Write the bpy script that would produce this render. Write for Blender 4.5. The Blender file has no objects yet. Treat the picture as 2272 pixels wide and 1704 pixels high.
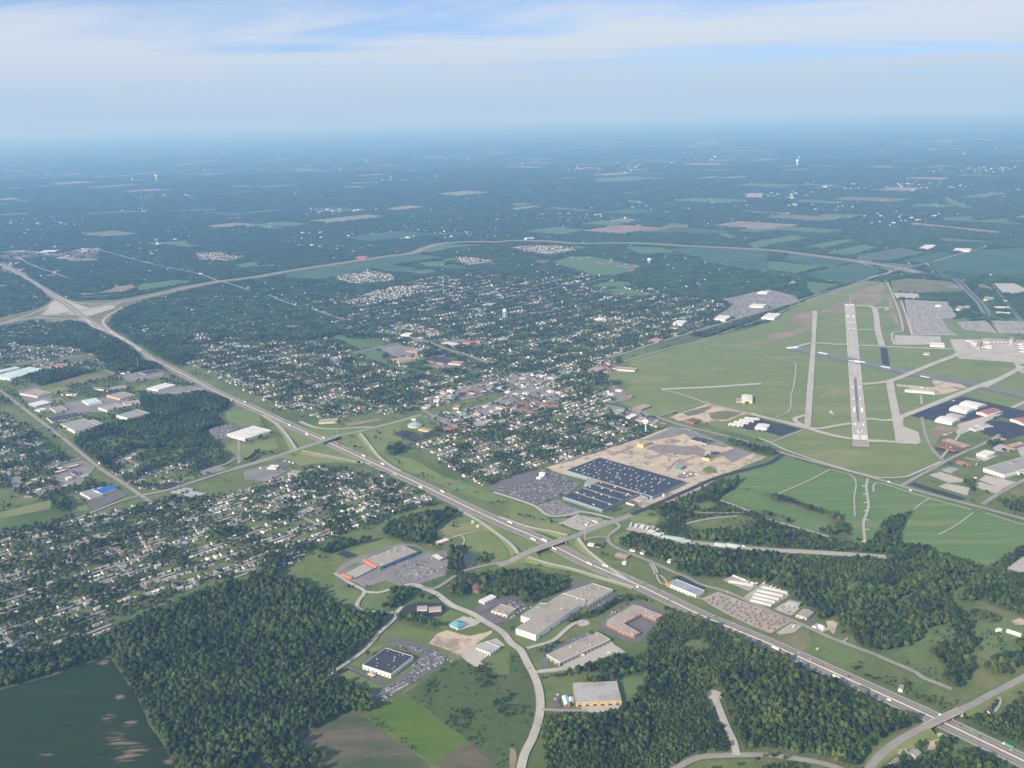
import bpy, bmesh, math, random
import numpy as np
from mathutils import Matrix, Vector, noise as mnoise

CLROT, CLLOC = 8, (9.2, 0.1, 0)
HAZE = 5.9e-5
random.seed(7); rng = np.random.default_rng(7)
scene = bpy.context.scene
C = scene.collection

# ------------------------------------------------------------------ camera
FPX, CX, CY, H = 2229.0, 1136.0, 852.0, 960.0      # photograph frame 2272 x 1704, eye 960 m above the ground
ROLL = math.atan2(58, 2272)
PITCH = math.atan((852 - 256.0) * math.cos(ROLL) / FPX)
cr, sr, cp, sp = math.cos(ROLL), math.sin(ROLL), math.cos(PITCH), math.sin(PITCH)
cam_d = bpy.data.cameras.new('camera'); cam = bpy.data.objects.new('camera', cam_d); C.objects.link(cam)
cam_d.sensor_width = 36.0; cam_d.lens = FPX / 2272 * 36.0
cam_d.clip_start = 5.0; cam_d.clip_end = 600000.0
right = Vector((cr, -sr * sp, -sr * cp)); up = Vector((sr, cr * sp, cr * cp)); fwd = Vector((0, cp, -sp))
cam.matrix_world = Matrix(((right.x, up.x, -fwd.x, 0), (right.y, up.y, -fwd.y, 0), (right.z, up.z, -fwd.z, H), (0, 0, 0, 1)))
scene.camera = cam

# ------------------------------------------------------------------ sky, sun, exposure
SUN_EL = math.radians(27.0)
SUN_AZ = math.atan2(-0.68, -0.73)                 # compass-style: atan2(x, y) of the direction towards the sun
sdir = Vector((math.sin(SUN_AZ) * math.cos(SUN_EL), math.cos(SUN_AZ) * math.cos(SUN_EL), math.sin(SUN_EL)))
world = bpy.data.worlds.new('World'); scene.world = world; world.use_nodes = True
wn, wl = world.node_tree.nodes, world.node_tree.links
wn.clear()
w_out = wn.new('ShaderNodeOutputWorld'); w_bg = wn.new('ShaderNodeBackground')
w_sky = wn.new('ShaderNodeTexSky'); w_sky.sky_type = 'NISHITA'; w_sky.sun_disc = False
w_sky.sun_elevation = SUN_EL; w_sky.sun_rotation = SUN_AZ; w_sky.altitude = 5000
w_sky.air_density = 1.0; w_sky.dust_density = 0.1; w_sky.ozone_density = 4.0
w_bg.inputs['Strength'].default_value = 0.11
# thin high cloud: noise over the dome projected onto a flat cloud layer
tc = wn.new('ShaderNodeTexCoord'); sep = wn.new('ShaderNodeSeparateXYZ')
wl.new(tc.outputs['Generated'], sep.inputs[0])
def wmath(op, a, b=None, clamp=False):
    n = wn.new('ShaderNodeMath'); n.operation = op; n.use_clamp = clamp
    for i, v in enumerate((a, b)):
        if v is None: continue
        if isinstance(v, (int, float)): n.inputs[i].default_value = v
        else: wl.new(v, n.inputs[i])
    return n.outputs[0]
zc = wmath('MAXIMUM', wmath('ADD', sep.outputs['Z'], 0.05), 0.03)
cu = wmath('DIVIDE', sep.outputs['X'], zc); cv = wmath('DIVIDE', sep.outputs['Y'], zc)
comb = wn.new('ShaderNodeCombineXYZ'); wl.new(cu, comb.inputs[0]); wl.new(cv, comb.inputs[1])
cmap = wn.new('ShaderNodeMapping'); cmap.inputs['Rotation'].default_value = (0, 0, math.radians(CLROT)); cmap.inputs['Scale'].default_value = (0.16, 0.34, 1); cmap.inputs['Location'].default_value = CLLOC
wl.new(comb.outputs[0], cmap.inputs[0])
cn = wn.new('ShaderNodeTexNoise'); cn.inputs['Scale'].default_value = 1.15; cn.inputs['Detail'].default_value = 10; cn.inputs['Roughness'].default_value = 0.55; cn.inputs['Distortion'].default_value = 0.7
wl.new(cmap.outputs[0], cn.inputs['Vector'])
cramp = wn.new('ShaderNodeMapRange'); cramp.inputs['From Min'].default_value = 0.33; cramp.inputs['From Max'].default_value = 0.54; cramp.clamp = True; cramp.interpolation_type = 'SMOOTHSTEP'
wl.new(cn.outputs['Fac'], cramp.inputs['Value'])
cfac = wmath('MULTIPLY', cramp.outputs[0], 0.92)
cmix = wn.new('ShaderNodeMix'); cmix.data_type = 'RGBA'
bmix = wn.new('ShaderNodeMix'); bmix.data_type = 'RGBA'; bmix.inputs['Factor'].default_value = 0.62; wl.new(w_sky.outputs[0], bmix.inputs['A']); bmix.inputs['B'].default_value = (2.8, 3.95, 5.9, 1)
wl.new(cfac, cmix.inputs['Factor']); wl.new(bmix.outputs['Result'], cmix.inputs['A']); cmix.inputs['B'].default_value = (4.75, 5.25, 5.95, 1)
# pale veil of distant air towards the horizon, the same all round
vr = wn.new('ShaderNodeMapRange'); vr.interpolation_type = 'SMOOTHSTEP'; vr.inputs['From Min'].default_value = 0.0; vr.inputs['From Max'].default_value = 0.085; vr.inputs['To Min'].default_value = 0.96; vr.inputs['To Max'].default_value = 0.0
wl.new(sep.outputs['Z'], vr.inputs['Value'])
vmix = wn.new('ShaderNodeMix'); vmix.data_type = 'RGBA'
wl.new(vr.outputs[0], vmix.inputs['Factor']); wl.new(cmix.outputs['Result'], vmix.inputs['A']); vmix.inputs['B'].default_value = (3.2, 4.25, 5.4, 1)
wl.new(vmix.outputs['Result'], w_bg.inputs['Color']); wl.new(w_bg.outputs[0], w_out.inputs['Surface'])

sun_d = bpy.data.lights.new('sun', 'SUN'); sun_d.energy = 5.0; sun_d.angle = math.radians(0.5); sun_d.color = (1.0, 0.89, 0.72)
sun = bpy.data.objects.new('sun', sun_d); C.objects.link(sun)
sun.rotation_euler = (-sdir).to_track_quat('-Z', 'Y').to_euler(); sun.location = (0, 0, 3000)

vs = scene.view_settings
vs.view_transform = 'Standard'; vs.look = 'None'; vs.exposure = 0.38; vs.gamma = 1.0; vs.use_curve_mapping = False
scene.cycles.max_bounces = 6; scene.cycles.diffuse_bounces = 2; scene.cycles.volume_bounces = 1
scene.cycles.caustics_reflective = False; scene.cycles.caustics_refractive = False

# ------------------------------------------------------------------ picture point -> place on the ground
def pray(x, y):
    u = (x - CX) / FPX; v = -(y - CY) / FPX
    u, v = u * cr + v * sr, -u * sr + v * cr
    return u, cp + v * sp, -sp + v * cp
def P(x, y, z=0.0):
    d = pray(x, y); t = (z - H) / min(d[2], -0.004)
    return (d[0] * t, d[1] * t)
K = 568 / 2212.0
def T(c, r, s, z=0.0):
    """points of a survey tile ('x,y x,y ...') as world x,y at height z"""
    return [P(568 * c + float(a.split(',')[0]) * K, 426 * r + float(a.split(',')[1]) * K, z) for a in s.split()]
def F(s, z=0.0):
    return [P(float(a.split(',')[0]) * 2272 / 2212, float(a.split(',')[1]) * 2272 / 2212, z) for a in s.split()]
def proj(x, y, z=0.0):
    """world -> photograph pixel (numpy arrays welcome)"""
    z = z - H
    cxr = x * right.x + y * right.y + z * right.z
    cyu = x * up.x + y * up.y + z * up.z
    cz = x * fwd.x + y * fwd.y + z * fwd.z
    return CX + FPX * cxr / cz, CY - FPX * cyu / cz

# ------------------------------------------------------------------ materials
MATS = {}
def mat(name, c1, c2=None, scale=0.05, rough=0.9, spec=0.2, c3=None, scale3=0.005, stretch=None, rot=0.0, f3=(0.45, 0.62), detail=5, metallic=0.0, speck=0.14):
    if name in MATS: return MATS[name]
    m = bpy.data.materials.new(name); m.use_nodes = True
    nt = m.node_tree; b = nt.nodes['Principled BSDF']
    b.inputs['Roughness'].default_value = rough; b.inputs['Specular IOR Level'].default_value = spec; b.inputs['Metallic'].default_value = metallic
    b.inputs['Base Color'].default_value = (*c1, 1)
    if c2 is not None:
        tcn = nt.nodes.new('ShaderNodeTexCoord'); mp = nt.nodes.new('ShaderNodeMapping')
        mp.inputs['Rotation'].default_value = (0, 0, rot)
        if stretch: mp.inputs['Scale'].default_value = (stretch[0], stretch[1], 1)
        nt.links.new(tcn.outputs['Object'], mp.inputs[0])
        nz = nt.nodes.new('ShaderNodeTexNoise'); nz.inputs['Scale'].default_value = scale; nz.inputs['Detail'].default_value = detail; nz.inputs['Roughness'].default_value = 0.62
        nt.links.new(mp.outputs[0], nz.inputs['Vector'])
        mr = nt.nodes.new('ShaderNodeMapRange'); mr.inputs['From Min'].default_value = 0.33; mr.inputs['From Max'].default_value = 0.67
        nt.links.new(nz.outputs['Fac'], mr.inputs['Value'])
        mx = nt.nodes.new('ShaderNodeMix'); mx.data_type = 'RGBA'
        mx.inputs['A'].default_value = (*c1, 1); mx.inputs['B'].default_value = (*c2, 1)
        nt.links.new(mr.outputs[0], mx.inputs['Factor'])
        out = mx.outputs['Result']
        if c3 is not None:
            nz3 = nt.nodes.new('ShaderNodeTexNoise'); nz3.inputs['Scale'].default_value = scale3; nz3.inputs['Detail'].default_value = 6; nz3.inputs['Roughness'].default_value = 0.6
            nt.links.new(mp.outputs[0], nz3.inputs['Vector'])
            mr3 = nt.nodes.new('ShaderNodeMapRange'); mr3.inputs['From Min'].default_value = f3[0]; mr3.inputs['From Max'].default_value = f3[1]
            nt.links.new(nz3.outputs['Fac'], mr3.inputs['Value'])
            mx3 = nt.nodes.new('ShaderNodeMix'); mx3.data_type = 'RGBA'
            nt.links.new(mr3.outputs[0], mx3.inputs['Factor']); nt.links.new(out, mx3.inputs['A']); mx3.inputs['B'].default_value = (*c3, 1)
            out = mx3.outputs['Result']
        # fine speckle, so that no surface is flat
        nz2 = nt.nodes.new('ShaderNodeTexNoise'); nz2.inputs['Scale'].default_value = 0.16 if stretch else max(scale * 7, 0.22); nz2.inputs['Detail'].default_value = 4; nz2.inputs['Roughness'].default_value = 0.7
        nt.links.new(mp.outputs[0] if stretch else tcn.outputs['Object'], nz2.inputs['Vector'])
        mr2 = nt.nodes.new('ShaderNodeMapRange'); mr2.inputs['From Min'].default_value = 0.3; mr2.inputs['From Max'].default_value = 0.7; mr2.inputs['To Min'].default_value = 1 - speck; mr2.inputs['To Max'].default_value = 1 + speck; nt.links.new(nz2.outputs['Fac'], mr2.inputs['Value'])
        vm2 = nt.nodes.new('ShaderNodeVectorMath'); vm2.operation = 'SCALE'; nt.links.new(out, vm2.inputs[0]); nt.links.new(mr2.outputs[0], vm2.inputs['Scale']); out = vm2.outputs[0]
        nt.links.new(out, b.inputs['Base Color'])
    MATS[name] = m
    return m
R45 = math.radians(45)
grass = mat('lawn_grass', (0.101, 0.153, 0.044), (0.146, 0.189, 0.065), 0.03, c3=(0.195, 0.185, 0.088), scale3=0.006, f3=(0.55, 0.72))
airgrass = mat('airfield_grass', (0.135, 0.184, 0.050), (0.180, 0.214, 0.068), 0.012, c3=(0.265, 0.235, 0.110), scale3=0.0045, stretch=(0.6, 1.6), rot=math.radians(18), f3=(0.54, 0.74))
mowgrass = mat('mown_hay_grass', (0.100, 0.172, 0.046), (0.128, 0.196, 0.058), 0.02, c3=(0.175, 0.205, 0.080), scale3=0.02, stretch=(0.12, 1.5), rot=R45, f3=(0.5, 0.7))
drygrass = mat('dry_grass', (0.160, 0.154, 0.068), (0.209, 0.182, 0.094), 0.03, c3=(0.110, 0.138, 0.050), scale3=0.008)
meadow = mat('meadow', (0.060, 0.096, 0.023), (0.086, 0.118, 0.034), 0.05, c3=(0.104, 0.104, 0.039), scale3=0.01, f3=(0.52, 0.7))
brightcrop = mat('bright_crop', (0.088, 0.143, 0.015), (0.104, 0.154, 0.024), 0.03, c3=(0.071, 0.126, 0.016), scale3=0.01, stretch=(0.4, 1.5), rot=R45)
darkcrop = mat('soybean_crop', (0.016, 0.033, 0.006), (0.022, 0.040, 0.007), 0.03, c3=(0.034, 0.052, 0.012), scale3=0.02, stretch=(0.15, 1.2), rot=math.radians(-38), f3=(0.52, 0.75), speck=0.25)
def soil_showing(m, spots, rot, col):
    nt = m.node_tree; b = nt.nodes['Principled BSDF']; src = b.inputs['Base Color'].links[0].from_socket
    tc_ = nt.nodes.new('ShaderNodeTexCoord'); mp_ = nt.nodes.new('ShaderNodeMapping'); mp_.inputs['Rotation'].default_value = (0, 0, rot); mp_.inputs['Scale'].default_value = (0.020, 0.13, 1)
    nt.links.new(tc_.outputs['Object'], mp_.inputs[0]); nz_ = nt.nodes.new('ShaderNodeTexNoise'); nz_.inputs['Scale'].default_value = 1.0; nz_.inputs['Detail'].default_value = 5; nz_.inputs['Roughness'].default_value = 0.6; nz_.inputs['Distortion'].default_value = 0.6
    nt.links.new(mp_.outputs[0], nz_.inputs['Vector']); acc = nz_.outputs['Fac']
    for (x, y), r, w in spots:
        d_ = nt.nodes.new('ShaderNodeVectorMath'); d_.operation = 'DISTANCE'; nt.links.new(tc_.outputs['Object'], d_.inputs[0]); d_.inputs[1].default_value = (x, y, 0)
        q_ = nt.nodes.new('ShaderNodeMapRange'); q_.interpolation_type = 'SMOOTHSTEP'; q_.inputs['From Min'].default_value = 0; q_.inputs['From Max'].default_value = r; q_.inputs['To Min'].default_value = w; q_.inputs['To Max'].default_value = 0; nt.links.new(d_.outputs['Value'], q_.inputs['Value'])
        a_ = nt.nodes.new('ShaderNodeMath'); a_.operation = 'ADD'; nt.links.new(acc, a_.inputs[0]); nt.links.new(q_.outputs[0], a_.inputs[1]); acc = a_.outputs[0]
    f_ = nt.nodes.new('ShaderNodeMapRange'); f_.interpolation_type = 'SMOOTHSTEP'; f_.inputs['From Min'].default_value = 0.76; f_.inputs['From Max'].default_value = 1.02; nt.links.new(acc, f_.inputs['Value'])
    x_ = nt.nodes.new('ShaderNodeMix'); x_.data_type = 'RGBA'; nt.links.new(f_.outputs[0], x_.inputs['Factor']); nt.links.new(src, x_.inputs['A']); x_.inputs['B'].default_value = (*col, 1); nt.links.new(x_.outputs['Result'], b.inputs['Base Color'])
soil_showing(darkcrop, [(T(0, 3, "1130,1530")[0], 62, .42), (T(0, 3, "980,1400")[0], 46, .36), (T(0, 3, "930,1230")[0], 36, .36), (T(0, 3, "1030,1050")[0], 18, .55), (T(0, 3, "900,740")[0], 24, .46), (T(0, 3, "1470,1600")[0], 20, .5), (T(0, 3, "940,930")[0], 26, .34), (T(0, 3, "1140,1270")[0], 26, .36), (T(0, 3, "400,1560")[0], 40, .33)], math.radians(-40), (0.20, 0.15, 0.10))
farcrop = mat('far_crop', (0.040, 0.095, 0.055), (0.055, 0.110, 0.055), 0.01, c3=(0.075, 0.125, 0.055), scale3=0.003)
farcrop2 = mat('far_green_field', (0.085, 0.150, 0.055), (0.11, 0.165, 0.07), 0.008)
stubble = mat('stubble_soil', (0.135, 0.110, 0.072), (0.165, 0.130, 0.085), 0.03, c3=(0.060, 0.085, 0.034), scale3=0.011, stretch=(0.35, 1.3), rot=math.radians(42), f3=(0.42, 0.62))
soil = mat('bare_soil', (0.24, 0.18, 0.12), (0.29, 0.22, 0.15), 0.06, c3=(0.15, 0.14, 0.07), scale3=0.03, f3=(0.55, 0.75))
sand = mat('demolition_dirt', (0.44, 0.36, 0.265), (0.54, 0.455, 0.35), 0.03, c3=(0.28, 0.235, 0.185), scale3=0.022, f3=(0.50, 0.60))
browndirt = mat('brown_dirt', (0.25, 0.185, 0.135), (0.30, 0.235, 0.17), 0.015, c3=(0.21, 0.175, 0.10), scale3=0.006)
gravel = mat('gravel', (0.34, 0.32, 0.28), (0.40, 0.375, 0.335), 0.08)
concrete = mat('concrete_pavement', (0.40, 0.375, 0.33), (0.455, 0.425, 0.375), 0.02, c3=(0.34, 0.325, 0.295), scale3=0.012, f3=(0.5, 0.7))
roadgrey = mat('worn_road', (0.265, 0.25, 0.225), (0.31, 0.29, 0.265), 0.05, c3=(0.22, 0.21, 0.195), scale3=0.015, f3=(0.5, 0.7))
hwgrey = mat('highway_lanes', (0.205, 0.195, 0.18), (0.245, 0.23, 0.21), 0.02, stretch=(0.05, 1.0), rot=math.radians(48))
shoulder = mat('highway_shoulder', (0.27, 0.255, 0.225), (0.315, 0.295, 0.26), 0.05)
asphalt = mat('lot_asphalt', (0.125, 0.122, 0.122), (0.155, 0.15, 0.148), 0.05, c3=(0.19, 0.18, 0.17), scale3=0.02, f3=(0.55, 0.75))
greylot = mat('grey_lot', (0.215, 0.208, 0.20), (0.255, 0.245, 0.232), 0.04, c3=(0.18, 0.175, 0.17), scale3=0.02)
newasphalt = mat('new_asphalt', (0.036, 0.040, 0.048), (0.050, 0.053, 0.060), 0.03)
runwayblack = mat('grooved_runway', (0.155, 0.16, 0.17), (0.19, 0.195, 0.20), 0.02)
paint = mat('white_paint', (0.80, 0.80, 0.78)); yellowpaint = mat('yellow_paint', (0.62, 0.42, 0.10))
rubber = mat('tyre_rubber_marks', (0.14, 0.135, 0.14), (0.22, 0.21, 0.205), 0.03, stretch=(1, 0.05), rot=math.radians(-17))
barrier_m = mat('barrier_concrete', (0.50, 0.45, 0.37), (0.58, 0.52, 0.43), 0.05)
water = mat('pond_water', (0.020, 0.032, 0.030), rough=0.08, spec=0.5)

def pick(name, col, rough=0.7, var=0.12, scale=0.15, spec=0.25):
    c2 = tuple(min(1, v * (1 + var)) for v in col); c1 = tuple(v * (1 - var) for v in col)
    if 'roof' in name: return mat(name, c1, c2, scale, rough=rough, spec=spec, c3=tuple(v * .74 for v in col), scale3=0.035, f3=(.5, .68))
    return mat(name, c1, c2, scale, rough=rough, spec=spec)
WHITE = pick('white_wall', (0.74, 0.73, 0.70), var=0.05); CREAM = pick('cream_wall', (0.60, 0.54, 0.42), var=0.07)
TANWALL = pick('tan_wall', (0.56, 0.39, 0.23), var=0.06); BRICK = pick('brick_wall', (0.33, 0.145, 0.085)); ORANGEBRICK = pick('orange_brick_wall', (0.43, 0.235, 0.155), var=0.08)
GREYWALL = pick('grey_wall', (0.34, 0.34, 0.34)); BLUEWALL = pick('pale_blue_wall', (0.23, 0.31, 0.37), var=0.06); NAVYWALL = pick('slate_blue_wall', (0.12, 0.20, 0.29))
YELLOWWALL = pick('yellow_wall', (0.62, 0.45, 0.19), var=0.05)
ROOFGREY = pick('grey_membrane_roof', (0.30, 0.295, 0.285), scale=0.06); ROOFTAN = pick('tan_gravel_roof', (0.345, 0.31, 0.265), scale=0.06, var=0.09)
ROOFDARK = pick('dark_membrane_roof', (0.050, 0.056, 0.066), scale=0.06, var=0.2); ROOFWHITE = pick('white_metal_roof', (0.66, 0.655, 0.64), scale=0.08, var=0.05)
ROOFMETAL = pick('galvanised_roof', (0.40, 0.395, 0.39), scale=0.1, var=0.05, rough=0.55); ROOFBLUE = pick('blue_metal_roof', (0.035, 0.13, 0.55), var=0.08, rough=0.5)
ROOFTEAL = pick('teal_metal_roof', (0.10, 0.36, 0.46), var=0.08, rough=0.5); ROOFPALE = pick('pale_blue_metal_roof', (0.50, 0.63, 0.65), var=0.05)
ROOFRED = pick('red_metal_roof', (0.38, 0.15, 0.12), var=0.1); ROOFBROWN = pick('brown_shingle_roof', (0.17, 0.105, 0.075)); ROOFGREEN = pick('green_metal_roof', (0.08, 0.27, 0.22))
ROOFBLUEGREY = pick('blue_grey_roof', (0.27, 0.33, 0.37), var=0.07)
ORANGE = pick('orange_trim', (0.56, 0.20, 0.11), var=0.06); GLASS = mat('window_glass', (0.03, 0.04, 0.05), rough=0.15, spec=0.5)
DOORDARK = mat('dark_dock_door', (0.06, 0.055, 0.06), rough=0.6); UNITM = pick('rooftop_unit_metal', (0.50, 0.49, 0.47)); STEEL = pick('steel_grey', (0.30, 0.31, 0.32), rough=0.5)
TOWERBLUE = pick('tower_pale_blue', (0.42, 0.66, 0.74), var=0.05); TOWERWHITE = pick('tower_white', (0.80, 0.79, 0.77), var=0.03)
CONC = pick('cast_concrete', (0.42, 0.40, 0.36)); BARK = pick('tree_bark', (0.085, 0.065, 0.045)); TYRE = mat('tyre_black', (0.02, 0.02, 0.02))

# ------------------------------------------------------------------ mesh helpers
class MB:
    def __init__(s): s.v = []; s.f = []; s.m = []
    def add(s, verts, faces, mi=0):
        o = len(s.v); s.v += [tuple(p) for p in verts]
        s.f += [tuple(i + o for i in f) for f in faces]; s.m += [mi] * len(faces); return s
    def box(s, cx, cy, z0, lx, ly, lz, a=0.0, mi=0, tx=1.0, ty=1.0):
        ca, sa = math.cos(a), math.sin(a); vs_ = []
        for z, kx, ky in ((z0, 1, 1), (z0 + lz, tx, ty)):
            for ux, uy in ((-1, -1), (1, -1), (1, 1), (-1, 1)):
                x, y = ux * lx / 2 * kx, uy * ly / 2 * ky
                vs_.append((cx + x * ca - y * sa, cy + x * sa + y * ca, z))
        return s.add(vs_, [(3, 2, 1, 0), (4, 5, 6, 7), (0, 1, 5, 4), (1, 2, 6, 5), (2, 3, 7, 6), (3, 0, 4, 7)], mi)
    def tube(s, p0, p1, r0, r1, n=8, mi=0):
        a = Vector(p0); b = Vector(p1); d = (b - a).normalized()
        u = d.orthogonal().normalized(); w = d.cross(u); vs_ = []
        for p, r in ((a, r0), (b, r1)):
            for i in range(n):
                t = 2 * math.pi * i / n; vs_.append(p + u * (r * math.cos(t)) + w * (r * math.sin(t)))
        fs = [(i, (i + 1) % n, n + (i + 1) % n, n + i) for i in range(n)] + [tuple(range(n))[::-1], tuple(range(n, 2 * n))]
        return s.add(vs_, fs, mi)
    def lathe(s, prof, n=20, cx=0, cy=0, mi=0):
        vs_ = [(cx + r * math.cos(2 * math.pi * i / n), cy + r * math.sin(2 * math.pi * i / n), z) for r, z in prof for i in range(n)]
        fs = [(k * n + i, k * n + (i + 1) % n, (k + 1) * n + (i + 1) % n, (k + 1) * n + i) for k in range(len(prof) - 1) for i in range(n)]
        fs += [tuple(range(n))[::-1], tuple(range((len(prof) - 1) * n, len(prof) * n))]
        return s.add(vs_, fs, mi)
    def prism(s, poly, z0, z1, mi=0, mtop=None):
        n = len(poly)
        s.add([(x, y, z0) for x, y in poly] + [(x, y, z1) for x, y in poly], [(i, (i + 1) % n, n + (i + 1) % n, n + i) for i in range(n)], mi)
        return s.add([(x, y, z1) for x, y in poly], [tuple(range(n))], mi if mtop is None else mtop)
    def mesh(s, name, mats, smooth=False):
        me = bpy.data.meshes.new(name); me.from_pydata(s.v, [], s.f)
        for m in (mats if isinstance(mats, (list, tuple)) else [mats]): me.materials.append(m)
        me.polygons.foreach_set('material_index', s.m)
        if smooth: me.polygons.foreach_set('use_smooth', [True] * len(s.f))
        me.update(); return me
def tag(o, label=None, cat=None, group=None, kind=None):
    if label: o['label'] = label
    if cat: o['category'] = cat
    if group: o['group'] = group
    if kind: o['kind'] = kind
    return o
def link(name, data, parent=None, loc=(0, 0, 0), rz=0.0):
    o = bpy.data.objects.new(name, data); C.objects.link(o); o.location = loc
    if rz: o.rotation_euler = (0, 0, rz)
    if parent: o.parent = parent
    return o
def part(name, mb, mats, parent, smooth=False): return link(name, mb.mesh(name, mats, smooth), parent)
def empty(name, loc, label, cat, group=None, rz=0.0):
    o = link(name, None, None, loc, rz); o.empty_display_size = 2; return tag(o, label, cat, group)
def area2(p): return sum(p[i][0] * p[(i + 1) % len(p)][1] - p[(i + 1) % len(p)][0] * p[i][1] for i in range(len(p)))
def ccw(p): return p if area2(p) > 0 else p[::-1]
def inset(poly, d):
    n = len(poly); out = []
    for i in range(n):
        a, b, c = Vector(poly[i - 1]), Vector(poly[i]), Vector(poly[(i + 1) % n])
        e1, e2 = (b - a).normalized(), (c - b).normalized()
        n1, n2 = Vector((-e1.y, e1.x)), Vector((-e2.y, e2.x))
        k = n1 + n2
        if k.length < 1e-4: k = n1
        k = k / max(0.35, k.dot(n1)); out.append(tuple(b + k * d))
    return out
def rect(pts):
    a, b, c = (Vector(p) for p in pts[:3])
    e = (b - a).normalized(); nrm = Vector((-e.y, e.x)); d = (c - b).dot(nrm)
    return ccw([tuple(a), tuple(b), tuple(b + nrm * d), tuple(a + nrm * d)])
def curve(pts, step=12.0):
    """smooth, evenly spaced points through pts"""
    P_ = [np.array(p, float) for p in pts]; out = []
    for i in range(len(P_) - 1):
        p0 = P_[i - 1] if i else 2 * P_[0] - P_[1]; p1, p2 = P_[i], P_[i + 1]
        p3 = P_[i + 2] if i + 2 < len(P_) else 2 * p2 - p1
        n = max(2, int(np.linalg.norm((p2 - p1)[:2]) / step))
        l1, l2 = np.linalg.norm((p2 - p0)[:2]), np.linalg.norm((p3 - p1)[:2]); L = np.linalg.norm((p2 - p1)[:2])
        m1, m2 = (p2 - p0) / max(l1, 1e-6) * L, (p3 - p1) / max(l2, 1e-6) * L
        for t in np.linspace(0, 1, n, endpoint=False):
            out.append((2 * t**3 - 3 * t**2 + 1) * p1 + (t**3 - 2 * t**2 + t) * m1 + (-2 * t**3 + 3 * t**2) * p2 + (t**3 - t**2) * m2)
    out.append(P_[-1]); return np.array(out)
def offs(cv_, d):
    t = np.gradient(cv_[:, :2], axis=0); t /= np.linalg.norm(t, axis=1)[:, None] + 1e-9
    o = cv_.copy(); o[:, 0] += -t[:, 1] * d; o[:, 1] += t[:, 0] * d; return o
def strip_mb(cv_, d0, d1, z, mb=None, mi=0):
    mb = mb or MB(); a, b = offs(cv_, d0), offs(cv_, d1); n = len(cv_)
    za = cv_[:, 2] if cv_.shape[1] > 2 else np.zeros(n)
    vs_ = [(p[0], p[1], z + h) for p, h in zip(a, za)] + [(p[0], p[1], z + h) for p, h in zip(b, za)]
    return mb.add(vs_, [(i, i + 1, n + i + 1, n + i) if d1 > d0 else (n + i, n + i + 1, i + 1, i) for i in range(n - 1)], mi)
def jitter(poly, amp=2.0, step=14.0):
    out = []
    for i in range(len(poly)):
        a, b = Vector(poly[i]), Vector(poly[(i + 1) % len(poly)]); n = max(1, min(60, int((b - a).length / step)))
        for k in range(n):
            p = a.lerp(b, k / n)
            if k: p = p + Vector((random.uniform(-amp, amp), random.uniform(-amp, amp)))
            out.append((p.x, p.y))
    return out
# ------------------------------------------------------------------ land-cover raster (what grows where)
class Grid:
    def __init__(s, x0, x1, y0, y1, c):
        s.x0, s.y0, s.c = x0, y0, c; s.nx, s.ny = int((x1 - x0) / c), int((y1 - y0) / c)
        s.k = np.zeros((s.ny, s.nx), np.uint8); s.e = np.zeros((s.ny, s.nx), bool)
    def poly(s, arr, pts, val):
        p = np.array(pts); i0 = max(0, int((p[:, 0].min() - s.x0) / s.c)); i1 = min(s.nx, int((p[:, 0].max() - s.x0) / s.c) + 1)
        j0 = max(0, int((p[:, 1].min() - s.y0) / s.c)); j1 = min(s.ny, int((p[:, 1].max() - s.y0) / s.c) + 1)
        if i1 <= i0 or j1 <= j0: return
        X, Y = np.meshgrid(s.x0 + (np.arange(i0, i1) + .5) * s.c, s.y0 + (np.arange(j0, j1) + .5) * s.c)
        ins = np.zeros(X.shape, bool); n = len(p)
        for a in range(n):
            (xa, ya), (xb, yb) = p[a], p[(a + 1) % n]
            if ya == yb: continue
            ins ^= ((Y < ya) != (Y < yb)) & (X < (xb - xa) * (Y - ya) / (yb - ya) + xa)
        arr[j0:j1, i0:i1][ins] = val
    def stamp(s, arr, pts, r, val=True):
        k = int(r / s.c) + 1; g = np.arange(-k, k + 1); m = (g[:, None]**2 + g[None]**2) * s.c**2 <= r * r
        for x, y in pts:
            i, j = int((x - s.x0) / s.c), int((y - s.y0) / s.c)
            if k < i < s.nx - k - 1 and k < j < s.ny - k - 1: arr[j - k:j + k + 1, i - k:i + k + 1][m] = val
    def at(s, arr, x, y):
        i = np.clip(((x - s.x0) / s.c).astype(int), 0, s.nx - 1); j = np.clip(((y - s.y0) / s.c).astype(int), 0, s.ny - 1)
        return arr[j, i]
G = Grid(-6000, 6000, 900, 9000, 5.0); GF = Grid(-15000, 15000, 8000, 20500, 25.0)
FAR0 = 4450.0
G.k[int((FAR0 - 900) / 5):] = 5                      # far country: mostly wooded
def excl(pts):
    G.poly(G.e, pts, True); GF.poly(GF.e, pts, True)
def kind(pts, v):
    G.poly(G.k, pts, v)
# 1 wood, 2 suburb trees, 3 scattered bushes, 4 sparse trees, 5 far wood, 6 leafy suburb, 7 young woods

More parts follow.
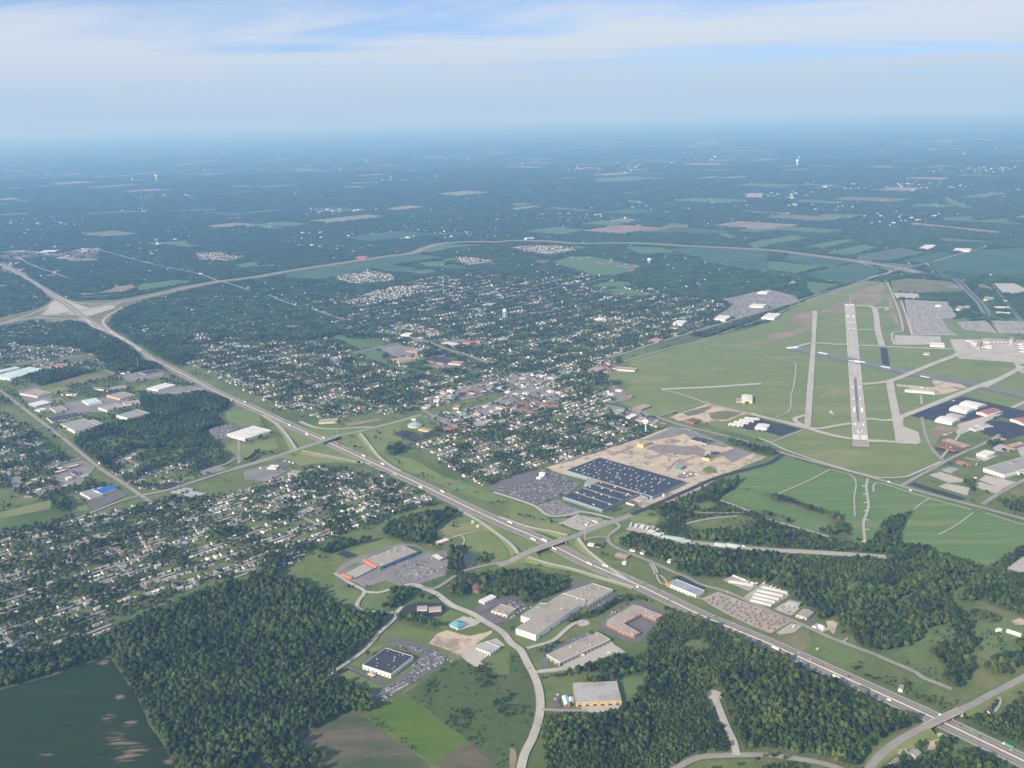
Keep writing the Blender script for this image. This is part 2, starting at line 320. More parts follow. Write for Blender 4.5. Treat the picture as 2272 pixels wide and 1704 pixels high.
# ------------------------------------------------------------------ ground, fields
def struct(name, mb, m, smooth=False):
    o = link(name, mb.mesh(name, m, smooth)); o['kind'] = 'structure'; return o
gm = bpy.data.materials.new('ground_land'); gm.use_nodes = True
nt = gm.node_tree; bs = nt.nodes['Principled BSDF']; bs.inputs['Roughness'].default_value = 0.95; bs.inputs['Specular IOR Level'].default_value = 0.1
tcn = nt.nodes.new('ShaderNodeTexCoord'); sx = nt.nodes.new('ShaderNodeSeparateXYZ'); nt.links.new(tcn.outputs['Object'], sx.inputs[0])
def gnoise(scale, detail=6, stretch=(1, 1, 1), rough=0.6):
    mp = nt.nodes.new('ShaderNodeMapping'); mp.inputs['Scale'].default_value = stretch; nt.links.new(tcn.outputs['Object'], mp.inputs[0])
    n = nt.nodes.new('ShaderNodeTexNoise'); n.inputs['Scale'].default_value = scale; n.inputs['Detail'].default_value = detail; n.inputs['Roughness'].default_value = rough
    nt.links.new(mp.outputs[0], n.inputs['Vector']); return n.outputs['Fac']
def grange(v, a, b):
    n = nt.nodes.new('ShaderNodeMapRange'); n.inputs['From Min'].default_value = a; n.inputs['From Max'].default_value = b; nt.links.new(v, n.inputs['Value']); return n.outputs[0]
def gmix(f, a, b):
    n = nt.nodes.new('ShaderNodeMix'); n.data_type = 'RGBA'; nt.links.new(f, n.inputs['Factor'])
    for k, v in (('A', a), ('B', b)):
        if isinstance(v, tuple): n.inputs[k].default_value = (*v, 1)
        else: nt.links.new(v, n.inputs[k])
    return n.outputs['Result']
near_c = gmix(grange(gnoise(0.03), .35, .65), (0.102, 0.140, 0.040), (0.155, 0.184, 0.062))
near_c = gmix(grange(gnoise(0.008), .56, .72), near_c, (0.195, 0.180, 0.092))
far_c = gmix(grange(gnoise(0.0022, 8), .35, .65), (0.028, 0.058, 0.026), (0.045, 0.080, 0.035))
far_c = gmix(grange(gnoise(0.0011, 7, (0.6, 1.4, 1)), .60, .66), far_c, (0.085, 0.125, 0.060))
far_c = gmix(grange(gnoise(0.0016, 8, (0.5, 1.8, 1)), .675, .71), far_c, (0.28, 0.26, 0.20))
near_c = gmix(grange(gnoise(0.0035, 5), .50, .66), near_c, (0.078, 0.118, 0.036))
spk = nt.nodes.new('ShaderNodeMapRange'); spk.inputs['From Min'].default_value = .3; spk.inputs['From Max'].default_value = .7; spk.inputs['To Min'].default_value = .80; spk.inputs['To Max'].default_value = 1.2; nt.links.new(gnoise(0.25, 4, rough=.7), spk.inputs['Value'])
spv = nt.nodes.new('ShaderNodeVectorMath'); spv.operation = 'SCALE'; nt.links.new(gmix(grange(sx.outputs['Y'], 4200, 5400), near_c, far_c), spv.inputs[0]); nt.links.new(spk.outputs[0], spv.inputs['Scale']); nt.links.new(spv.outputs[0], bs.inputs['Base Color'])
mb = MB(); xs = [-160000, -30000, -6000, 0, 6000, 30000, 160000]; ys = [-1500, 1000, 3000, 6000, 12000, 40000, 270000]
mb.add([(x, y, 0) for y in ys for x in xs], [(j * 7 + i, j * 7 + i + 1, j * 7 + i + 8, j * 7 + i + 7) for j in range(6) for i in range(6)])
struct('ground', mb, gm)

zf, zl, zr = [0.10], [0.80], [1.30]
def sheet(name, m, pts, zc, jit=0.0, ex=True):
    pts = ccw(pts)
    if ex: excl(pts)
    if jit: pts = jitter(pts, jit)
    zc[0] += 0.006
    return struct(name, MB().add([(x, y, zc[0]) for x, y in pts], [tuple(range(len(pts)))]), m), zc[0]
def fields(name, m, c, r, *polys, jit=1.5, ex=True):
    for s in polys: sheet(name, m, T(c, r, s), zf, jit, ex)
def lots(m, c, r, *polys, name='parking_lot'):
    return [sheet(name, m, T(c, r, s), zl)[1] for s in polys]

# --- woods and suburbs (cover classes) : later entries override earlier ones
for s in ("-40,870 60,920 110,962 200,1034 270,1070 240,1085 140,1100 40,1070 0,1060", "-60,1160 150,1120 300,1090 330,1080 450,1075 560,1045 640,1010 700,1010 830,1025 920,1060 960,1090 920,1095 850,1115 800,1140 700,1170 640,1215 560,1240 420,1265 330,1310 245,1345 235,1370 90,1415 -60,1460",
          "880,950 960,920 1060,890 1200,860 1330,880 1410,920 1400,945 1280,990 1180,1020 1060,1050 1000,1030 940,985", "170,960 240,965 330,990 420,1000 480,990 480,1020 380,1050 320,1065 270,1040 200,990", "1150,800 1330,790 1340,830 1300,890 1180,870"):
    kind(F(s), 2)
kind(F("0,790 150,780 330,800 430,830 420,850 300,900 200,950 100,920 0,870"), 9); kind(F("0,740 280,770 300,800 0,800"), 9)
kind(F("760,770 850,740 900,730 1080,765 1200,795 1340,765 1340,800 1200,830 1080,850 1000,840 900,820 830,790"), 6)
S3 = "300,740 400,680 540,670 640,700 740,740 830,780 900,820 1000,840 960,880 880,890 700,905 600,880 540,850 440,800"
S3U = "270,655 450,640 620,630 800,640 900,600 1050,590 1150,600 1280,590 1480,640 1600,660 1480,720 1340,770 1320,810 1200,800 1080,770 900,730 850,740 700,700 500,690"
for s in (S3, S3U): kind(F(s), 6)
def woods(c, r, *polys, k=1):
    for s in polys: kind(T(c, r, s, 9.0 if k == 1 else 3.0), k)
woods(0, 3, "960,560 950,480 1090,400 1500,230 1900,60 2260,20 2260,1700 1560,1700 1400,1440 1290,1260 1200,1060 1060,850 980,740", "-200,800 100,700 340,680 600,560 950,500 960,700 480,850 0,975 -200,1030")
woods(1, 3, "-60,-40 380,40 560,160 720,250 850,280 880,320 1080,330 1190,340 1050,480 980,590 820,710 690,800 620,880 790,920 960,1000 1030,1110 960,1190 820,1170 600,1260 390,1370 430,1440 640,1560 540,1700 -60,1700",
      "1230,330 1400,340 1560,400 1590,450 1520,500 1480,460 1390,460 1200,400", "1170,110 1350,90 1370,130 1250,200 1150,280 1100,300", "1270,250 1400,190 1460,190 1620,220 1280,300", "1640,130 1690,60 1880,10 2000,-30 2240,-60 2240,190 2070,165 1960,150 1930,140 1850,60 1770,160")
woods(1, 2, "1640,1680 1690,1400 1760,1400 1800,1480 1770,1600 1830,1680", "1880,1530 1980,1450 2020,1490 1930,1540", "1080,1270 1150,1200 1300,1150 1640,1090 1750,1090 1700,1130 1560,1220 1560,1400 1430,1370 1200,1330", "1120,560 1240,520 1300,550 1180,610", "500,1480 900,1370 1000,1340 700,1350 620,1400", "-20,1560 160,1640 300,1500 120,1450")
woods(1, 2, "560,640 900,700 1000,700 1120,780 1300,830 1560,980 1720,1070 1640,1050 1200,840 900,730", "1150,610 1250,660 1400,760 1600,900 1500,860 1250,720", k=4)
woods(2, 2, "-20,1600 200,1590 350,1670 -20,1670")
woods(2, 3, "-20,-30 400,-30 490,20 470,90 300,160 200,200 100,220 -20,180",
      "1240,430 1270,300 1350,270 1560,370 1720,420 1880,490 2100,600 2240,660 2240,1500 2020,1500 1960,1480 1900,1350 1830,1100 1800,1010 1700,1000 1660,1060 1780,1250 1880,1450 1840,1520 1600,1560 1380,1700 290,1700 260,1500 280,1180 420,1190 680,1190 900,1180 1000,1080 1140,960 1140,870 900,870 850,920 600,900 350,870 300,840 560,820 700,740 900,680 1050,690 1180,600 1170,500",
      "470,380 560,330 660,300 740,270 900,190 950,190 760,300 560,390", "940,160 1050,160 1180,210 1130,230 960,190", "190,620 460,540 460,560 200,640")
woods(2, 3, "1480,560 1640,560 1750,620 1600,670 1480,620", k=3)
woods(2, 3, "280,860 330,860 340,1130 280,1150", k=4)
woods(3, 3, "-40,660 150,700 300,800 560,890 750,1020 960,1090 1010,1150 1250,1200 1350,1270 1230,1340 1080,1390 950,1480 880,1560 800,1700 620,1640 400,1590 200,1560 -40,1540", "-40,1625 100,1590 280,1590 370,1700 -40,1700",
      "1480,1700 1500,1580 1600,1520 1800,1480 1960,1550 2140,1700", "960,1700 1100,1500 1180,1480 1300,1440 1350,1500 1390,1530 1440,1500 1440,1400 1560,1400 1600,1480 1500,1560 1440,1700", "1600,1250 1700,1200 1860,1080 1960,1040 2010,1050 2000,1150 1960,1180 2260,1000 2260,1460 2060,1400 1860,1340 1700,1290",
      "200,180 60,60 0,-40 2300,-40 2300,350 2080,300 1800,200 1580,200 1700,330 1760,480 1840,560 1720,640 1700,700 1760,760 1750,850 1640,960 1500,920 1480,830 1560,760 1400,660 1480,580 1640,570 1620,440 1520,400 1300,460 1340,520 1120,600 1000,640 860,620 700,530 720,480 620,400 600,300 440,370 430,280 320,250", "1860,760 2000,690 2260,640 2260,800 1960,850", "2100,580 2260,500 2260,640", "1760,290 2000,330 2030,370 1830,380")
woods(3, 3, "820,860 1280,880 1250,1000 1700,1100 1560,1180 1300,1100 1150,1020 940,920", "690,800 800,740 840,770 740,830", k=7)
woods(3, 3, "1160,700 1450,760 1480,920 1280,860 1100,760", "1340,520 1620,450 1640,560 1400,640", "1850,450 2050,480 2080,600 1860,740 1820,640", k=3)
woods(3, 2, "-40,1190 250,1260 560,1340 800,1400 900,1340 940,1200 1060,1140 1250,1080 1180,1160 1140,1250 1160,1310 1120,1380 1280,1390 1500,1460 1620,1500 1780,1570 1900,1580 2100,1440 2260,1370 2260,1450 2060,1560 1980,1690 -40,1690", "-40,940 80,955 330,1050 620,1140 640,1160 580,1175 300,1090 -40,985", "600,1200 690,1225 690,1260 560,1290 420,1290 420,1250 520,1240", "-40,1110 100,1140 340,1220 330,1250 100,1190 -40,1150", "1980,990 2100,1000 2260,950 2260,1110 2100,1080", "1700,820 1780,800 1800,880 1760,910 1690,850", "1900,520 1960,490 2000,500 1930,540")
woods(2, 2, "1220,1090 1400,1010 1600,930 1820,830 1880,820 1920,880 1780,960 1840,1010 2060,1100 2260,1170 2260,1380 1980,1370 1600,1330 1480,1320 1300,1280 1250,1220 1330,1180 1270,1110", "920,1360 1030,1290 1180,1300 1330,1360 1700,1420 2260,1470 2260,1670 1500,1650 1430,1590 1420,1540 1280,1500 1180,1490 1130,1440 960,1400", "1880,830 2160,730 2160,760 1900,880", "-20,800 300,700 640,600 850,520 1100,440 1130,460 700,600 200,760 -20,830", "1850,460 2212,560 2300,590 2300,610 2180,590 1860,490")
woods(2, 2, "1480,1170 1750,1140 2000,1140 2140,1200 1950,1270 1700,1290 1540,1260", "1500,1040 1700,1010 1800,1060 1640,1100", k=3)
woods(3, 3, "600,60 760,40 820,90 700,140", "1060,250 1180,180 1240,150 1260,200 1100,290", "1480,150 1640,120 1700,190 1560,230", k=3)
woods(2, 2, "850,1080 920,1060 960,1100 890,1130", "1740,730 1880,690 1900,710 1770,760", "40,1110 150,1140 270,1160 480,1130 500,1150 280,1180 50,1140", k=7)
woods(0, 2, "1220,110 1500,90 1760,60 2000,150 1870,260 1950,340 1740,400 1850,480 1940,600 1860,700 1700,740 1500,860 1200,880 1050,830 880,690 720,560 640,500 700,440 860,370 1000,330 1240,290 1230,200", "-60,1080 300,1010 430,960 430,1000 -60,1110", "440,990 540,960 630,1050 560,1100 460,1060", "2190,520 2260,430 2300,520 2230,600 2100,690 2060,690 2200,600")
woods(0, 2, "1150,560 1900,560 1860,700 1700,740 1500,860 1200,880 1050,830 900,700", "760,460 1000,450 1080,560 860,580", k=2)
woods(0, 1, "-60,1200 500,1130 700,1140 850,1200 1000,1260 1190,1390 1180,1430 900,1480 820,1420 600,1330 300,1300 -60,1280", "-60,860 280,850 400,930 330,1010 -60,1110", "520,640 700,600 1100,600 1300,640 1500,690 1850,740 1840,780 1500,830 1130,880 1000,900 700,930 600,870 1000,790 520,760", "900,1110 1040,1000 1400,920 1750,830 2260,790 2260,1300 1700,1200 1600,1300 1700,1400 1550,1500 1450,1470 1220,1310 1000,1200", "200,1600 400,1520 850,1540 600,1600 330,1659", "900,1500 1180,1440 1380,1490 1400,1530 1000,1590")
woods(1, 1, "-40,1200 1300,1050 1500,1060 1200,1120 1000,1180 1100,1250 900,1240 620,1250 300,1280", "-40,770 600,780 1000,800 900,1000 700,1100 -40,1180")
woods(2, 1, "1000,1440 1440,1310 1440,1330 1020,1460", "1530,1230 2212,1090 2212,1130 1760,1250", "560,1580 660,1560 860,1640 720,1640")
woods(1, 3, "1290,1020 1660,740 1790,720 1960,790 2240,900 2240,1700 2120,1700 1850,1430", k=3)
woods(2, 3, "-20,640 60,680 150,860 190,1000 200,1130 170,1300 100,1480 40,1600 -20,1620", k=3)
woods(1, 3, "1900,760 2010,740 2060,800 1960,900 1880,860", "1880,880 2060,850 2020,950 1900,960", "1720,1160 1840,1140 1850,1340 1750,1330", "1460,900 1560,900 1530,960 1450,950", "2020,1080 2212,1000 2200,1220 2060,1200", k=7)
woods(1, 3, "1020,1230 1080,1260 1270,1430 1460,1590 1430,1600 1220,1430 1000,1250", k=7)

# --- fields and open ground
fields('crop_field', darkcrop, 0, 3, "-120,1015 0,985 480,855 880,712 960,702 990,760 1060,870 1130,960 1200,1080 1290,1290 1400,1440 1540,1700 -120,1700")
fields('bright_green_field', brightcrop, 1, 3, "960,1210 1290,1030 1840,1420 1740,1480 1560,1610 1480,1600 1300,1450")
fields('stubble_field', stubble, 1, 3, "370,1390 600,1270 800,1175 930,1220 1480,1610 1510,1700 500,1700 640,1560 430,1430", "1560,1612 1740,1490 1850,1435 1960,1500 2110,1700 1640,1700", "-40,1550 90,1600 130,1700 -40,1700")
fields('meadow', meadow, 1, 3, "1290,1020 1660,740 1790,720 1960,790 2240,900 2240,1700 2120,1700 1850,1430", ex=False)
fields('meadow', meadow, 2, 3, "-20,640 60,680 150,860 190,1000 200,1130 170,1300 100,1480 40,1600 -20,1620", ex=False)
fields('dirt_ground', browndirt, 2, 3, "-20,1480 30,1500 40,1580 10,1690 -20,1690")
fields('dirt_ground', sand, 1, 3, "1490,580 1560,500 1650,470 1760,500 1850,520 2040,470 2040,490 1760,690 1600,620")
fields('lawn', grass, 1, 3, "1120,520 1250,400 1470,470 1580,470 1480,600 1200,560", "900,260 960,160 1140,155 1170,180 1120,300 960,300", "820,760 900,690 1000,610 1130,570 1120,600 960,690 880,790", "690,860 800,810 900,860 1080,960 1040,1010 960,990 790,920", "1500,300 1700,300 1760,330 1600,420 1570,380", "560,140 700,60 900,170 840,260 720,240", jit=1)
fields('lawn', grass, 2, 3, "20,540 60,470 200,545 460,400 510,440 350,550 120,610", "320,900 560,870 900,870 1140,870 1140,960 1000,1080 940,1130 920,900 520,920 530,1030 400,1000", jit=1)
fields('lawn', airgrass, 2, 2, "200,1500 420,1440 560,1480 700,1600 820,1680 560,1600", "480,1340 560,1345 740,1520 900,1670 620,1540 440,1420", "620,1310 880,1230 880,1260 790,1310 640,1340", "-20,1290 180,1340 240,1390 120,1440 40,1440 -20,1370", "-20,1000 200,1070 340,1150 500,1160 400,1210 560,1280 480,1300 150,1220 -20,1160", "890,1320 1000,1270 1050,1300 900,1390 870,1370", "1000,1140 1200,1080 1290,1130 1230,1230 1040,1190", ex=False)
fields('verge', airgrass, 1, 2, "180,350 300,380 560,500 360,560 270,440", "400,340 620,400 900,395 700,450 590,470", "940,410 1250,330 1250,400 1180,440 1280,480 1150,500 1100,600 1330,640 1600,790 1840,880 2080,960 2200,1010 2000,1020 1500,830 1200,700 1020,560", "720,480 900,440 1000,570 1080,670 820,560", "460,580 640,530 900,670 700,630", "240,640 380,590 640,640 960,700 700,680 500,690 380,710", "1780,1090 2212,1290 2212,1390 1920,1170", "1560,1130 1760,1080 1950,1220 2150,1400 2190,1500 1900,1620 1960,1460 1800,1420 1800,1330 1560,1340", "800,1450 960,1370 1250,1330 1290,1380 900,1490", ex=False)
fields('airfield', airgrass, 3, 2, "-700,-200 60,-380 900,-560 1700,-560 2400,-300 2400,280 1700,100 1420,560 1500,660 1280,760 1170,800 960,800 820,780 500,680 150,560 0,500 -400,390 -780,270")
sheet('airfield', airgrass, T(2, 1, "740,1570 900,1560 1060,1530 1000,1468 1440,1338 1750,1258 2212,1125") + T(3, 1, "350,925 850,765 1030,782 1070,900 1160,1200 1080,1230 1100,1340 1560,1350 1650,1420 1500,1600 900,1700 0,1700") + T(2, 2, "1700,180 1250,282 1100,228 940,170 880,100 1040,20 1000,0"), zf, 1.5)
fields('hay_field', mowgrass, 3, 2, "-10,690 130,620 530,740 860,820 1190,900 1740,1080 1790,1110 1880,1120 2300,1240 2300,1390 1900,1575 1640,1500 1130,1370 1180,1240 1270,1090 1000,1170 930,1320 840,1380 700,1330 700,1200 620,1130 320,1040 -10,940 -330,820", "-40,990 300,1090 560,1180 420,1290 100,1180 -40,1090 -240,1010")
fields('hay_field', mowgrass, 2, 2, "1900,890 2160,770 2240,740 2240,980 2050,900 1940,900", "1840,950 1940,900 2240,1000 2240,1100 2080,1070 1860,1000")
fields('pasture', grass, 3, 3, "1120,610 1330,520 1350,470 1530,410 1620,450 1640,560 1480,570 1380,660 1230,700 1080,690 980,660", "1790,250 2100,380 2260,420 2260,650 1900,740 1830,700 1720,690 1850,570 1780,450", "390,470 600,530 860,680 840,720 640,760 400,680 340,560", jit=2, ex=False)
fields('dry_grass', drygrass, 3, 3, "0,525 110,500 350,480 380,600 300,650", "1760,210 1850,215 2240,370 2260,430 2100,380 1900,300", "2080,400 2200,360 2260,380 2260,430 2140,430", jit=3)
fields('dirt_ground', sand, 3, 3, "500,390 560,385 605,410 565,505 540,480", "1370,1400 1490,1352 1560,1390 1470,1430 1440,1500 1375,1500 1400,1440", "2100,390 2180,365 2240,385 2240,420 2140,425")
fields('dirt_ground', sand, 2, 2, "60,800 400,690 700,600 1100,470 1380,370 1540,390 1700,460 1880,540 2200,630 1800,800 1640,900 1400,1010 1250,1040 1130,1070 1000,1010 1090,950 1300,900 760,840 620,830 480,790 300,740")
fields('rubble_patch', mat('rubble', (0.20, 0.175, 0.16), (0.27, 0.235, 0.205), 0.05), 2, 2, "1160,560 1260,520 1500,540 1620,570 1640,600 1500,620 1380,600 1250,590", "1440,780 1540,750 1600,770 1590,800 1490,820 1430,810", "1360,480 1420,480 1460,500 1400,510", "1500,540 1600,530 1680,570 1640,640 1560,600", jit=3)
fields('dirt_track', mat('dark_track', (0.22, 0.19, 0.16)), 2, 2, "1340,740 1400,680 1460,640 1470,650 1410,690 1360,745", "860,610 1050,540 1060,548 870,620", jit=1)
fields('dirt_ground', sand, 2, 2, "1350,290 1700,170 1800,200 2060,250 1840,320 1640,330 1450,320", jit=4)
fields('dry_grass', drygrass, 2, 2, "1480,250 1700,190 1720,210 1620,260 1520,280", "1700,250 1850,230 2000,250 1850,310 1720,300", jit=3)
fields('dirt_ground', browndirt, 3, 1, "430,1040 660,940 780,850 1000,790 995,920 940,970 900,985 660,975 650,1050", "190,1130 240,1060 380,1030 380,1150 250,1150", "-10,1240 370,1160 370,1190 90,1280 -10,1260", "1030,900 1065,900 1130,1140 1150,1180 1110,1140 1060,1080")
fields('dry_grass', drygrass, 3, 1, "1060,770 1200,745 1570,770 1680,820 1680,870 1310,880 1080,860", "1080,930 1140,930 1250,1240 1180,1230", jit=4)
fields('dirt_ground', sand, 3, 2, "1120,20 1180,30 1430,100 1560,80 1720,30 1600,-40 1400,-60 1450,30 1200,10 1110,0", jit=3)
fields('crop_field', farcrop, 3, 1, "1400,620 1700,510 2300,470 2300,690 2160,720 1700,720 1500,690", "180,540 500,570 740,610 520,660 100,590", "1100,600 1500,510 1640,540 1340,620", "270,710 760,612 1010,690 860,750 690,800 410,750")
fields('green_field', farcrop2, 3, 1, "0,600 100,600 480,650 240,710 0,680", "500,520 830,450 960,480 720,550 540,545", "270,480 560,420 760,400 700,440 500,490", "0,410 200,370 380,400 200,430 0,460", "330,770 640,800 400,890 340,850", "1500,390 1950,430 1940,445 1480,430", "1490,220 1780,205 1770,240 1500,250", "1840,240 2080,225 2090,260 1860,265", "1490,20 1780,135 1700,145 1560,110", "900,610 1160,625 1300,640 1060,690 860,625")
fields('crop_field', mat('far_grey_crop', (0.085, 0.115, 0.075), (0.10, 0.13, 0.08), 0.01), 3, 1, "740,550 1150,480 1400,530 1050,600 790,595")
fields('stubble_field', browndirt, 3, 1, "1190,280 1270,265 2010,340 1990,365 1600,320", "1800,800 1860,795 1960,840 1940,850 1810,830")
fields('crop_field', farcrop, 2, 1, "1300,500 1480,480 2212,508 2212,600 1700,585 1500,545", "1540,570 2212,590 2212,690 1900,640")
fields('stubble_field', drygrass, 2, 1, "1060,345 1300,300 1370,265 1560,290 1480,320 1320,355 1180,350", "960,80 1090,72 1170,105 1010,92", "1300,95 1390,90 1395,105 1310,108")
fields('playing_field', farcrop2, 2, 1, "320,610 490,560 660,555 1130,640 1050,690 880,730 700,720", "640,820 840,770 1020,775 960,830 760,830", "690,850 960,830 1330,900 1060,900 930,880", "490,460 740,485 560,500", "1590,970 1680,955 1780,965 1600,990", "940,470 1300,480 1420,530 1100,540", "0,95 150,90 130,120 0,130", "1740,360 1860,355 1960,395 1880,410", "2000,450 2212,400 2212,480 2100,490")
for x, y in ((520, 565), (585, 577), (660, 567), (740, 607), (780, 622), (850, 608), (930, 640), (985, 628), (1000, 650), (1060, 637), (950, 878), (1160, 875), (1050, 672)):
    fields('ball_diamond', soil, 2, 1, f"{x-32},{y} {x-5},{y-8} {x+32},{y-2} {x+8},{y+8} {x-20},{y+7}", jit=0)
fields('crop_field', farcrop, 1, 1, "240,700 700,630 1180,560 1350,540 1500,545 1640,570 1200,630 950,680 680,740 550,760 240,750", "1010,660 1180,630 1380,650 1440,665 1200,700 1100,690", "1500,650 1700,620 1880,660 1760,680")
fields('green_field', farcrop2, 1, 1, "1230,690 1500,665 1580,690 1440,720", "1380,610 1640,595 1640,625 1480,655", "620,1250 720,1235 800,1265 1020,1320 960,1350 780,1310", "850,1380 1000,1355 1120,1400 1090,1440 1170,1500 1280,1510 1460,1560 1340,1555 1200,1540", "1570,580 1720,570 1780,590 1640,600", "1380,520 1600,455 2000,450 2150,440 1700,490 1500,530", "-20,640 120,625 300,640 -20,650", "1330,370 1800,350 1790,365 1400,375", "1400,1500 1480,1480 1600,1530 1560,1550")
fields('stubble_field', browndirt, 1, 1, "1100,150 1200,130 1320,115 1480,130 1240,160")
fields('dirt_ground', browndirt, 0, 1, "600,880 850,870 1000,820 1130,800 1190,830 1060,870 900,880 720,900", "340,1118 700,1098 890,1140 850,1160 640,1120 420,1135", "570,585 840,578 850,600 600,605")
fields('green_field', farcrop2, 0, 1, "1190,800 1500,760 1700,770 1300,850 1180,860", "600,910 900,890 1080,880 1000,900 760,920", "1350,440 1600,420 1640,450 1450,460", "0,190 250,175 240,195 0,210", "720,180 1190,160 1200,175 760,195", "1380,160 1880,145 1870,160 1400,170", "2010,630 2200,600 2240,640 2100,665")
fields('lawn', drygrass, 0, 1, "470,1440 760,1395 840,1430 650,1480", "480,1650 700,1580 900,1550 980,1600 760,1640 580,1690", "0,1500 300,1450 430,1470 200,1500 60,1520")
fields('lawn', airgrass, 0, 2, "1870,260 2130,210 2250,280 2250,370 2060,370 1930,340", "1940,530 2030,510 2180,520 2260,520 2260,560 2080,680 2050,640 1940,590", "550,960 650,950 790,1090 620,1110 600,1040", "-60,1120 450,1000 440,1080 -60,1180", "1530,830 1700,790 1720,810 1580,860", "360,60 560,20 600,50 420,110", "420,130 530,110 580,160 440,170", "1150,50 1260,0 1270,40 1180,70", "490,330 540,420 620,480 580,470 510,420")
fields('lawn', airgrass, 1, 2, "-20,500 160,470 210,560 -20,600", jit=2)
for s in ("870,240 930,235 1000,250 900,255", "1280,385 1380,380 1390,390 1290,395"):
    sheet('far_field', farcrop2, F(s), zf)
# far country: a patchwork of fields out to the haze
nf = 0; zfar = [0.12]
fmats = [farcrop, farcrop2, farcrop2, drygrass, browndirt, mat('far_pale_field', (0.19, 0.20, 0.11), (0.24, 0.24, 0.14), 0.004)]
while nf < 260:
    y = 8200 + 34000 * random.random()**1.35; x = random.uniform(-0.56, 0.56) * y
    px, py = proj(x, y)
    if not (-60 < px < 2330): continue
    if px < 1200 and random.random() < 0.45: continue
    if y < 15000 and random.random() < 0.62: continue
    w_, d_ = random.uniform(150, 620) * (1 + y / 40000), random.uniform(100, 380) * (1 + y / 26000); a = R45 + random.choice([0, math.pi / 2]) + random.uniform(-.08, .08)
    ca, sa = math.cos(a), math.sin(a)
    q = [(x + ux * w_ * ca - uy * d_ * sa, y + ux * w_ * sa + uy * d_ * ca) for ux, uy in ((-.5, -.5), (.5, -.45), (.5, .5), (-.45, .5))]
    sheet('far_field', random.choice(fmats), q, zfar, 0)
    nf += 1

# ------------------------------------------------------------------ roads
ROADS = []
def road(name, m, w, pts, z=None, ex=4.0, step=12.0):
    zr[0] += 0.006
    if z is not None: pts = [(p[0], p[1], h) for p, h in zip(pts, z)]
    cv_ = curve(pts, step); o = struct(name, strip_mb(cv_, -w / 2, w / 2, zr[0]), m)
    G.stamp(G.e, cv_[:, :2], w / 2 + ex)
    if name == 'gravel_track' and w < 22: G.stamp(G.e, cv_[:, :2] - np.array([[0, 9.0]]), w / 2 + 6)
    if w == 22: G.stamp(G.e, cv_[:, :2] - np.array([[0, 16.0]]), w / 2 + ex)
    far_ = cv_[cv_[:, 1] > 3900][:, :2]
    if len(far_) and name != 'street': G.stamp(G.e, far_ - np.array([[0, 22.0]]), w / 2 + 14)
    if z is not None and max(z) > 0.6:
        e = MB(); n = len(cv_)
        for sgn in (-1, 1):
            a = offs(cv_, sgn * (w / 2 + 1.0)); hh = cv_[:, 2] + zr[0] - 0.35
            b = np.array([offs(cv_, sgn * (w / 2 + 1.0 + max(0.2, 2.0 * h)))[i] for i, h in enumerate(hh)])
            c_ = offs(cv_, 0)
            vs_ = [(p[0], p[1], h) for p, h in zip(c_, hh)] + [(p[0], p[1], h) for p, h in zip(a, hh)] + [(p[0], p[1], 0.02) for p in b]
            fs = [(i, i + 1, n + i + 1, n + i) for i in range(n - 1)] + [(n + i, n + i + 1, 2 * n + i + 1, 2 * n + i) for i in range(n - 1)]
            e.add(vs_, fs if sgn < 0 else [f[::-1] for f in fs])
        struct('embankment', e, airgrass)
        G.stamp(G.e, cv_[:, :2], w / 2 + 12)
    ROADS.append((name, cv_)); return cv_
def Tz(c, r, s):
    """'x,y,z' points of an elevated road"""
    out, zz = [], []
    for a in s.split():
        x, y, z = (float(q) for q in a.split(',')); p = P(568 * c + x * K, 426 * r + y * K, z); out.append(p); zz.append(z)
    return out, zz
# the main highway, one continuous line from the bottom right corner to the far left
hw_pts = T(3, 3, "2420,1705 2212,1605 1520,1273 1000,1035 520,818 0,585") + T(2, 3, "1680,365 1160,115") + T(2, 2, "900,1657 620,1535 380,1412 160,1308") + T(1, 2, "2212,1243 1830,1068 1450,884 1000,680 650,520 230,330") + T(0, 2, "2212,222 1940,105") + T(0, 1, "1720,1650 1500,1535 1290,1430 1130,1322 950,1215 730,1090 600,990 480,910 300,790 130,690 0,632 -200,560")
HW = curve(hw_pts, 14.0)
G.stamp(G.e, HW[:, :2], 27)
struct('highway', strip_mb(HW, -20.5, 20.5, 1.26), shoulder)
for d0, d1 in ((-16.5, -3.0), (3.0, 16.5)): struct('highway_lanes', strip_mb(HW, d0, d1, 1.275), hwgrey)
wear = MB()
for d in (-14.6, -12.9, -10.9, -7.3, -5.4, -4.2, 4.2, 5.4, 7.3, 10.9, 12.9, 14.6): strip_mb(HW, d - .5, d + .5, 1.279, wear)
struct('wheel_track', wear, mat('worn_wheel_track', (0.165, 0.157, 0.146), (0.20, 0.19, 0.175), 0.02))
mbm = MB()
for d in (-16.3, 16.3, -9.0, 9.0): strip_mb(HW, d - .12, d + .12, 1.285, mbm)
for d in (-3.2, 3.2): strip_mb(HW, d - .14, d + .14, 1.285, mbm, 1)
struct('lane_marking', mbm, [paint, yellowpaint])
# concrete median barrier: stem profile
bar = MB(); n = len(HW)
prof = [(-0.45, 0.0), (-0.42, 0.25), (-0.15, 0.6), (-0.12, 1.1), (0.12, 1.1), (0.15, 0.6), (0.42, 0.25), (0.45, 0.0)]
rows = [[(p[0], p[1], 1.27 + z) for p in offs(HW, d * 1.25)] for d, z in prof]
bar.add([v for r_ in rows for v in r_], [(k * n + i, (k + 1) * n + i, (k + 1) * n + i + 1, k * n + i + 1) for k in range(len(prof) - 1) for i in range(n - 1)])
tag(link('median_barrier', bar.mesh('median_barrier', barrier_m)), 'long pale concrete barrier along the middle of the main highway', 'barrier')
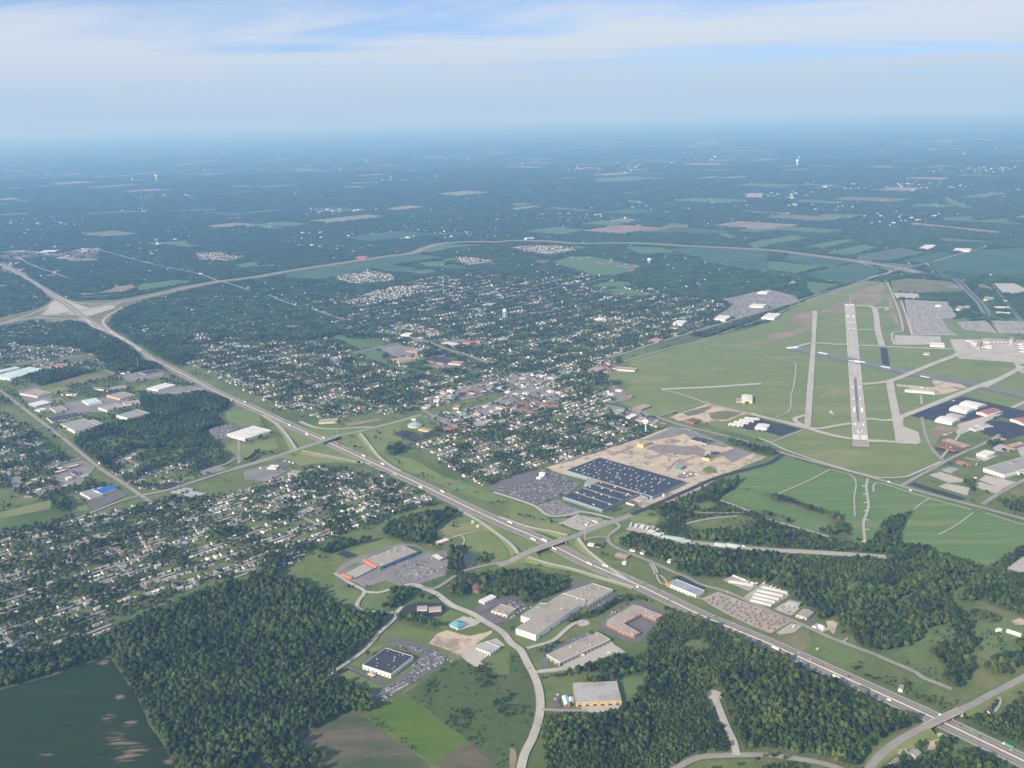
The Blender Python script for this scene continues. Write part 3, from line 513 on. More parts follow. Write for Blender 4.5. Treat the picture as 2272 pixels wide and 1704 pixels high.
# crossing highway in the distance
sheet('interchange_ground', drygrass, T(0, 1, "-60,1100 330,1005 430,940 300,810 420,830 520,890 640,940 1000,930 1250,885 1600,805 1640,840 1300,925 1080,1005 970,1080 940,1150 1010,1240 900,1210 760,1115 560,1120 300,1115 0,1175 -60,1185"), [0.3], 4)
x1 = T(0, 1, "-200,1175 0,1140 300,1085 680,1030 950,970 1250,910 1600,830 1850,780") + T(1, 1, "0,735 250,690 700,620 1180,550 1350,528 1480,480 1600,447 1800,432 2100,430") + T(2, 1, "0,420 300,425 560,445 830,440 1090,442 1500,465 2212,502") + T(3, 1, "300,537 780,600 1150,660 1300,700")
cv_ = road('highway', roadgrey, 36, x1, step=25)
struct('verge', strip_mb(cv_, -55, 55, 0.7), drygrass); G.stamp(G.e, cv_[:, :2] - np.array([[0, 35.0]]), 75)
for s in ("340,1055 520,1067 700,1050 900,1010 1040,960", "460,950 400,1000 200,1080 0,1145", "1060,1000 940,1065 890,1120 920,1170 1000,1232 1130,1310 1220,1370", "480,890 600,945 750,967 910,967 1050,950", "300,1085 560,1100 720,1100 800,1160 900,1200"):
    road('ramp', concrete, 13, T(0, 1, s), step=20)
lots(concrete, 0, 1, "440,960 520,910 640,960 760,1000 980,975 1000,1000 880,1040 740,1080 560,1050 360,1060 420,1000", name='pavement')
for s in ("0,520 150,500 500,530 700,490 870,480 850,580 580,600 400,560 120,600 0,580", "0,600 100,620 260,720 230,740 0,700"): sheet('parking_lot', greylot, T(0, 1, s), zl, 0, False); kind(T(0, 1, s), 8)
for s in ("220,785 340,775 510,770", "150,560 300,640 470,700 590,745", "740,470 900,510 1150,580 1400,640 1600,680 1760,720 1900,775", "1930,775 2160,850", "0,820 220,785", "900,1545 1060,1590", "840,1485 1100,1440"):
    road('road', roadgrey, 13, T(0, 1, s), step=20)
for s in ("100,890 340,980 420,985", "480,1010 760,1105", "1120,1210 1300,1245 1500,1300 1680,1370 1850,1420 2010,1480", "850,1390 1060,1345 1260,1300", "1250,1480 1450,1440 1640,1410", "1550,800 1800,840", "1940,980 2212,930"):
    road('road', roadgrey, 11, T(1, 1, s), step=20)
for s in ("0,910 250,860 480,800 640,780 840,740", "-40,1540 60,1570 200,1630 340,1700", "1480,580 1700,600 1900,640 2212,690", "690,850 900,885 1040,900"):
    road('road', roadgrey, 10, T(2, 1, s), step=20)
# arterial along the airfield (runs from the town past the runway end)
road('road', roadgrey, 15, T(2, 1, "820,1435 1000,1385 1200,1320 1500,1230 1900,1110 2212,1020") + T(3, 1, "200,960 400,895 700,810 900,740 1150,665 1400,610 1640,540 1900,470"), step=20)
road('service_road', gravel, 8, T(2, 1, "960,1465 1440,1330 1620,1290 1900,1190 2212,1080") + T(3, 1, "330,945 620,850 950,765 1030,770"), step=20)
road('service_road', concrete, 9, T(3, 1, "1030,780 1080,900 1165,1200 1075,1220 1090,1320"), step=20)
road('service_road', concrete, 9, T(3, 1, "1150,935 1200,1090 1245,1240"), step=20)
road('road', greylot, 14, T(3, 1, "1290,700 1480,720 1620,770 1720,870 1800,950 1880,1060 1990,1090 2212,1110"), step=20)
road('road', greylot, 10, T(3, 1, "1300,690 1500,712 1650,760 1750,860 1850,960 1920,1060"), step=20)
road('road', greylot, 9, T(3, 1, "1880,1085 1700,1100 1560,1105 1545,1150 1640,1200 1800,1240 2000,1245 2212,1250"), step=15)
road('road', greylot, 11, T(3, 1, "1930,790 2040,940 2120,1050 2212,1130"), step=20)
for s in ("780,600 900,650 1060,690 860,740", "1370,620 1420,660 1500,700", "790,595 1000,615 1250,630"):
    road('ramp', concrete, 9, T(3, 1, s), step=20)
# the three overpass roads: approaches and ramps
p1, z1 = Tz(1, 2, "-200,740,0 0,680,0.2 200,620,2.5 345,572,5 470,532,6.5 562,503,7"); road('road', roadgrey, 19, p1, z1)
p1b, z1b = Tz(1, 2, "715,449,7 800,430,6 880,415,4 1050,370,1 1250,320,0 1430,268,0"); road('road', roadgrey, 19, p1b, z1b)
p2, z2 = Tz(2, 2, "-120,1572,0 0,1528,2 60,1495,5 120,1467,6.5 180,1443,7"); road('road', roadgrey, 19, p2, z2)
p2b, z2b = Tz(2, 2, "450,1346,7 560,1312,5 700,1255,2.5 880,1190,0 1040,1128,0"); road('road', roadgrey, 19, p2b, z2b)
road('road', newasphalt, 15, T(2, 2, "1030,1132 1250,1040 1500,930 1800,802 2212,690") + T(3, 2, "130,612"))
p3, z3 = Tz(3, 3, "860,1690,0 960,1565,1 1080,1462,3 1250,1362,6 1370,1302,7.5"); road('road', roadgrey, 13, p3, z3)
p3b, z3b = Tz(3, 3, "1660,1165,7.5 1780,1110,5 1900,1042,2.5 2050,965,0.5 2260,855,0"); road('road', roadgrey, 13, p3b, z3b)
for s, zz in (("60,272 180,350 270,450 345,565", (0, 0, 2, 4.6)), ("380,325 500,372 650,390 880,378 1000,372", (0, 0, 0, .5, .8)), ("900,428 980,530 1060,630 1150,700 1250,757", (3.2, 1.5, 0, 0, 0)), ("400,580 650,630 900,680 1000,692", (4.6, 1.5, 0, 0)), ("1740,1082 1900,1170 2100,1310 2212,1400 2262,1470", (0, 0, 0, 2, 4.2))):
    road('ramp', concrete, 9, [P(568 + float(a.split(',')[0]) * K, 852 + float(a.split(',')[1]) * K, h) for a, h in zip(s.split(), zz)], zz)
for s, zz in (("-120,1150 0,1190 150,1240 330,1275 480,1312", (0, 0, 0, 2, 4.6)), ("560,1325 640,1430 760,1530 880,1620 980,1690", (4.6, 2, 0, 0, 0)), ("100,1487 300,1550 520,1602 750,1672 900,1715 1050,1762", (4.4, 2, 0, 0, 0, 0))):
    road('ramp', concrete, 9, [P(1136 + float(a.split(',')[0]) * K, 852 + float(a.split(',')[1]) * K, h) for a, h in zip(s.split(), zz)], zz)
road('road', roadgrey, 15, T(0, 2, "2250,680 1950,760 1700,840 1450,920 1230,965"))
road('road', roadgrey, 13, T(0, 1, "-60,1690") + T(0, 2, "0,60 200,210 400,360 620,530 850,720 1050,850 1180,940 1300,1022"))
road('road', asphalt, 9, T(0, 2, "1290,1015 1420,1130 1480,1230 1560,1320 1700,1430 1870,1580 1960,1650"), ex=0)
road('road', roadgrey, 11, T(0, 2, "1220,962 1000,1030 800,1110 600,1190 300,1260 -60,1390"))
for s in ("-60,800 100,790 300,740 500,690 720,640", "300,390 420,345", "2065,690 2065,530 2060,490", "1830,740 1960,690 2050,640", "1480,1140 1590,1115", "1510,1270 1690,1210", "1960,1650 2212,1600", "500,830 700,880"):
    road('road', roadgrey, 9, T(0, 2, s))
# town streets
for s in ("1380,165 1600,92 1900,10 2212,-80", "1390,190 1480,250 1620,330 1760,400", "1440,290 1800,230 2212,110 2500,30", "880,140 980,190 1080,210", "1480,170 1800,60 2212,-20"):
    road('road', roadgrey, 12, T(1, 2, s))
for s in ("690,260 750,260 1000,220 1250,290", "-20,200 140,260", "640,120 760,50 900,20"):
    road('road', roadgrey, 10, T(2, 2, s))
road('road', roadgrey, 14, T(2, 2, "640,150 820,190 1000,225 1250,290 1500,370 1800,440 2050,510 2212,560") + T(3, 2, "200,622 500,702 900,812 1200,900 1500,982 1800,1060 2300,1195"))
road('service_road', concrete, 8, T(2, 2, "2130,470 2212,500") + T(3, 2, "150,572 500,692 820,782 950,812 1180,805 1280,770 1500,672"))
road('road', roadgrey, 12, T(3, 2, "1160,880 1300,800 1450,720 1550,662 1700,590 1880,512 2000,440"))
road('road', roadgrey, 10, T(3, 2, "1520,670 1430,580 1385,500 1350,400 1330,290"))
road('road', roadgrey, 12, T(3, 2, "1850,1045 2000,950 2300,785"))
for s in ("1500,640 1640,460 1690,370", "1700,640 1830,670", "1330,180 1320,100"): road('service_road', concrete, 7, T(3, 2, s))
# frontage road right of the highway
road('road', roadgrey, 10, T(2, 2, "890,1195 930,1235 850,1300 828,1345 870,1400 1000,1460 1200,1540 1420,1640") + T(2, 3, "1480,0 1640,80 1850,140 2212,300") + T(3, 3, "180,380 330,440 520,530 700,600 940,690 1060,745 1260,830 1350,890 1480,940 1590,985"), ex=3)
road('road', roadgrey, 9, T(2, 2, "840,1322 700,1330 640,1350"))
# curving local road at the bottom and its branches
road('road', concrete, 14, T(1, 3, "1380,85 1450,112 1550,152 1700,262 1850,322 2000,412 2130,492 2212,592") + T(2, 3, "70,640 130,750 190,860 232,980 246,1100 236,1220 180,1400 110,1540 70,1700"), ex=5)
road('road', concrete, 9, T(1, 3, "680,-20 820,70 940,140 900,200 870,268 920,300 1050,320 1210,330 1190,380 1080,480 980,600 880,690 700,810 600,880"))
road('road', concrete, 9, T(1, 3, "940,140 1050,150 1200,110 1350,75 1440,95"))
road('road', concrete, 9, T(1, 3, "1205,335 1260,270")); road('road', roadgrey, 9, T(1, 3, "1440,100 1530,115 1640,60 1800,-40") + T(2, 2, "0,1528"))
road('road', asphalt, 8, T(1, 3, "790,795 900,832 1000,890 1090,935")); road('road', asphalt, 7, T(1, 3, "1930,320 2100,245 2230,205"))
road('road', asphalt, 8, T(1, 3, "1140,545 1300,575 1480,630 1560,650"))
road('road', concrete, 9, T(2, 3, "130,630 350,565 470,465 560,405 620,405")); road('road', concrete, 9, T(2, 3, "215,835 380,815 480,790"))
road('road', roadgrey, 8, T(2, 3, "265,1160 420,1168 640,1168"))
road('road', roadgrey, 12, T(2, 3, "1380,1690 1600,1580 1800,1560 2212,1555") + T(3, 3, "200,1580 400,1610 620,1670 700,1720"), ex=5)
road('road', concrete, 12, T(2, 3, "1750,1050 1790,1150 1850,1300 1920,1450 1940,1555"), ex=4)
for c, r, x, y, rad in ((2, 3, 1745, 1030, 15), (2, 3, 612, 408, 13)):
    q = T(c, r, f"{x},{y}")[0]
    sheet('turning_circle', concrete, [(q[0] + rad * math.cos(t), q[1] + rad * math.sin(t)) for t in np.linspace(0, 2 * math.pi, 24, endpoint=False)], zl)
# tracks and gravel lanes
for w, c, r, s in ((5, 3, 2, "540,740 350,840 70,960"), (7, 3, 2, "862,820 850,900 868,1050 850,1130 825,1200 840,1375"), (5, 3, 2, "912,935 915,875 960,858 1250,950 1750,1090"), (4, 3, 2, "1400,990 1320,1040 1260,1090"), (4, 3, 2, "1770,1120 1620,1230 1470,1310"), (5, 3, 2, "1880,1120 2260,1235"), (4, 3, 2, "540,742 735,805 745,1000 750,1150"),
                   (5, 2, 2, "1400,1080 1600,1115 2060,1115"), (9, 2, 2, "1800,1010 2060,1110 2212,1185"), (8, 3, 2, "-40,1160 250,1245 560,1335"), (7, 2, 2, "1490,1215 1700,1170 1950,1145"), (4, 3, 3, "690,540 650,575"), (4, 3, 3, "1940,1050 2000,1060 2005,1110 1960,1180"), (4, 3, 3, "1130,1550 1180,1500 1220,1600"),
                   (5, 2, 2, "1250,290 1500,210 1690,160"), (9, 2, 2, "1300,60 1420,80 1690,170 1850,210 2250,310"), (9, 3, 2, "-140,255 0,300 300,385"), (6, 3, 2, "20,510 320,395"), (22, 2, 2, "1290,50 1500,40 1700,32 2150,0"), (5, 3, 2, "60,295 180,240 200,100 230,0"), (5, 3, 1, "0,1425 200,1465 240,1500 220,1690"), (4, 2, 1, "1620,1300 2212,1420"), (5, 1, 2, "1500,1400 1770,1310 1900,1280"), (4, 2, 3, "1660,210 1500,170")):
    road('gravel_track', gravel if w != 22 else concrete, w, T(c, r, s), ex=2)
p = T(2, 2, "1000,1250 1150,1285 1340,1350 1700,1390 2212,1440") + T(3, 2, "400,1460 1020,1500")
road('gravel_track', gravel, 22, p, ex=3)
for s in ("1190,1560 1220,1600 1235,1650", "1195,1560 1220,1565 1260,1640"): road('gravel_track', concrete, 4, T(2, 2, s))
road('gravel_track', concrete, 4, T(2, 3, "1250,-10 1270,50 1320,80 1325,40 1280,0")); 
road('gravel_track', concrete, 4, T(1, 2, "1700,1320 1780,1320 1800,1370 1760,1410 1720,1400"))

# ------------------------------------------------------------------ lots
L = {}
L['store'] = lots(greylot, 1, 2, "690,1620 740,1560 900,1490 1250,1380 1390,1390 1480,1440 1580,1455 1650,1430 1665,1580 1635,1657 1560,1680 1420,1730 1370,1768 1210,1740 1130,1700 940,1760 870,1720 690,1660")[0]
sheet('lawn', grass, T(1, 2, "735,1622 850,1548 915,1555 800,1600"), zl, 0); sheet('lawn', grass, T(1, 2, "1300,1408 1380,1403 1475,1450 1385,1478"), zl, 0)
L['dark'] = lots(asphalt, 1, 3, "980,1060 1060,1115 1655,740 1650,680 1520,640 1400,715 1370,800 1230,885 1150,935", "1140,555 1300,575 1500,640 1470,690 1330,655 1180,610 1120,610", "930,790 1010,830 1150,930 1090,940 960,880")[0]
lots(concrete, 1, 3, "1770,690 1880,600 2080,540 2150,600 2010,690 1940,740 1960,770 1900,790 1820,740")
lots(concrete, 1, 3, "1660,420 1790,350 1960,390 1900,430 1740,475"); lots(newasphalt, 1, 3, "1230,330 1290,260 1400,230 1600,235 1670,290 1590,355")
L['woodlot'] = lots(asphalt, 2, 3, "-330,290 -250,230 -60,190 60,190 130,280 20,375 -140,420 -280,370")[0]
lots(asphalt, 2, 3, "290,235 430,150 570,55 720,60 440,155 300,240", "620,330 760,240 840,170 900,130 880,200 720,300")
L['orange'] = lots(asphalt, 2, 3, "740,440 830,330 1030,220 1130,230 1320,310 1330,340 1250,410 1110,570 1000,575")[0]
lots(concrete, 2, 3, "430,790 480,720 850,560 890,600 985,660 840,690 560,800 380,832 230,845 225,815"); lots(asphalt, 2, 3, "250,680 295,690 330,800 260,790", "300,655 600,500 740,470 720,500 400,645 310,680")
lots(concrete, 2, 3, "545,1095 620,1165 670,1185 900,1175 985,1090 960,1085 890,1095"); L['red'] = lots(asphalt, 2, 3, "350,1010 400,1005 432,1160 370,1165")[0]
L['equip'] = lots(mat('yard_dirt', (0.36, 0.30, 0.245), (0.42, 0.36, 0.30), 0.05, c3=(0.29, 0.26, 0.235), scale3=0.03), 2, 3, "1640,200 1750,150 1790,140 2212,305 2412,398 2235,500 2080,440 1850,330 1700,245", name='equipment_yard')[0]
lots(newasphalt, 2, 3, "1370,12 1480,-5 1720,90 1650,118"); lots(gravel, 2, 3, "1820,40 1910,0 2125,90 2045,135", "1990,190 2170,60 2410,165 2230,272", name='yard')
lots(gravel, 3, 3, "70,492 200,410 300,430 225,492 100,512", name='yard'); L['smallyard'] = lots(concrete, 3, 3, "50,290 150,230 290,270 205,345 130,322", "385,440 420,410 540,460 470,490")[0]
lots(asphalt, 3, 3, "290,370 330,340 440,390 340,425")
L['plant'] = lots(asphalt, 2, 2, "-222,900 -10,800 230,742 480,800 610,862 480,960 330,1000 200,1052 0,985 -90,960")[0]
L['plant2'] = lots(greylot, 2, 2, "215,1050 390,1005 610,1100 570,1135 340,1135")[0]
L['gravel'] = lots(gravel, 2, 2, "400,1210 560,1130 860,1190 800,1222 590,1272")[0]
road('road', concrete, 9, T(2, 2, "-160,940 0,990 200,1062 330,1145 470,1142 600,1110 880,1170"))
lots(greylot, 2, 2, "1100,500 1400,370 1530,400 1460,440 1260,480", "1480,425 1560,402 1880,530 1840,552 1600,502", "1800,600 1940,550 2080,600 1900,682", name='old_pavement')
sheet('lawn', grass, T(2, 2, "1640,742 1700,710 1760,732 1780,770 1700,772"), zl, 1)
sheet('lawn', grass, T(2, 2, "900,1110 1050,1040 1090,1060 920,1135 860,1130"), zl, 1)
lots(newasphalt, 2, 2, "1985,390 2050,278 2215,320 2500,392 2320,452 2200,418"); L['thangar'] = zl[0]
L['yard2'] = lots(gravel, 2, 2, "1000,1250 1020,1200 1100,1205 1240,1235 1200,1280 1150,1290", name='yard')[0]
for s in ("1220,275 1680,110 2300,255 2300,370 2020,285 1880,312 1500,332", "1870,312 2300,350 2300,410 2040,492 1920,452 1800,392"): lots(newasphalt, 3, 2, s, name='apron')
lots(concrete, 3, 2, "1640,350 1900,270 2030,258 1880,332 1760,402 1650,445 1620,420", name='apron')
lots(concrete, 3, 2, "1390,790 1490,760 1695,830 1680,852 1560,857", "1470,890 1540,860 1745,900 1720,968", "1760,880 1830,850 2030,902 1980,958", "1820,832 1880,790 2145,850 2030,907", "1790,640 1830,620 1990,622 1870,672", "2050,1595 2300,1440 2300,1660", "1940,552 2000,520 2160,560 2080,592 1960,582", "2150,560 2300,480 2300,660 2180,620")
lots(newasphalt, 3, 2, "1215,872 1260,853 1710,990 1690,1008 1600,992", "1440,570 1480,540 1560,575 1700,590 1640,610")
lots(browndirt, 3, 2, "1375,405 1480,360 1660,380 1560,452 1430,462", name='yard')
palelot = mat('pale_lot', (0.33, 0.315, 0.30), (0.38, 0.36, 0.34), 0.04)
L['airpark'] = lots(palelot, 3, 1, "1180,930 1420,945 1560,950 1640,1090 1500,1100 1540,1170 1640,1240 1250,1240 1215,1100")[0]
L['airpark2'] = lots(palelot, 3, 1, "1630,1130 1880,1110 1980,1222 1700,1190", "1920,1112 2300,1120 2300,1230 2000,1222")[0]
lots(concrete, 3, 1, "1090,1240 1490,1250 1500,1312 1320,1322 1100,1322", "1080,870 1300,880 1310,925 1110,920", "1570,1275 2400,1282 2400,1520 2100,1472 1650,1442 1600,1347", "1950,790 2130,790 2300,870 2040,882", name='apron')
L['auto'] = lots(greylot, 2, 1, "1800,930 2212,840 2460,900 2480,960 2212,1010 1960,1100 1860,1082 1740,1092 1900,980")[0]
L['auto2'] = lots(newasphalt, 2, 1, "1395,1152 1510,1118 1650,1140 1700,1172 1580,1195")[0]
lots(greylot, 1, 1, "1060,1350 1230,1320 1390,1360 1340,1425 1150,1432", "1650,1290 1800,1270 1840,1300 1690,1322 1530,1302", "1500,1500 1700,1470 1800,1500 1600,1540", "1250,1240 1420,1270 1560,1330 1400,1300")
lots(greylot, 0, 1, "1000,1600 1210,1550 1350,1530 1430,1570 1400,1602 1150,1652", "300,1520 420,1500 500,1520 420,1560")
L['whitelot'] = lots(asphalt, 0, 2, "1750,400 1960,350 2085,380 1965,432 2000,485 1860,475")[0]
lots(asphalt, 0, 2, "650,942 900,960 1000,900 1115,960 880,1062 800,1092 730,1000"); lots(newasphalt, 0, 2, "1000,480 1300,520 1240,560 1000,510", "1440,870 1540,850 1490,910 1380,910")
L['indust'] = lots(greylot, 0, 2, "150,60 330,20 450,110 440,240 300,240 200,150", "560,160 880,120 1130,120 1060,220 860,250 700,240 560,260", "1240,40 1700,20 1760,50 1530,120 1280,80", "380,300 700,230 760,260 480,340", "560,700 720,660 830,720 700,880 540,900 460,800")[0]
lots(greylot, 0, 2, "60,810 160,800 220,880 120,910", "1720,760 1880,700 1960,740 1760,800", "2100,760 2330,700 2480,760 2300,850 2120,830")
lots(asphalt, 1, 2, "60,702 250,660 335,690 200,752"); L['cinema'] = lots(newasphalt, 1, 2, "1180,430 1280,400 1405,430 1270,462", "1290,470 1500,410 1605,440 1350,502")[0]
fields('dirt_ground', browndirt, 1, 2, "770,340 1080,300 1095,315 900,350 770,372")
lots(newasphalt, 1, 2, "700,1470 760,1440 880,1480 790,1512", name='tennis_court'); sheet('tennis_court', mat('court_green', (0.11, 0.24, 0.17)), T(1, 2, "1735,890 1800,875 1840,900 1760,925"), zl); 
for s in ("1380,165 1620,85 2212,-60 2212,30 1900,120 1500,200", "1450,290 1700,240 2212,120 2212,260 1900,330 1640,330", "1560,340 1720,330 1830,390 1650,420",): sheet('parking_lot', greylot, T(1, 2, s), zl, 0, False); kind(T(1, 2, s), 8)
for s in ("-20,80 200,0 380,60 350,200 120,260 -20,200", "640,120 900,20 1040,130 860,170", "840,200 1060,240 1280,300 1180,380 1060,330 900,280",): sheet('parking_lot', greylot, T(2, 2, s), zl, 0, False); kind(T(2, 2, s), 8)
for s in ("-20,1570 200,1560 420,1600 300,1680 -20,1690", "620,1560 760,1490 900,1500 1060,1560 900,1570 700,1560", "40,1640 300,1700 500,1760 200,1900 -100,1800",): sheet('parking_lot', greylot, T(2, 1, s), zl, 0, False); kind(T(2, 1, s), 8)
sheet('pond', water, T(1, 2, "1780,1500 1860,1460 1915,1480 1895,1560 1880,1605 1820,1605"), zl, 2); sheet('pond', water, T(3, 1, "1790,1480 1870,1480 1875,1492 1800,1494"), zl)
sheet('pond', water, T(3, 1, "1530,815 1640,805 1650,830 1560,830"), zl)

# ------------------------------------------------------------------ airport pavements
def quad(name, m, pts): return sheet(name, m, pts, zr)
quad('runway', concrete, T(3, 1, "660,970 747,970") + T(3, 2, "862,490 735,490"))
quad('blast_pad', mat('blast_pad_pavement', (0.33, 0.27, 0.21), (0.38, 0.31, 0.25), 0.03), T(3, 2, "727,492 868,492 880,552 730,545"))
ry0 = T(3, 1, "703,970")[0]; ry1 = T(3, 2, "798,490")[0]
RV = Vector(ry0) - Vector(ry1); RL = RV.length; RV.normalize(); RN = Vector((-RV.y, RV.x))     # along the runway, away from the camera
def rw(u, v): p = Vector(ry1) + RV * u - RN * v; return (p.x, p.y)
mk = MB(); zr[0] += 0.03
def rrect(u0, u1, v0, v1, mi=0): mk.add([(*rw(u0, v0), zr[0]), (*rw(u0, v1), zr[0]), (*rw(u1, v1), zr[0]), (*rw(u1, v0), zr[0])], [(0, 1, 2, 3)], mi)
for end in (0, 1):
    def U(a): return a if not end else RL - a
    for k in range(12):
        v = (-20.5 + 3.2 * k) if k < 6 else (2.6 + 3.2 * (k - 6)); rrect(min(U(4), U(52)), max(U(4), U(52)), v, v + 2.0)
    for v0 in (-15, 9): rrect(min(U(300), U(352)), max(U(300), U(352)), v0, v0 + 7)
    for d in (150, 450, 600): 
        for v0 in (-14, 9): rrect(min(U(d), U(d + 24)), max(U(d), U(d + 24)), v0, v0 + 5)
# painted runway figure at the near end: two pairs of strokes meeting in a slant
for v0, v1, u0, u1 in ((-8, -5.5, 80, 104), (-8, -3, 100, 104), (3, 5.5, 80, 104), (3, 8, 100, 104), (3, 8, 80, 84), (5.5, 8, 92, 104), (-3, -0.5, 62, 80), (-5, -2.5, 72, 88)): rrect(u0, u1, v0, v1)
for k in range(36): rrect(130 + k * 60, 165 + k * 60, -.45, .45)
for v in (-21.5, 21): rrect(2, RL - 2, v, v + .7)
struct('runway_marking', mk, paint)
zr[0] += 0.006
tm = MB(); tm.add([(*rw(u, v), zr[0]) for u, v in ((190, -3), (230, -5.5), (700, -6), (760, -2), (760, 2.5), (700, 4), (230, 2.5), (190, 1))], [tuple(range(8))[::-1]])
struct('tyre_mark', tm, rubber)
quad('runway', runwayblack, T(3, 1, "150,1345 260,1335 330,1362 700,1432 1200,1540 1720,1635") + T(3, 2, "2300,105 2300,150 1760,20") + T(3, 1, "1200,1585 700,1472 330,1395 160,1362"))
mk2 = MB(); zr[0] += .03
for s in ("152,1346 258,1336 262,1352 170,1358", "440,1385 520,1400 505,1408 425,1393", "750,1455 840,1472 835,1482 745,1464", "700,1455 800,1475 790,1482 695,1462", "980,1505 1060,1522 1050,1530 970,1513", "1320,1590 1400,1606 1390,1612 1310,1597"):
    q = ccw(T(3, 1, s)); mk2.add([(x, y, zr[0]) for x, y in q], [(0, 1, 2, 3)])
struct('runway_marking', mk2, paint)
def taxi(c, r, w, s): road('taxiway', concrete, w, T(c, r, s), step=15)
quad('taxiway', concrete, T(3, 1, "385,1030 427,1030 412,1300 395,1659") + T(3, 2, "370,370 312,372 340,0") + T(3, 1, "375,1300"))
taxi(3, 1, 26, "740,985 880,990 925,1030 950,1200 985,1330"); taxi(3, 1, 20, "930,1010 1010,1000 1025,1025"); taxi(3, 1, 18, "770,1190 860,1192 945,1195"); taxi(3, 1, 20, "240,1340 400,1308 560,1318 680,1320"); taxi(3, 1, 20, "780,1330 900,1330 1050,1340 1300,1350 1600,1362")
quad('taxiway', newasphalt, T(3, 1, "970,1350 1027,1352 1050,1505 985,1490"))
taxi(3, 1, 24, "1680,1395 1450,1480 1250,1560 1040,1640 820,1665"); taxi(3, 2, 26, "1050,-20 1075,120 1110,300 1130,420 1150,500"); taxi(3, 2, 24, "2000,-40 1800,30 1500,150 1300,230 1120,300"); taxi(3, 1, 24, "2212,1510 2000,1620 1860,1690"); taxi(3, 2, 20, "840,310 900,305 1000,320 1090,310"); taxi(3, 2, 22, "850,495 1000,500 1200,515"); taxi(3, 2, 18, "715,345 560,370 450,390 370,385"); taxi(3, 2, 20, "730,478 620,462 450,420 340,385 200,345 0,300 -150,262")
taxi(3, 2, 16, "370,385 330,375 230,310 330,270"); taxi(3, 1, 22, "1600,1400 1700,1420 1900,1440"); taxi(3, 1, 20, "2140,1460 2200,1560 2300,1600"); taxi(3, 2, 14, "2110,210 2300,120")
quad('apron', concrete, T(3, 2, "1085,270 1170,300 1170,372 1300,420 1322,508 1290,527 1100,512"))
# ------------------------------------------------------------------ bridges
def bridge(label, a, b, w, z):
    a, b = Vector(a), Vector(b); L_ = (b - a).length; mid = (a + b) / 2; ang = math.atan2((b - a).y, (b - a).x)
    t = empty('overpass_bridge', (mid.x, mid.y, 0), label, 'bridge', rz=ang)
    zt = z + 1.6
    part('deck', MB().box(0, 0, zt - 0.6, L_ + 1.0, w, 0.62), CONC, t)
    part('road_surface', MB().box(0, 0, zt + 0.024, L_ + 1.0, w - 1.4, 0.03), roadgrey, t)
    for s in (-1, 1):
        part('parapet', MB().box(0, s * (w / 2 - .3), zt + .02, L_ + 6, .45, 1.0), barrier_m, t)
        part('girder', MB().box(0, s * (w / 2 - 1.6), zt - 1.9, L_, .6, 1.3), CONC, t)
        part('abutment', MB().box(s * (L_ / 2 - .8), 0, -.5, 3.2, w - .5, zt - 1.4), CONC, t)
    part('girder', MB().box(0, 0, zt - 1.9, L_, .6, 1.3), CONC, t)
    for px in (-L_ * .21, 0, L_ * .21):
        pm = MB(); pm.box(px, 0, zt - 2.9, 1.2, w - 2, 1.0)
        for k in (-1, 0, 1): pm.tube((px, k * w * .33, -.3), (px, k * w * .33, zt - 2.8), .5, .5, 8)
        part('pier', pm, CONC, t)
    G.stamp(G.e, [(a + (b - a) * k / 12)[:] for k in range(13)], w)
bridge('grey concrete overpass on the long road near the round-roofed theatre', p1[-1], p1b[0], 20, 7)
bridge('grey concrete overpass beside the dark-roofed factory, white truck below it', p2[-1], p2b[0], 20, 7)
bridge('narrow two-lane overpass at the bottom right among woods', p3[-1], p3b[0], 14, 7.5)

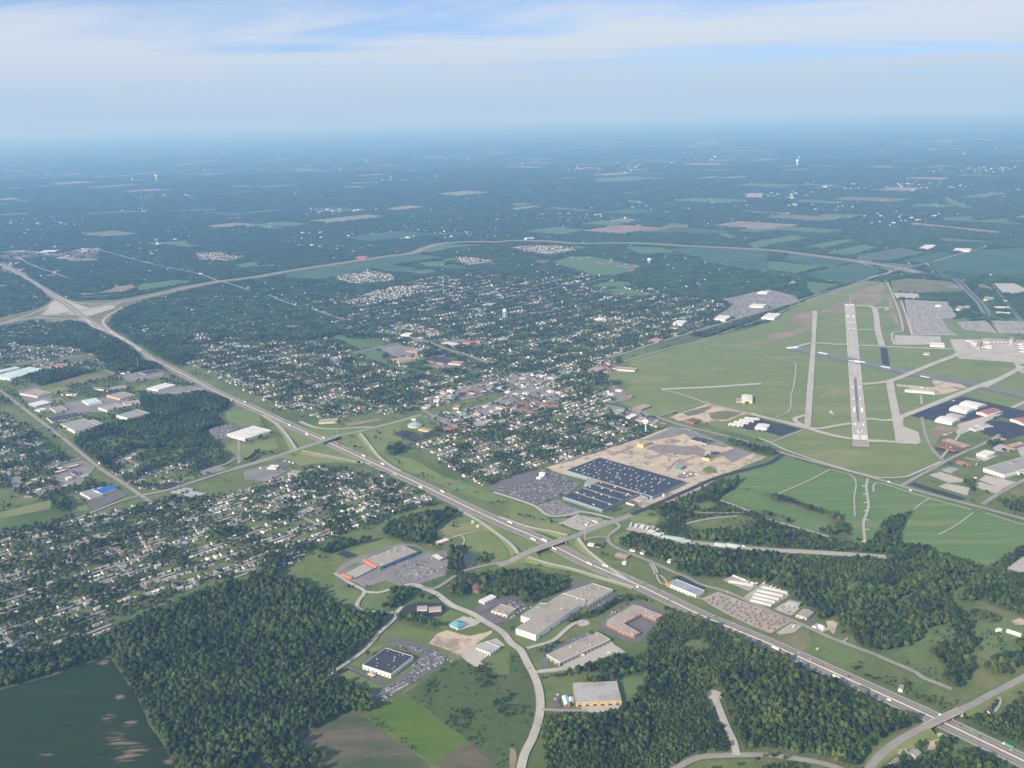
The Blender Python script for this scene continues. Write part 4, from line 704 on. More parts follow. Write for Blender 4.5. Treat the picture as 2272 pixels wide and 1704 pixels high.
# ------------------------------------------------------------------ large buildings
LAND = []          # landmarks for labels
BLD = []
def cen(p): return (sum(q[0] for q in p) / len(p), sum(q[1] for q in p) / len(p))
def building(name, label, cat, foot, h, wall, roof, units=0, unitsize=(3, 5), openings=None, group=None, parapet=0.7, trim=None, ridge=None, unitmat=None, grid=None):
    foot = ccw(foot); c = cen(foot); loc = [(x - c[0], y - c[1]) for x, y in foot]; n = len(loc)
    excl(inset(foot, -4)); BLD.append(foot)
    t = empty(name, (c[0], c[1], 0), label, cat, group)
    w = MB()
    if ridge:            # gabled: long axis is the longest edge
        e = max(range(n), key=lambda i: (Vector(loc[(i + 1) % n]) - Vector(loc[i])).length)
        A, B, C2, D = (Vector(loc[(e + k) % n]) for k in range(4))
        w.prism([tuple(A), tuple(B), tuple(C2), tuple(D)], -.4, h)
        M1, M2 = (D + A) / 2, (B + C2) / 2
        w.add([(*A, h), (*D, h), (*M1, h + ridge - .15)], [(0, 2, 1)]); w.add([(*B, h), (*C2, h), (*M2, h + ridge - .15)], [(0, 1, 2)])
        wo = part('wall', w, wall, t)
        ax = (B - A).normalized(); cr_ = Vector((-ax.y, ax.x)); ov = .5
        r = MB()
        for E0, E1, M0_, M1_, s in ((A, B, M1, M2, -1), (D, C2, M1, M2, 1)):
            q = [E0 - ax * ov + cr_ * ov * s, E1 + ax * ov + cr_ * ov * s, M1_ + ax * ov, M0_ - ax * ov]
            zz = [h - .12, h - .12, h + ridge, h + ridge]
            vs_ = [(*p_, z_) for p_, z_ in zip(q, zz)] + [(*p_, z_ + .2) for p_, z_ in zip(q, zz)]
            fs = [(4, 5, 6, 7), (3, 2, 1, 0), (0, 1, 5, 4), (1, 2, 6, 5), (2, 3, 7, 6), (3, 0, 4, 7)]
            r.add(vs_, fs if s < 0 else [f[::-1] for f in fs])
        ro = part('roof', r, roof, t)
    else:
        i1 = inset(loc, .4); zt = h + parapet
        vs_ = [(x, y, -.4) for x, y in loc] + [(x, y, zt) for x, y in loc] + [(x, y, zt) for x, y in i1] + [(x, y, h - .3) for x, y in i1]
        for k in range(3): w.f += []
        w.add(vs_, [(k * n + i, k * n + (i + 1) % n, (k + 1) * n + (i + 1) % n, (k + 1) * n + i) for k in range(3) for i in range(n)])
        wo = part('wall', w, wall, t)
        ro = part('roof', MB().add([(x, y, h) for x, y in i1], [tuple(range(n))]), roof, t)
    if trim is not None:
        o1 = inset(loc, -.12); o2 = inset(loc, -.02)
        tm_ = MB().add([(x, y, h - .9) for x, y in o1] + [(x, y, h + parapet + .06) for x, y in o1] + [(x, y, h + parapet + .06) for x, y in inset(loc, .45)], [(k * n + i, k * n + (i + 1) % n, (k + 1) * n + (i + 1) % n, (k + 1) * n + i) for k in range(2) for i in range(n)])
        part('roof_trim', tm_, trim, t)
    if units:
        g = Grid(min(p[0] for p in loc), max(p[0] for p in loc), min(p[1] for p in loc), max(p[1] for p in loc), 1.0)
        g.poly(g.e, inset(loc, 4.0), True); ok = np.argwhere(g.e); e0 = Vector(loc[1]) - Vector(loc[0]); a0 = math.atan2(e0.y, e0.x)
        if len(ok):
            for k in range(units):
                j, i = ok[rng.integers(len(ok))]; sz = random.uniform(*unitsize)
                u = MB().box(g.x0 + i, g.y0 + j, h - .02, sz, sz * random.uniform(.5, .8), random.uniform(.9, 1.8), a0); u.box(g.x0 + i, g.y0 + j, h + .8, sz * .5, sz * .3, 1.2, a0)
                part('rooftop_unit', u, unitmat or UNITM, t)
    if openings:
        for kind_, spacing, ow, oh, z0 in openings:
            for i in range(n):
                A, B = Vector(loc[i]), Vector(loc[(i + 1) % n]); e = B - A; nr = Vector((e.y, -e.x)).normalized()
                toc = Vector((-c[0], -c[1])).normalized()
                if nr.dot(toc) < .12 or e.length < spacing * 1.5: continue
                a = math.atan2(e.y, e.x); m_ = int((e.length - 2) / spacing)
                for k in range(m_):
                    p = A + e * ((k + .5) / m_) + nr * .06
                    q = MB().box(p.x, p.y, z0, ow, .16, oh, a)
                    part(kind_, q, GLASS if kind_ == 'window' else DOORDARK, t)
    LAND.append((c, label)); return t, loc, h
W8 = [('window', 8.0, 4.5, 1.8, 1.3)]; D9 = [('dock_door', 9.0, 3.4, 3.8, .3)]
def TR(c, r, s, h): return rect(T(c, r, s, h))

t, loc, h = building('warehouse', 'tan warehouse with a broad grey metal roof, alone among trees at the bottom', 'warehouse', TR(2, 3, "525,925 905,910 940,1080", 8), 8, TANWALL, ROOFMETAL, openings=[('dock_door', 11, 6.5, 3.2, .6), ('window', 14, 3.0, 1.2, 5.4)], trim=YELLOWWALL, parapet=.3)
xs_ = [p[0] for p in loc]; ys_ = [p[1] for p in loc]
for k in range(26):
    x = min(xs_) + 2 + k * (max(xs_) - min(xs_) - 4) / 25
    part('roof_seam', MB().box(x, sum(ys_) / 4, h - .02, .22, max(ys_) - min(ys_) - 3.5, .16, math.atan2(loc[1][1] - loc[0][1], loc[1][0] - loc[0][0])), ROOFMETAL, t)
building('office', 'small office with pale blue roof joined to the left of the tan warehouse', 'office', TR(2, 3, "432,1042 482,1038 522,1112", 5), 5, BRICK, ROOFPALE, ridge=3, openings=[('window', 5, 2.6, 1.4, 1.2)])
building('office', 'low pale blue link roof between the small office and the tan warehouse', 'office', TR(2, 3, "485,1050 532,1048 534,1085", 4.5), 4.5, BRICK, ROOFPALE, ridge=2)
building('warehouse', 'large white stepped warehouse with grey roof beside the curving road', 'warehouse', T(2, 3, "437,150 635,208 205,512 32,455 155,372 75,345 240,235 300,238", 12), 12, WHITE, ROOFTAN, units=3, openings=[('dock_door', 34, 4, 4, .4)])
building('warehouse', 'lower tan-roofed rear wing behind the large white stepped warehouse', 'warehouse', T(2, 3, "448,152 700,65 872,120 640,262 640,212", 8), 8, WHITE, ROOFTAN, units=10, openings=D9)
building('office_building', 'orange brick building wrapped round a courtyard beside the highway', 'office', T(2, 3, "1040,250 1110,262 1305,340 1245,372 1125,325 965,410 1105,490 1055,515 930,470 895,445 815,410 815,380", 7), 7, ORANGEBRICK, ROOFTAN, units=12, openings=[('window', 7, 4.2, 2.0, 2.2)])
building('warehouse', 'long low warehouse with grey roof and a concrete truck court', 'warehouse', TR(2, 3, "300,680 735,485 850,545", 8), 8, GREYWALL, ROOFTAN, units=7, openings=D9, trim=WHITE)
t5, loc5, h5 = building('store_building', 'white-fronted store with grey roof and orange end beside the highway', 'store', TR(2, 3, "1345,65 1420,28 1695,110", 7), 7, WHITE, ROOFBLUEGREY, units=3, openings=W8)
e = min(loc5, key=lambda p: p[0]); part('orange_band', MB().box(e[0] + 2, e[1] - 1, 3.5, 9, 9, 4.6, R45), ORANGE, t5)
for k, s in enumerate(("1868,52 1880,32 2075,100", "2150,100 2165,82 2352,172", "2112,130 2126,112 2322,200", "2085,158 2100,140 2290,225", "2075,188 2090,170 2255,248", "2055,215 2070,198 2228,270")):
    building('storage_units', ('lone white storage row nearest the store beside the highway' if k == 0 else f'{["","topmost","second","third","fourth","lowest"][k]} of the five parallel white storage rows by the woods'), 'storage units', TR(2, 3, s, 3.2), 3.2, CREAM, ROOFWHITE, ridge=1.1, group='storage rows', openings=[('door', 3.6, 2.6, 2.2, .2)])
building('workshop', 'small grey-roofed workshop with a parking court above the frontage road', 'workshop', TR(3, 3, "155,240 190,203 290,232", 5), 5, GREYWALL, ROOFMETAL, ridge=2, openings=W8)
building('workshop', 'tan-roofed workshop with pale front at the edge of the woods', 'workshop', TR(3, 3, "240,335 305,282 395,315", 5), 5, CREAM, ROOFTAN, ridge=2, openings=W8)
building('house', 'small white-roofed house on a concrete pad beside a dirt mound', 'house', TR(3, 3, "432,432 455,418 500,432", 4), 4, WHITE, ROOFWHITE, ridge=2)
building('barn', 'long white barn in the pasture at the right edge', 'barn', TR(3, 3, "2060,472 2075,458 2190,506", 4), 4, WHITE, ROOFWHITE, ridge=1.6)
building('barn', 'short white barn left of the long white barn', 'barn', TR(3, 3, "1965,462 1985,448 2028,462", 4), 4, WHITE, ROOFWHITE, ridge=1.6)
building('house', 'white house half hidden by trees right of the highway', 'house', TR(3, 3, "1125,975 1140,940 1175,955", 5), 5, WHITE, ROOFGREY, ridge=2)
building('house', 'white house in the tree clump at the far right edge', 'house', TR(3, 3, "2088,728 2100,715 2125,728", 5), 5, WHITE, ROOFGREY, ridge=2)
building('house', 'grey-roofed farmhouse beside the loop drive at the bottom right', 'house', TR(3, 3, "1205,1530 1250,1490 1320,1530", 5), 5, CREAM, ROOFGREY, ridge=2.5)
building('house', 'white-ended house left of the loop drive at the bottom right', 'house', TR(3, 3, "1045,1620 1100,1570 1130,1590", 5), 5, WHITE, ROOFGREY, ridge=2.5)
building('house', 'house with a pinkish roof inside the drive bend near the narrow overpass', 'house', TR(3, 3, "1880,1170 1900,1130 1930,1150", 5), 5, WHITE, ROOFBROWN, ridge=2.5)
t6, loc6, h6 = building('store_building', 'dark-roofed square building with a white front and a full car park', 'store', TR(1, 3, "920,768 1120,622 1350,702", 9), 9, WHITE, ROOFDARK, units=13, unitsize=(1.6, 2.6), openings=[('window', 8, 4, 2, 1.5)])
q = Vector(T(1, 3, "1000,870", 0)[0]) - Vector((t6.location.x, t6.location.y))
cm = MB().box(q.x, q.y, 4.2, 15, 9, .5, -R45); cm.box(q.x, q.y, 4.7, 10, 5, .9, -R45)
for ux, uy in ((-5, -4), (5, -4), (5, 4), (-5, 4)): cm.tube((q.x + (ux + uy) * .7, q.y + (uy - ux) * .7, 0), (q.x + (ux + uy) * .7, q.y + (uy - ux) * .7, 4.3), .25, .25, 6)
part('entrance_canopy', cm, CREAM, t6)
building('workshop', 'grey-roofed depot with white dock front beside the sand lot', 'depot', TR(1, 3, "1900,622 1985,566 2115,608", 6), 6, WHITE, ROOFMETAL, openings=[('dock_door', 6, 3.4, 3.4, .2)], trim=WHITE)
# pyramid-roofed building
pc = rect(T(1, 3, "1668,418 1745,378 1832,405", 5)); c0 = cen(pc); tt = empty('clinic', (c0[0], c0[1], 0), 'white building with a bright teal pyramid roof by the curving road', 'building'); lp = [(x - c0[0], y - c0[1]) for x, y in pc]
part('wall', MB().prism(inset(lp, 1.2), -.3, 5), WHITE, tt)
part('roof', MB().add([(x, y, 4.6) for x, y in lp] + [(0, 0, 11)], [(0, 1, 4), (1, 2, 4), (2, 3, 4), (3, 0, 4), (3, 2, 1, 0)]), ROOFTEAL, tt)
for k in range(4):
    A, B = Vector(inset(lp, 1.2)[k]), Vector(inset(lp, 1.2)[(k + 1) % 4])
    for f in (.25, .5, .75):
        p = A.lerp(B, f); part('window', MB().box(p.x, p.y, 1.2, 2.4, .3, 2, math.atan2((B - A).y, (B - A).x)), GLASS, tt)
excl(inset(pc, -4)); LAND.append((c0, 'teal pyramid roof'))
building('office', 'small white-roofed office on a dark lot near the wood', 'office', TR(1, 3, "1925,210 2030,160 2070,185", 5), 5, WHITE, ROOFWHITE, openings=W8)
building('office', 'tan-roofed office block beside the full dark car park', 'office', TR(1, 3, "2032,300 2112,243 2215,308", 6), 6, CREAM, ROOFTAN, units=3, openings=W8)
building('restaurant', 'left wing of the tan low building on the oval dark lot', 'restaurant', TR(1, 3, "1392,290 1396,258 1482,252", 5), 5, CREAM, ROOFTAN, ridge=2)
building('restaurant', 'right wing of the tan low building on the oval dark lot', 'restaurant', TR(1, 3, "1495,300 1490,268 1600,278", 5), 5, CREAM, ROOFTAN, ridge=2)
pc = ccw(T(1, 3, "1860,85 1885,42 1925,42 1958,82 1935,128 1875,122", 6)); c0 = cen(pc); tt = empty('restaurant', (c0[0], c0[1], 0), 'brown many-sided roof half hidden in the wood above the local road', 'restaurant'); lp = [(x - c0[0], y - c0[1]) for x, y in pc]
part('wall', MB().prism(inset(lp, 1.5), -.3, 5), BRICK, tt); part('roof', MB().add([(x, y, 4.8) for x, y in lp] + [(0, 0, 9.5)], [(i, (i + 1) % 6, 6) for i in range(6)] + [tuple(range(6))[::-1]]), ROOFBROWN, tt); excl(inset(pc, -3))
# home-improvement store
ts, ls, hs = building('store_building', 'long flat store with tan roof and orange end above a half-empty lot', 'store', TR(1, 2, "935,1515 1262,1388 1375,1460", 9), 9, NAVYWALL, ROOFTAN, units=6, unitsize=(4, 9), openings=[('door', 22, 8, 4, .2)])
A = Vector(T(1, 2, "932,1515", 9)[0]) - ts.location.xy; B = Vector(T(1, 2, "1048,1578", 9)[0]) - ts.location.xy; d = B - A
part('orange_band', MB().box((A.x + B.x) / 2, (A.y + B.y) / 2, 5.5, d.length, 6, 4.6, math.atan2(d.y, d.x)), ORANGE, ts)
tg, lg, hg = building('garden_centre', 'fenced open garden yard joined to the left of the long flat store', 'garden centre', TR(1, 2, "748,1645 945,1545 1040,1585", 2.6), 2.6, NAVYWALL, gravel)
A = Vector(T(1, 2, "740,1640", 5)[0]) - tg.location.xy; B = Vector(T(1, 2, "830,1672", 5)[0]) - tg.location.xy; d = B - A
part('orange_band', MB().box((A.x + B.x) / 2, (A.y + B.y) / 2, 1.5, d.length, 5, 4.5, math.atan2(d.y, d.x)), ORANGE, tg)
pe = T(1, 2, "1090,1590", 0)[0]; part('entrance_sign', MB().box(pe[0] - ts.location.x, pe[1] - ts.location.y, 0, 7, 3, 9.5, math.atan2(ls[1][1] - ls[0][1], ls[1][0] - ls[0][0])), CREAM, ts)
pc = rect(T(1, 2, "1520,1482 1562,1468 1584,1518", 6)); c0 = cen(pc); tt = empty('fuel_canopy', (c0[0], c0[1], 0), 'white square fuel station canopy at the right of the half-empty lot', 'canopy'); lp = [(x - c0[0], y - c0[1]) for x, y in pc]
part('canopy_roof', MB().prism(lp, 5.3, 6.2), ROOFWHITE, tt)
for k in (-1, 1):
    for j in (-1, 0, 1):
        q = Vector(lp[0]).lerp(Vector(lp[1]), .5 + j * .33).lerp(Vector(lp[3]).lerp(Vector(lp[2]), .5 + j * .33), .5 + k * .25); part('column', MB().box(q.x, q.y, -.2, .5, .5, 5.6), STEEL, tt); part('pump', MB().box(q.x + 1, q.y, 0.8, .8, .6, 1.8), WHITE, tt)
for k in range(3):
    q0 = Vector(lp[0]).lerp(Vector(lp[1]), .25 + .25 * k); q1 = Vector(lp[3]).lerp(Vector(lp[2]), .25 + .25 * k); m_ = (q0 + q1) / 2; part('roof_seam', MB().box(m_.x, m_.y, 6.18, (q1 - q0).length, .3, .15, math.atan2((q1 - q0).y, (q1 - q0).x)), STEEL, tt)
building('restaurant', 'small white-roofed building with pink wall above the long flat store', 'restaurant', TR(1, 2, "1550,1362 1640,1330 1665,1350", 5), 5, ORANGEBRICK, ROOFWHITE)
# the factory
def vents(t, foot, h, nx, ny, sz, skip=.15, seed=3):
    r_ = random.Random(seed); A, B, D = Vector(foot[0]), Vector(foot[1]), Vector(foot[3]); o = t.location.xy
    a = math.atan2((B - A).y, (B - A).x)
    for i in range(nx):
        for j in range(ny):
            if r_.random() < skip: continue
            q = A + (B - A) * ((i + .5 + r_.uniform(-.38, .38)) / nx) + (D - A) * ((j + .5 + r_.uniform(-.32, .32)) / ny) - o; s = r_.choice((.45, .7, 1, 1, 1.3))
            m_ = MB().box(q.x, q.y, h - .05, sz[0] * s, sz[1], sz[2], a); m_.box(q.x, q.y, h + sz[2] - .06, sz[0] * s * .9, sz[1] * .5, .7, a)
            part('roof_vent', m_, TOWERBLUE if r_.random() < .12 else UNITM, t)
f1 = TR(2, 2, "440,972 757,842 1092,946", 9)
i0 = min(range(4), key=lambda i: (Vector(f1[i]) - Vector(T(2, 2, "440,972", 9)[0])).length); f1 = f1[i0:] + f1[:i0]
ta, la, ha = building('factory_hall', 'front factory hall with dark flat roof and pale blue base wall', 'factory', f1, 9, BLUEWALL, ROOFDARK, openings=[('window', 7, 3.4, 2.0, 1.2)], parapet=.2)
vents(ta, f1, 9, 5, 5, (5, 3, 1.6), .45)
for k in (.28, .55, .82):
    A = Vector(la[0]).lerp(Vector(la[3]), k); B = Vector(la[1]).lerp(Vector(la[2]), k); m_ = (A + B) / 2; d = B - A
    part('roof_pipe', MB().box(m_.x, m_.y, 9.0, d.length - 3, .8, .7, math.atan2(d.y, d.x)), UNITM, ta)
A = Vector(T(2, 2, "765,842", 9)[0]) - ta.location.xy; B = Vector(T(2, 2, "1088,944", 9)[0]) - ta.location.xy; d = B - A
part('orange_gutter', MB().box((A.x + B.x) / 2, (A.y + B.y) / 2, 9.1, d.length, 2.0, 1.0, math.atan2(d.y, d.x)), pick('rust_orange', (.5, .22, .12)), ta)
f2 = TR(2, 2, "470,745 760,634 1462,860", 9.5)
tb, lb, hb = building('factory_hall', 'rear factory hall with dark roof full of white vents', 'factory', f2, 9.5, BLUEWALL, ROOFDARK, parapet=.2)
q4 = T(2, 2, "505,745 760,648 1430,860 1175,950", 9.5); vents(tb, [q4[0], q4[1], q4[2], q4[3]], 9.5, 6, 15, (7, 2.6, 1.6), .28, 5)
building('loading_hall', 'pale blue wing with tan roof between the two dark factory halls', 'factory', TR(2, 2, "622,862 650,815 765,838", 8), 8, BLUEWALL, ROOFTAN)
building('loading_hall', 'small pale blue dock block at the right end of the front factory hall', 'factory', TR(2, 2, "1105,958 1150,940 1215,962", 7), 7, BLUEWALL, ROOFDARK, openings=D9)
building('loading_hall', 'blue dock wing at the right end of the rear factory hall', 'factory', TR(2, 2, "1305,862 1365,838 1425,862", 7), 7, BLUEWALL, ROOFDARK, openings=D9)
building('factory_block', 'yellow-walled block left standing at the cleared demolition site', 'building', TR(2, 2, "1080,515 1145,486 1195,500", 10), 10, YELLOWWALL, ROOFTAN, units=4)
building('factory_block', 'dark-roofed block at the right of the cleared demolition site', 'building', TR(2, 2, "1640,632 1755,578 1812,598", 8), 8, YELLOWWALL, ROOFDARK, units=5)
building('factory_block', 'dark low block at the back of the cleared demolition site', 'building', TR(2, 2, "1535,478 1605,452 1730,500", 6), 6, GREYWALL, ROOFDARK, units=3)
building('factory_block', 'small grey-blue block beside the winding dirt track', 'building', TR(2, 2, "1408,708 1442,692 1492,710", 8), 8, NAVYWALL, ROOFGREY)
building('gatehouse', 'dark-roofed gatehouse in front of the factory', 'gatehouse', TR(2, 2, "985,1022 1040,1000 1105,1022", 4), 4, WHITE, ROOFBROWN)
building('office', 'small tan office with dark roof at the factory gate junction', 'office', TR(2, 2, "690,1175 735,1155 780,1175", 4), 4, CREAM, ROOFGREY, ridge=1.5)
tk = empty('storage_tank', (*T(2, 2, "262,800")[0], 0), 'white round storage tank left of the dark factory halls', 'tank')
part('shell', MB().lathe([(9, -.2), (9, 11)], 24), WHITE, tk, True); part('roof', MB().lathe([(9.1, 11), (5, 12.2), (.5, 12.8)], 24), ROOFWHITE, tk)
building('shed', 'small white shed beside the round storage tank', 'shed', TR(2, 2, "208,810 225,798 245,815", 4), 4, WHITE, ROOFWHITE)
# yard rows beyond the second overpass
building('storage_units', 'teal-roofed storage row along the gravel strip', 'storage units', TR(2, 2, "1288,1325 1305,1302 1490,1345", 4.5), 4.5, pick('teal_wall', (.30, .40, .38)), pick('pale_teal_roof', (.42, .53, .51)), ridge=1.5)
building('storage_units', 'short teal shed at the right end of the teal storage row', 'storage units', TR(2, 2, "1485,1358 1500,1340 1555,1352", 4), 4, pick('teal_wall', (.30, .40, .38)), pick('pale_teal_roof', (.42, .53, .51)), ridge=1)
building('storage_units', 'left of two pale grey storage rows on the gravel strip', 'storage units', TR(2, 2, "1745,1388 1758,1366 1855,1382", 4), 4, CREAM, ROOFPALE, ridge=1.2)
building('storage_units', 'right of two pale grey storage rows on the gravel strip', 'storage units', TR(2, 2, "1848,1392 1862,1372 1975,1392", 4), 4, CREAM, ROOFPALE, ridge=1.2)
for s, l in (("1015,1225 1025,1195 1040,1200", 'narrow tall shed at the left end of the crowded yard'), ("1048,1232 1062,1212 1090,1222", 'white shed second from the left in the crowded yard'), ("1090,1240 1110,1215 1150,1228", 'white square shed in the middle of the crowded yard'), ("1145,1255 1160,1230 1185,1238", 'white shed right of the middle in the crowded yard'), ("1160,1280 1180,1258 1240,1275", 'dark-fronted shed at the lower edge of the crowded yard'), ("1208,1300 1225,1280 1290,1300", 'white shed closest to the teal storage row')):
    building('shed', l, 'shed', TR(2, 2, s, 4.5), 4.5, GREYWALL, ROOFWHITE)
building('motel', 'low brick motel building below the ramp, dark trees behind', 'motel', TR(2, 2, "888,1480 925,1452 1012,1485", 4), 4, BRICK, ROOFGREY, ridge=1.5)
building('house', 'white mobile home left of the grey house below the ramp', 'house', TR(2, 2, "652,1388 665,1370 712,1382", 3.5), 3.5, WHITE, ROOFWHITE, ridge=.8)
building('house', 'grey house between the ramp and the link road', 'house', TR(2, 2, "720,1395 745,1365 790,1385", 4), 4, CREAM, ROOFBROWN, ridge=2)
for s, l, rm in (("960,1365 975,1350 995,1362", 'white shed-like house in trees left of the gravel strip', ROOFWHITE), ("1015,1430 1035,1408 1075,1425", 'white house with pink roof on the frontage road bend', ROOFBROWN), ("1105,1455 1125,1435 1150,1450", 'white cottage right of the pink-roofed house', ROOFGREY), ("1340,1530 1352,1512 1375,1525", 'small white house in the clearing below the gravel strip', ROOFWHITE), ("1430,1510 1440,1492 1462,1502", 'white shed in the woods right of the clearing', ROOFWHITE), ("950,1545 962,1530 985,1545", 'tiny white shed on the mown slope beside the highway', ROOFWHITE)):
    building('house', l, 'house', TR(2, 2, s, 4), 4, WHITE, rm, ridge=1.5)
# airport buildings
building('hangar', 'big cream hangar on the grass beside the short gravel taxiway', 'hangar', TR(2, 2, "1985,140 1985,92 2075,82", 11), 11, CREAM, ROOFWHITE, ridge=2.5, openings=[('dock_door', 20, 14, 7, .2)])
building('office', 'low grey annexe left of the big cream hangar', 'office', TR(2, 2, "1935,150 1935,122 1985,120", 5), 5, GREYWALL, ROOFGREY)
for k, s in enumerate(("1870,350 1880,335 1990,370", "1915,332 1925,317 2034,350", "1962,314 1972,300 2082,332", "2008,297 2018,283 2130,315")):
    building('aircraft_shed', f'{["first","second","third","last"][k]} of four long white aircraft sheds, counting from the front', 'hangar', TR(2, 2, s, 4), 4, WHITE, ROOFWHITE, ridge=1.2, group='long white aircraft sheds', openings=[('dock_door', 11, 8, 2.8, .2)])
building('hangar', 'square white hangar on the dark apron right of the long sheds', 'hangar', TR(2, 2, "2098,372 2130,340 2225,358", 7), 7, WHITE, ROOFWHITE, ridge=2)
building('fire_station', 'low brick building with flat roof on the cleared ground by the airport road', 'building', TR(2, 2, "1495,318 1560,292 1630,312", 5), 5, BRICK, ROOFBROWN)
building('school_building', 'brick building with pale roofs beside the airport road, field behind', 'building', TR(2, 2, "1040,205 1130,172 1205,190", 5), 5, BRICK, ROOFTAN, units=3)
for s, wl, rf, l in (("860,248 905,222 960,238", WHITE, ROOFBLUEGREY, 'pale blue-roofed shop in a row left of the water tower'), ("985,285 1030,258 1070,272", WHITE, ROOFWHITE, 'white shop second in the row left of the water tower'), ("1060,310 1100,285 1160,305", YELLOWWALL, ROOFTAN, 'yellow-walled shop just behind the water tower'), ("1185,350 1235,312 1262,322", CREAM, ROOFTAN, 'tan shop right of the water tower'), ("1230,360 1275,335 1320,350", CREAM, ROOFBROWN, 'brown-roofed shop furthest right of the water tower')):
    building('shop', l, 'shop', TR(2, 2, s, 5), 5, wl, rf)
def arched(label, c, r, s, hh, roof, wall=WHITE):
    f = TR(c, r, s, 0); i = min(range(4), key=lambda k: (Vector(f[k]) - Vector(T(c, r, s)[0])).length); f = f[i:] + f[:i]; c0 = cen(f)
    A, B = Vector(f[0]) - Vector(c0), Vector(f[1]) - Vector(c0)
    if abs((B - A).length - (Vector(T(c, r, s)[1]) - Vector(T(c, r, s)[0])).length) > 1: A, B = Vector(f[3]) - Vector(c0), Vector(f[0]) - Vector(c0)
    ax = (B - A).normalized(); L_ = (B - A).length; pn = Vector((-ax.y, ax.x)); wd = abs((Vector(f[2]) - Vector(f[0])).dot(pn))
    t = empty('hangar', (c0[0], c0[1], 0), label, 'hangar'); a = math.atan2(ax.y, ax.x); n = 14; t.rotation_euler = (0, 0, a)
    pr = [(-wd / 2, -.3), (-wd / 2, hh * .45)] + [(-wd / 2 * math.cos(math.pi * k / n), hh * .45 + hh * .55 * math.sin(math.pi * k / n)) for k in range(1, n)] + [(wd / 2, hh * .45), (wd / 2, -.3)]
    N = len(pr)
    part('roof', MB().add([(-L_ / 2, y, z) for y, z in pr[1:-1]] + [(L_ / 2, y, z) for y, z in pr[1:-1]], [(k, k + 1, N - 2 + k + 1, N - 2 + k) for k in range(N - 3)]), roof, t)
    w = MB()
    for s_ in (-1, 1): w.add([(s_ * (L_ / 2 - .05), y, z) for y, z in pr], [tuple(range(N)) if s_ < 0 else tuple(range(N))[::-1]]); w.add([(-L_ / 2, s_ * wd / 2, -.3), (L_ / 2, s_ * wd / 2, -.3), (L_ / 2, s_ * wd / 2, hh * .46), (-L_ / 2, s_ * wd / 2, hh * .46)], [(0, 1, 2, 3)])
    part('wall', w, wall, t)
    for s_ in (-1, 1): part('hangar_door', MB().box(s_ * L_ / 2, 0, 0, .3, wd * .72, hh * .55), GREYWALL, t)
    excl(inset(f, -5)); LAND.append((c0, label))
arched('white arched hangar nearest the taxiway, in the front of the group', 3, 2, "1440,328 1585,358 1650,320", 11, ROOFWHITE)
arched('grey-roofed arched hangar second from the front of the group', 3, 2, "1528,292 1640,316 1692,286", 10, ROOFMETAL)
arched('white arched hangar in the middle of the dark apron', 3, 2, "1563,232 1712,265 1762,226", 12, ROOFWHITE)
arched('rearmost white arched hangar with a pinkish roof on the dark apron', 3, 2, "1650,190 1802,224 1852,186", 12, ROOFWHITE)
arched('small grey hangar, the front of the pair on the second apron', 3, 2, "1735,392 1790,412 1830,386", 7, ROOFMETAL)
arched('small grey hangar, the rear of the pair on the second apron', 3, 2, "1790,366 1850,388 1890,354", 7, ROOFMETAL)
for s, hh, wl, rf, l, rd in (("1800,242 1890,264 1965,216", 8, WHITE, ROOFRED, 'white hangar with red roof stripes right of the arched hangars', 3), ("2090,300 2205,342 2290,292", 8, WHITE, ROOFRED, 'long white hangar with red roof at the right edge', 3), ("1470,532 1612,578 1655,546", 5, BRICK, ROOFBROWN, 'front brick barrack building near the airport gate', None), ("1498,482 1692,548 1735,528", 5, BRICK, ROOFTAN, 'long rear brick barrack building near the airport gate', None), ("1915,472 2000,497 2038,470", 5, BRICK, ROOFTAN, 'brick office at the corner of the second dark apron', None), ("2060,528 2122,546 2182,502", 6, BRICK, ROOFTAN, 'brick building right of the tree clump by the apron', None), ("1800,602 1890,624 1946,586", 7, WHITE, ROOFWHITE, 'flat white square building below the airport gate road', None), ("1625,672 1722,706 1752,690", 4, ORANGEBRICK, ROOFRED, 'long red-roofed shed on the lawn by the junction', 2), ("1508,738 1592,762 1636,734", 4, GREYWALL, ROOFBLUEGREY, 'blue-grey workshop below the red-roofed shed', 1.5), ("1860,728 2042,786 2330,650", 10, WHITE, ROOFGREY, 'very large grey-roofed warehouse at the right edge', None), ("2105,742 2172,768 2260,715", 7, WHITE, ROOFGREY, 'white building in front of the very large grey warehouse', None)):
    building('hangar' if 'hangar' in l else 'building', l, 'hangar' if 'hangar' in l else 'building', TR(3, 2, s, hh), hh, wl, rf, ridge=rd, units=0 if rd else 3, openings=None if 'red roof' in l else W8)
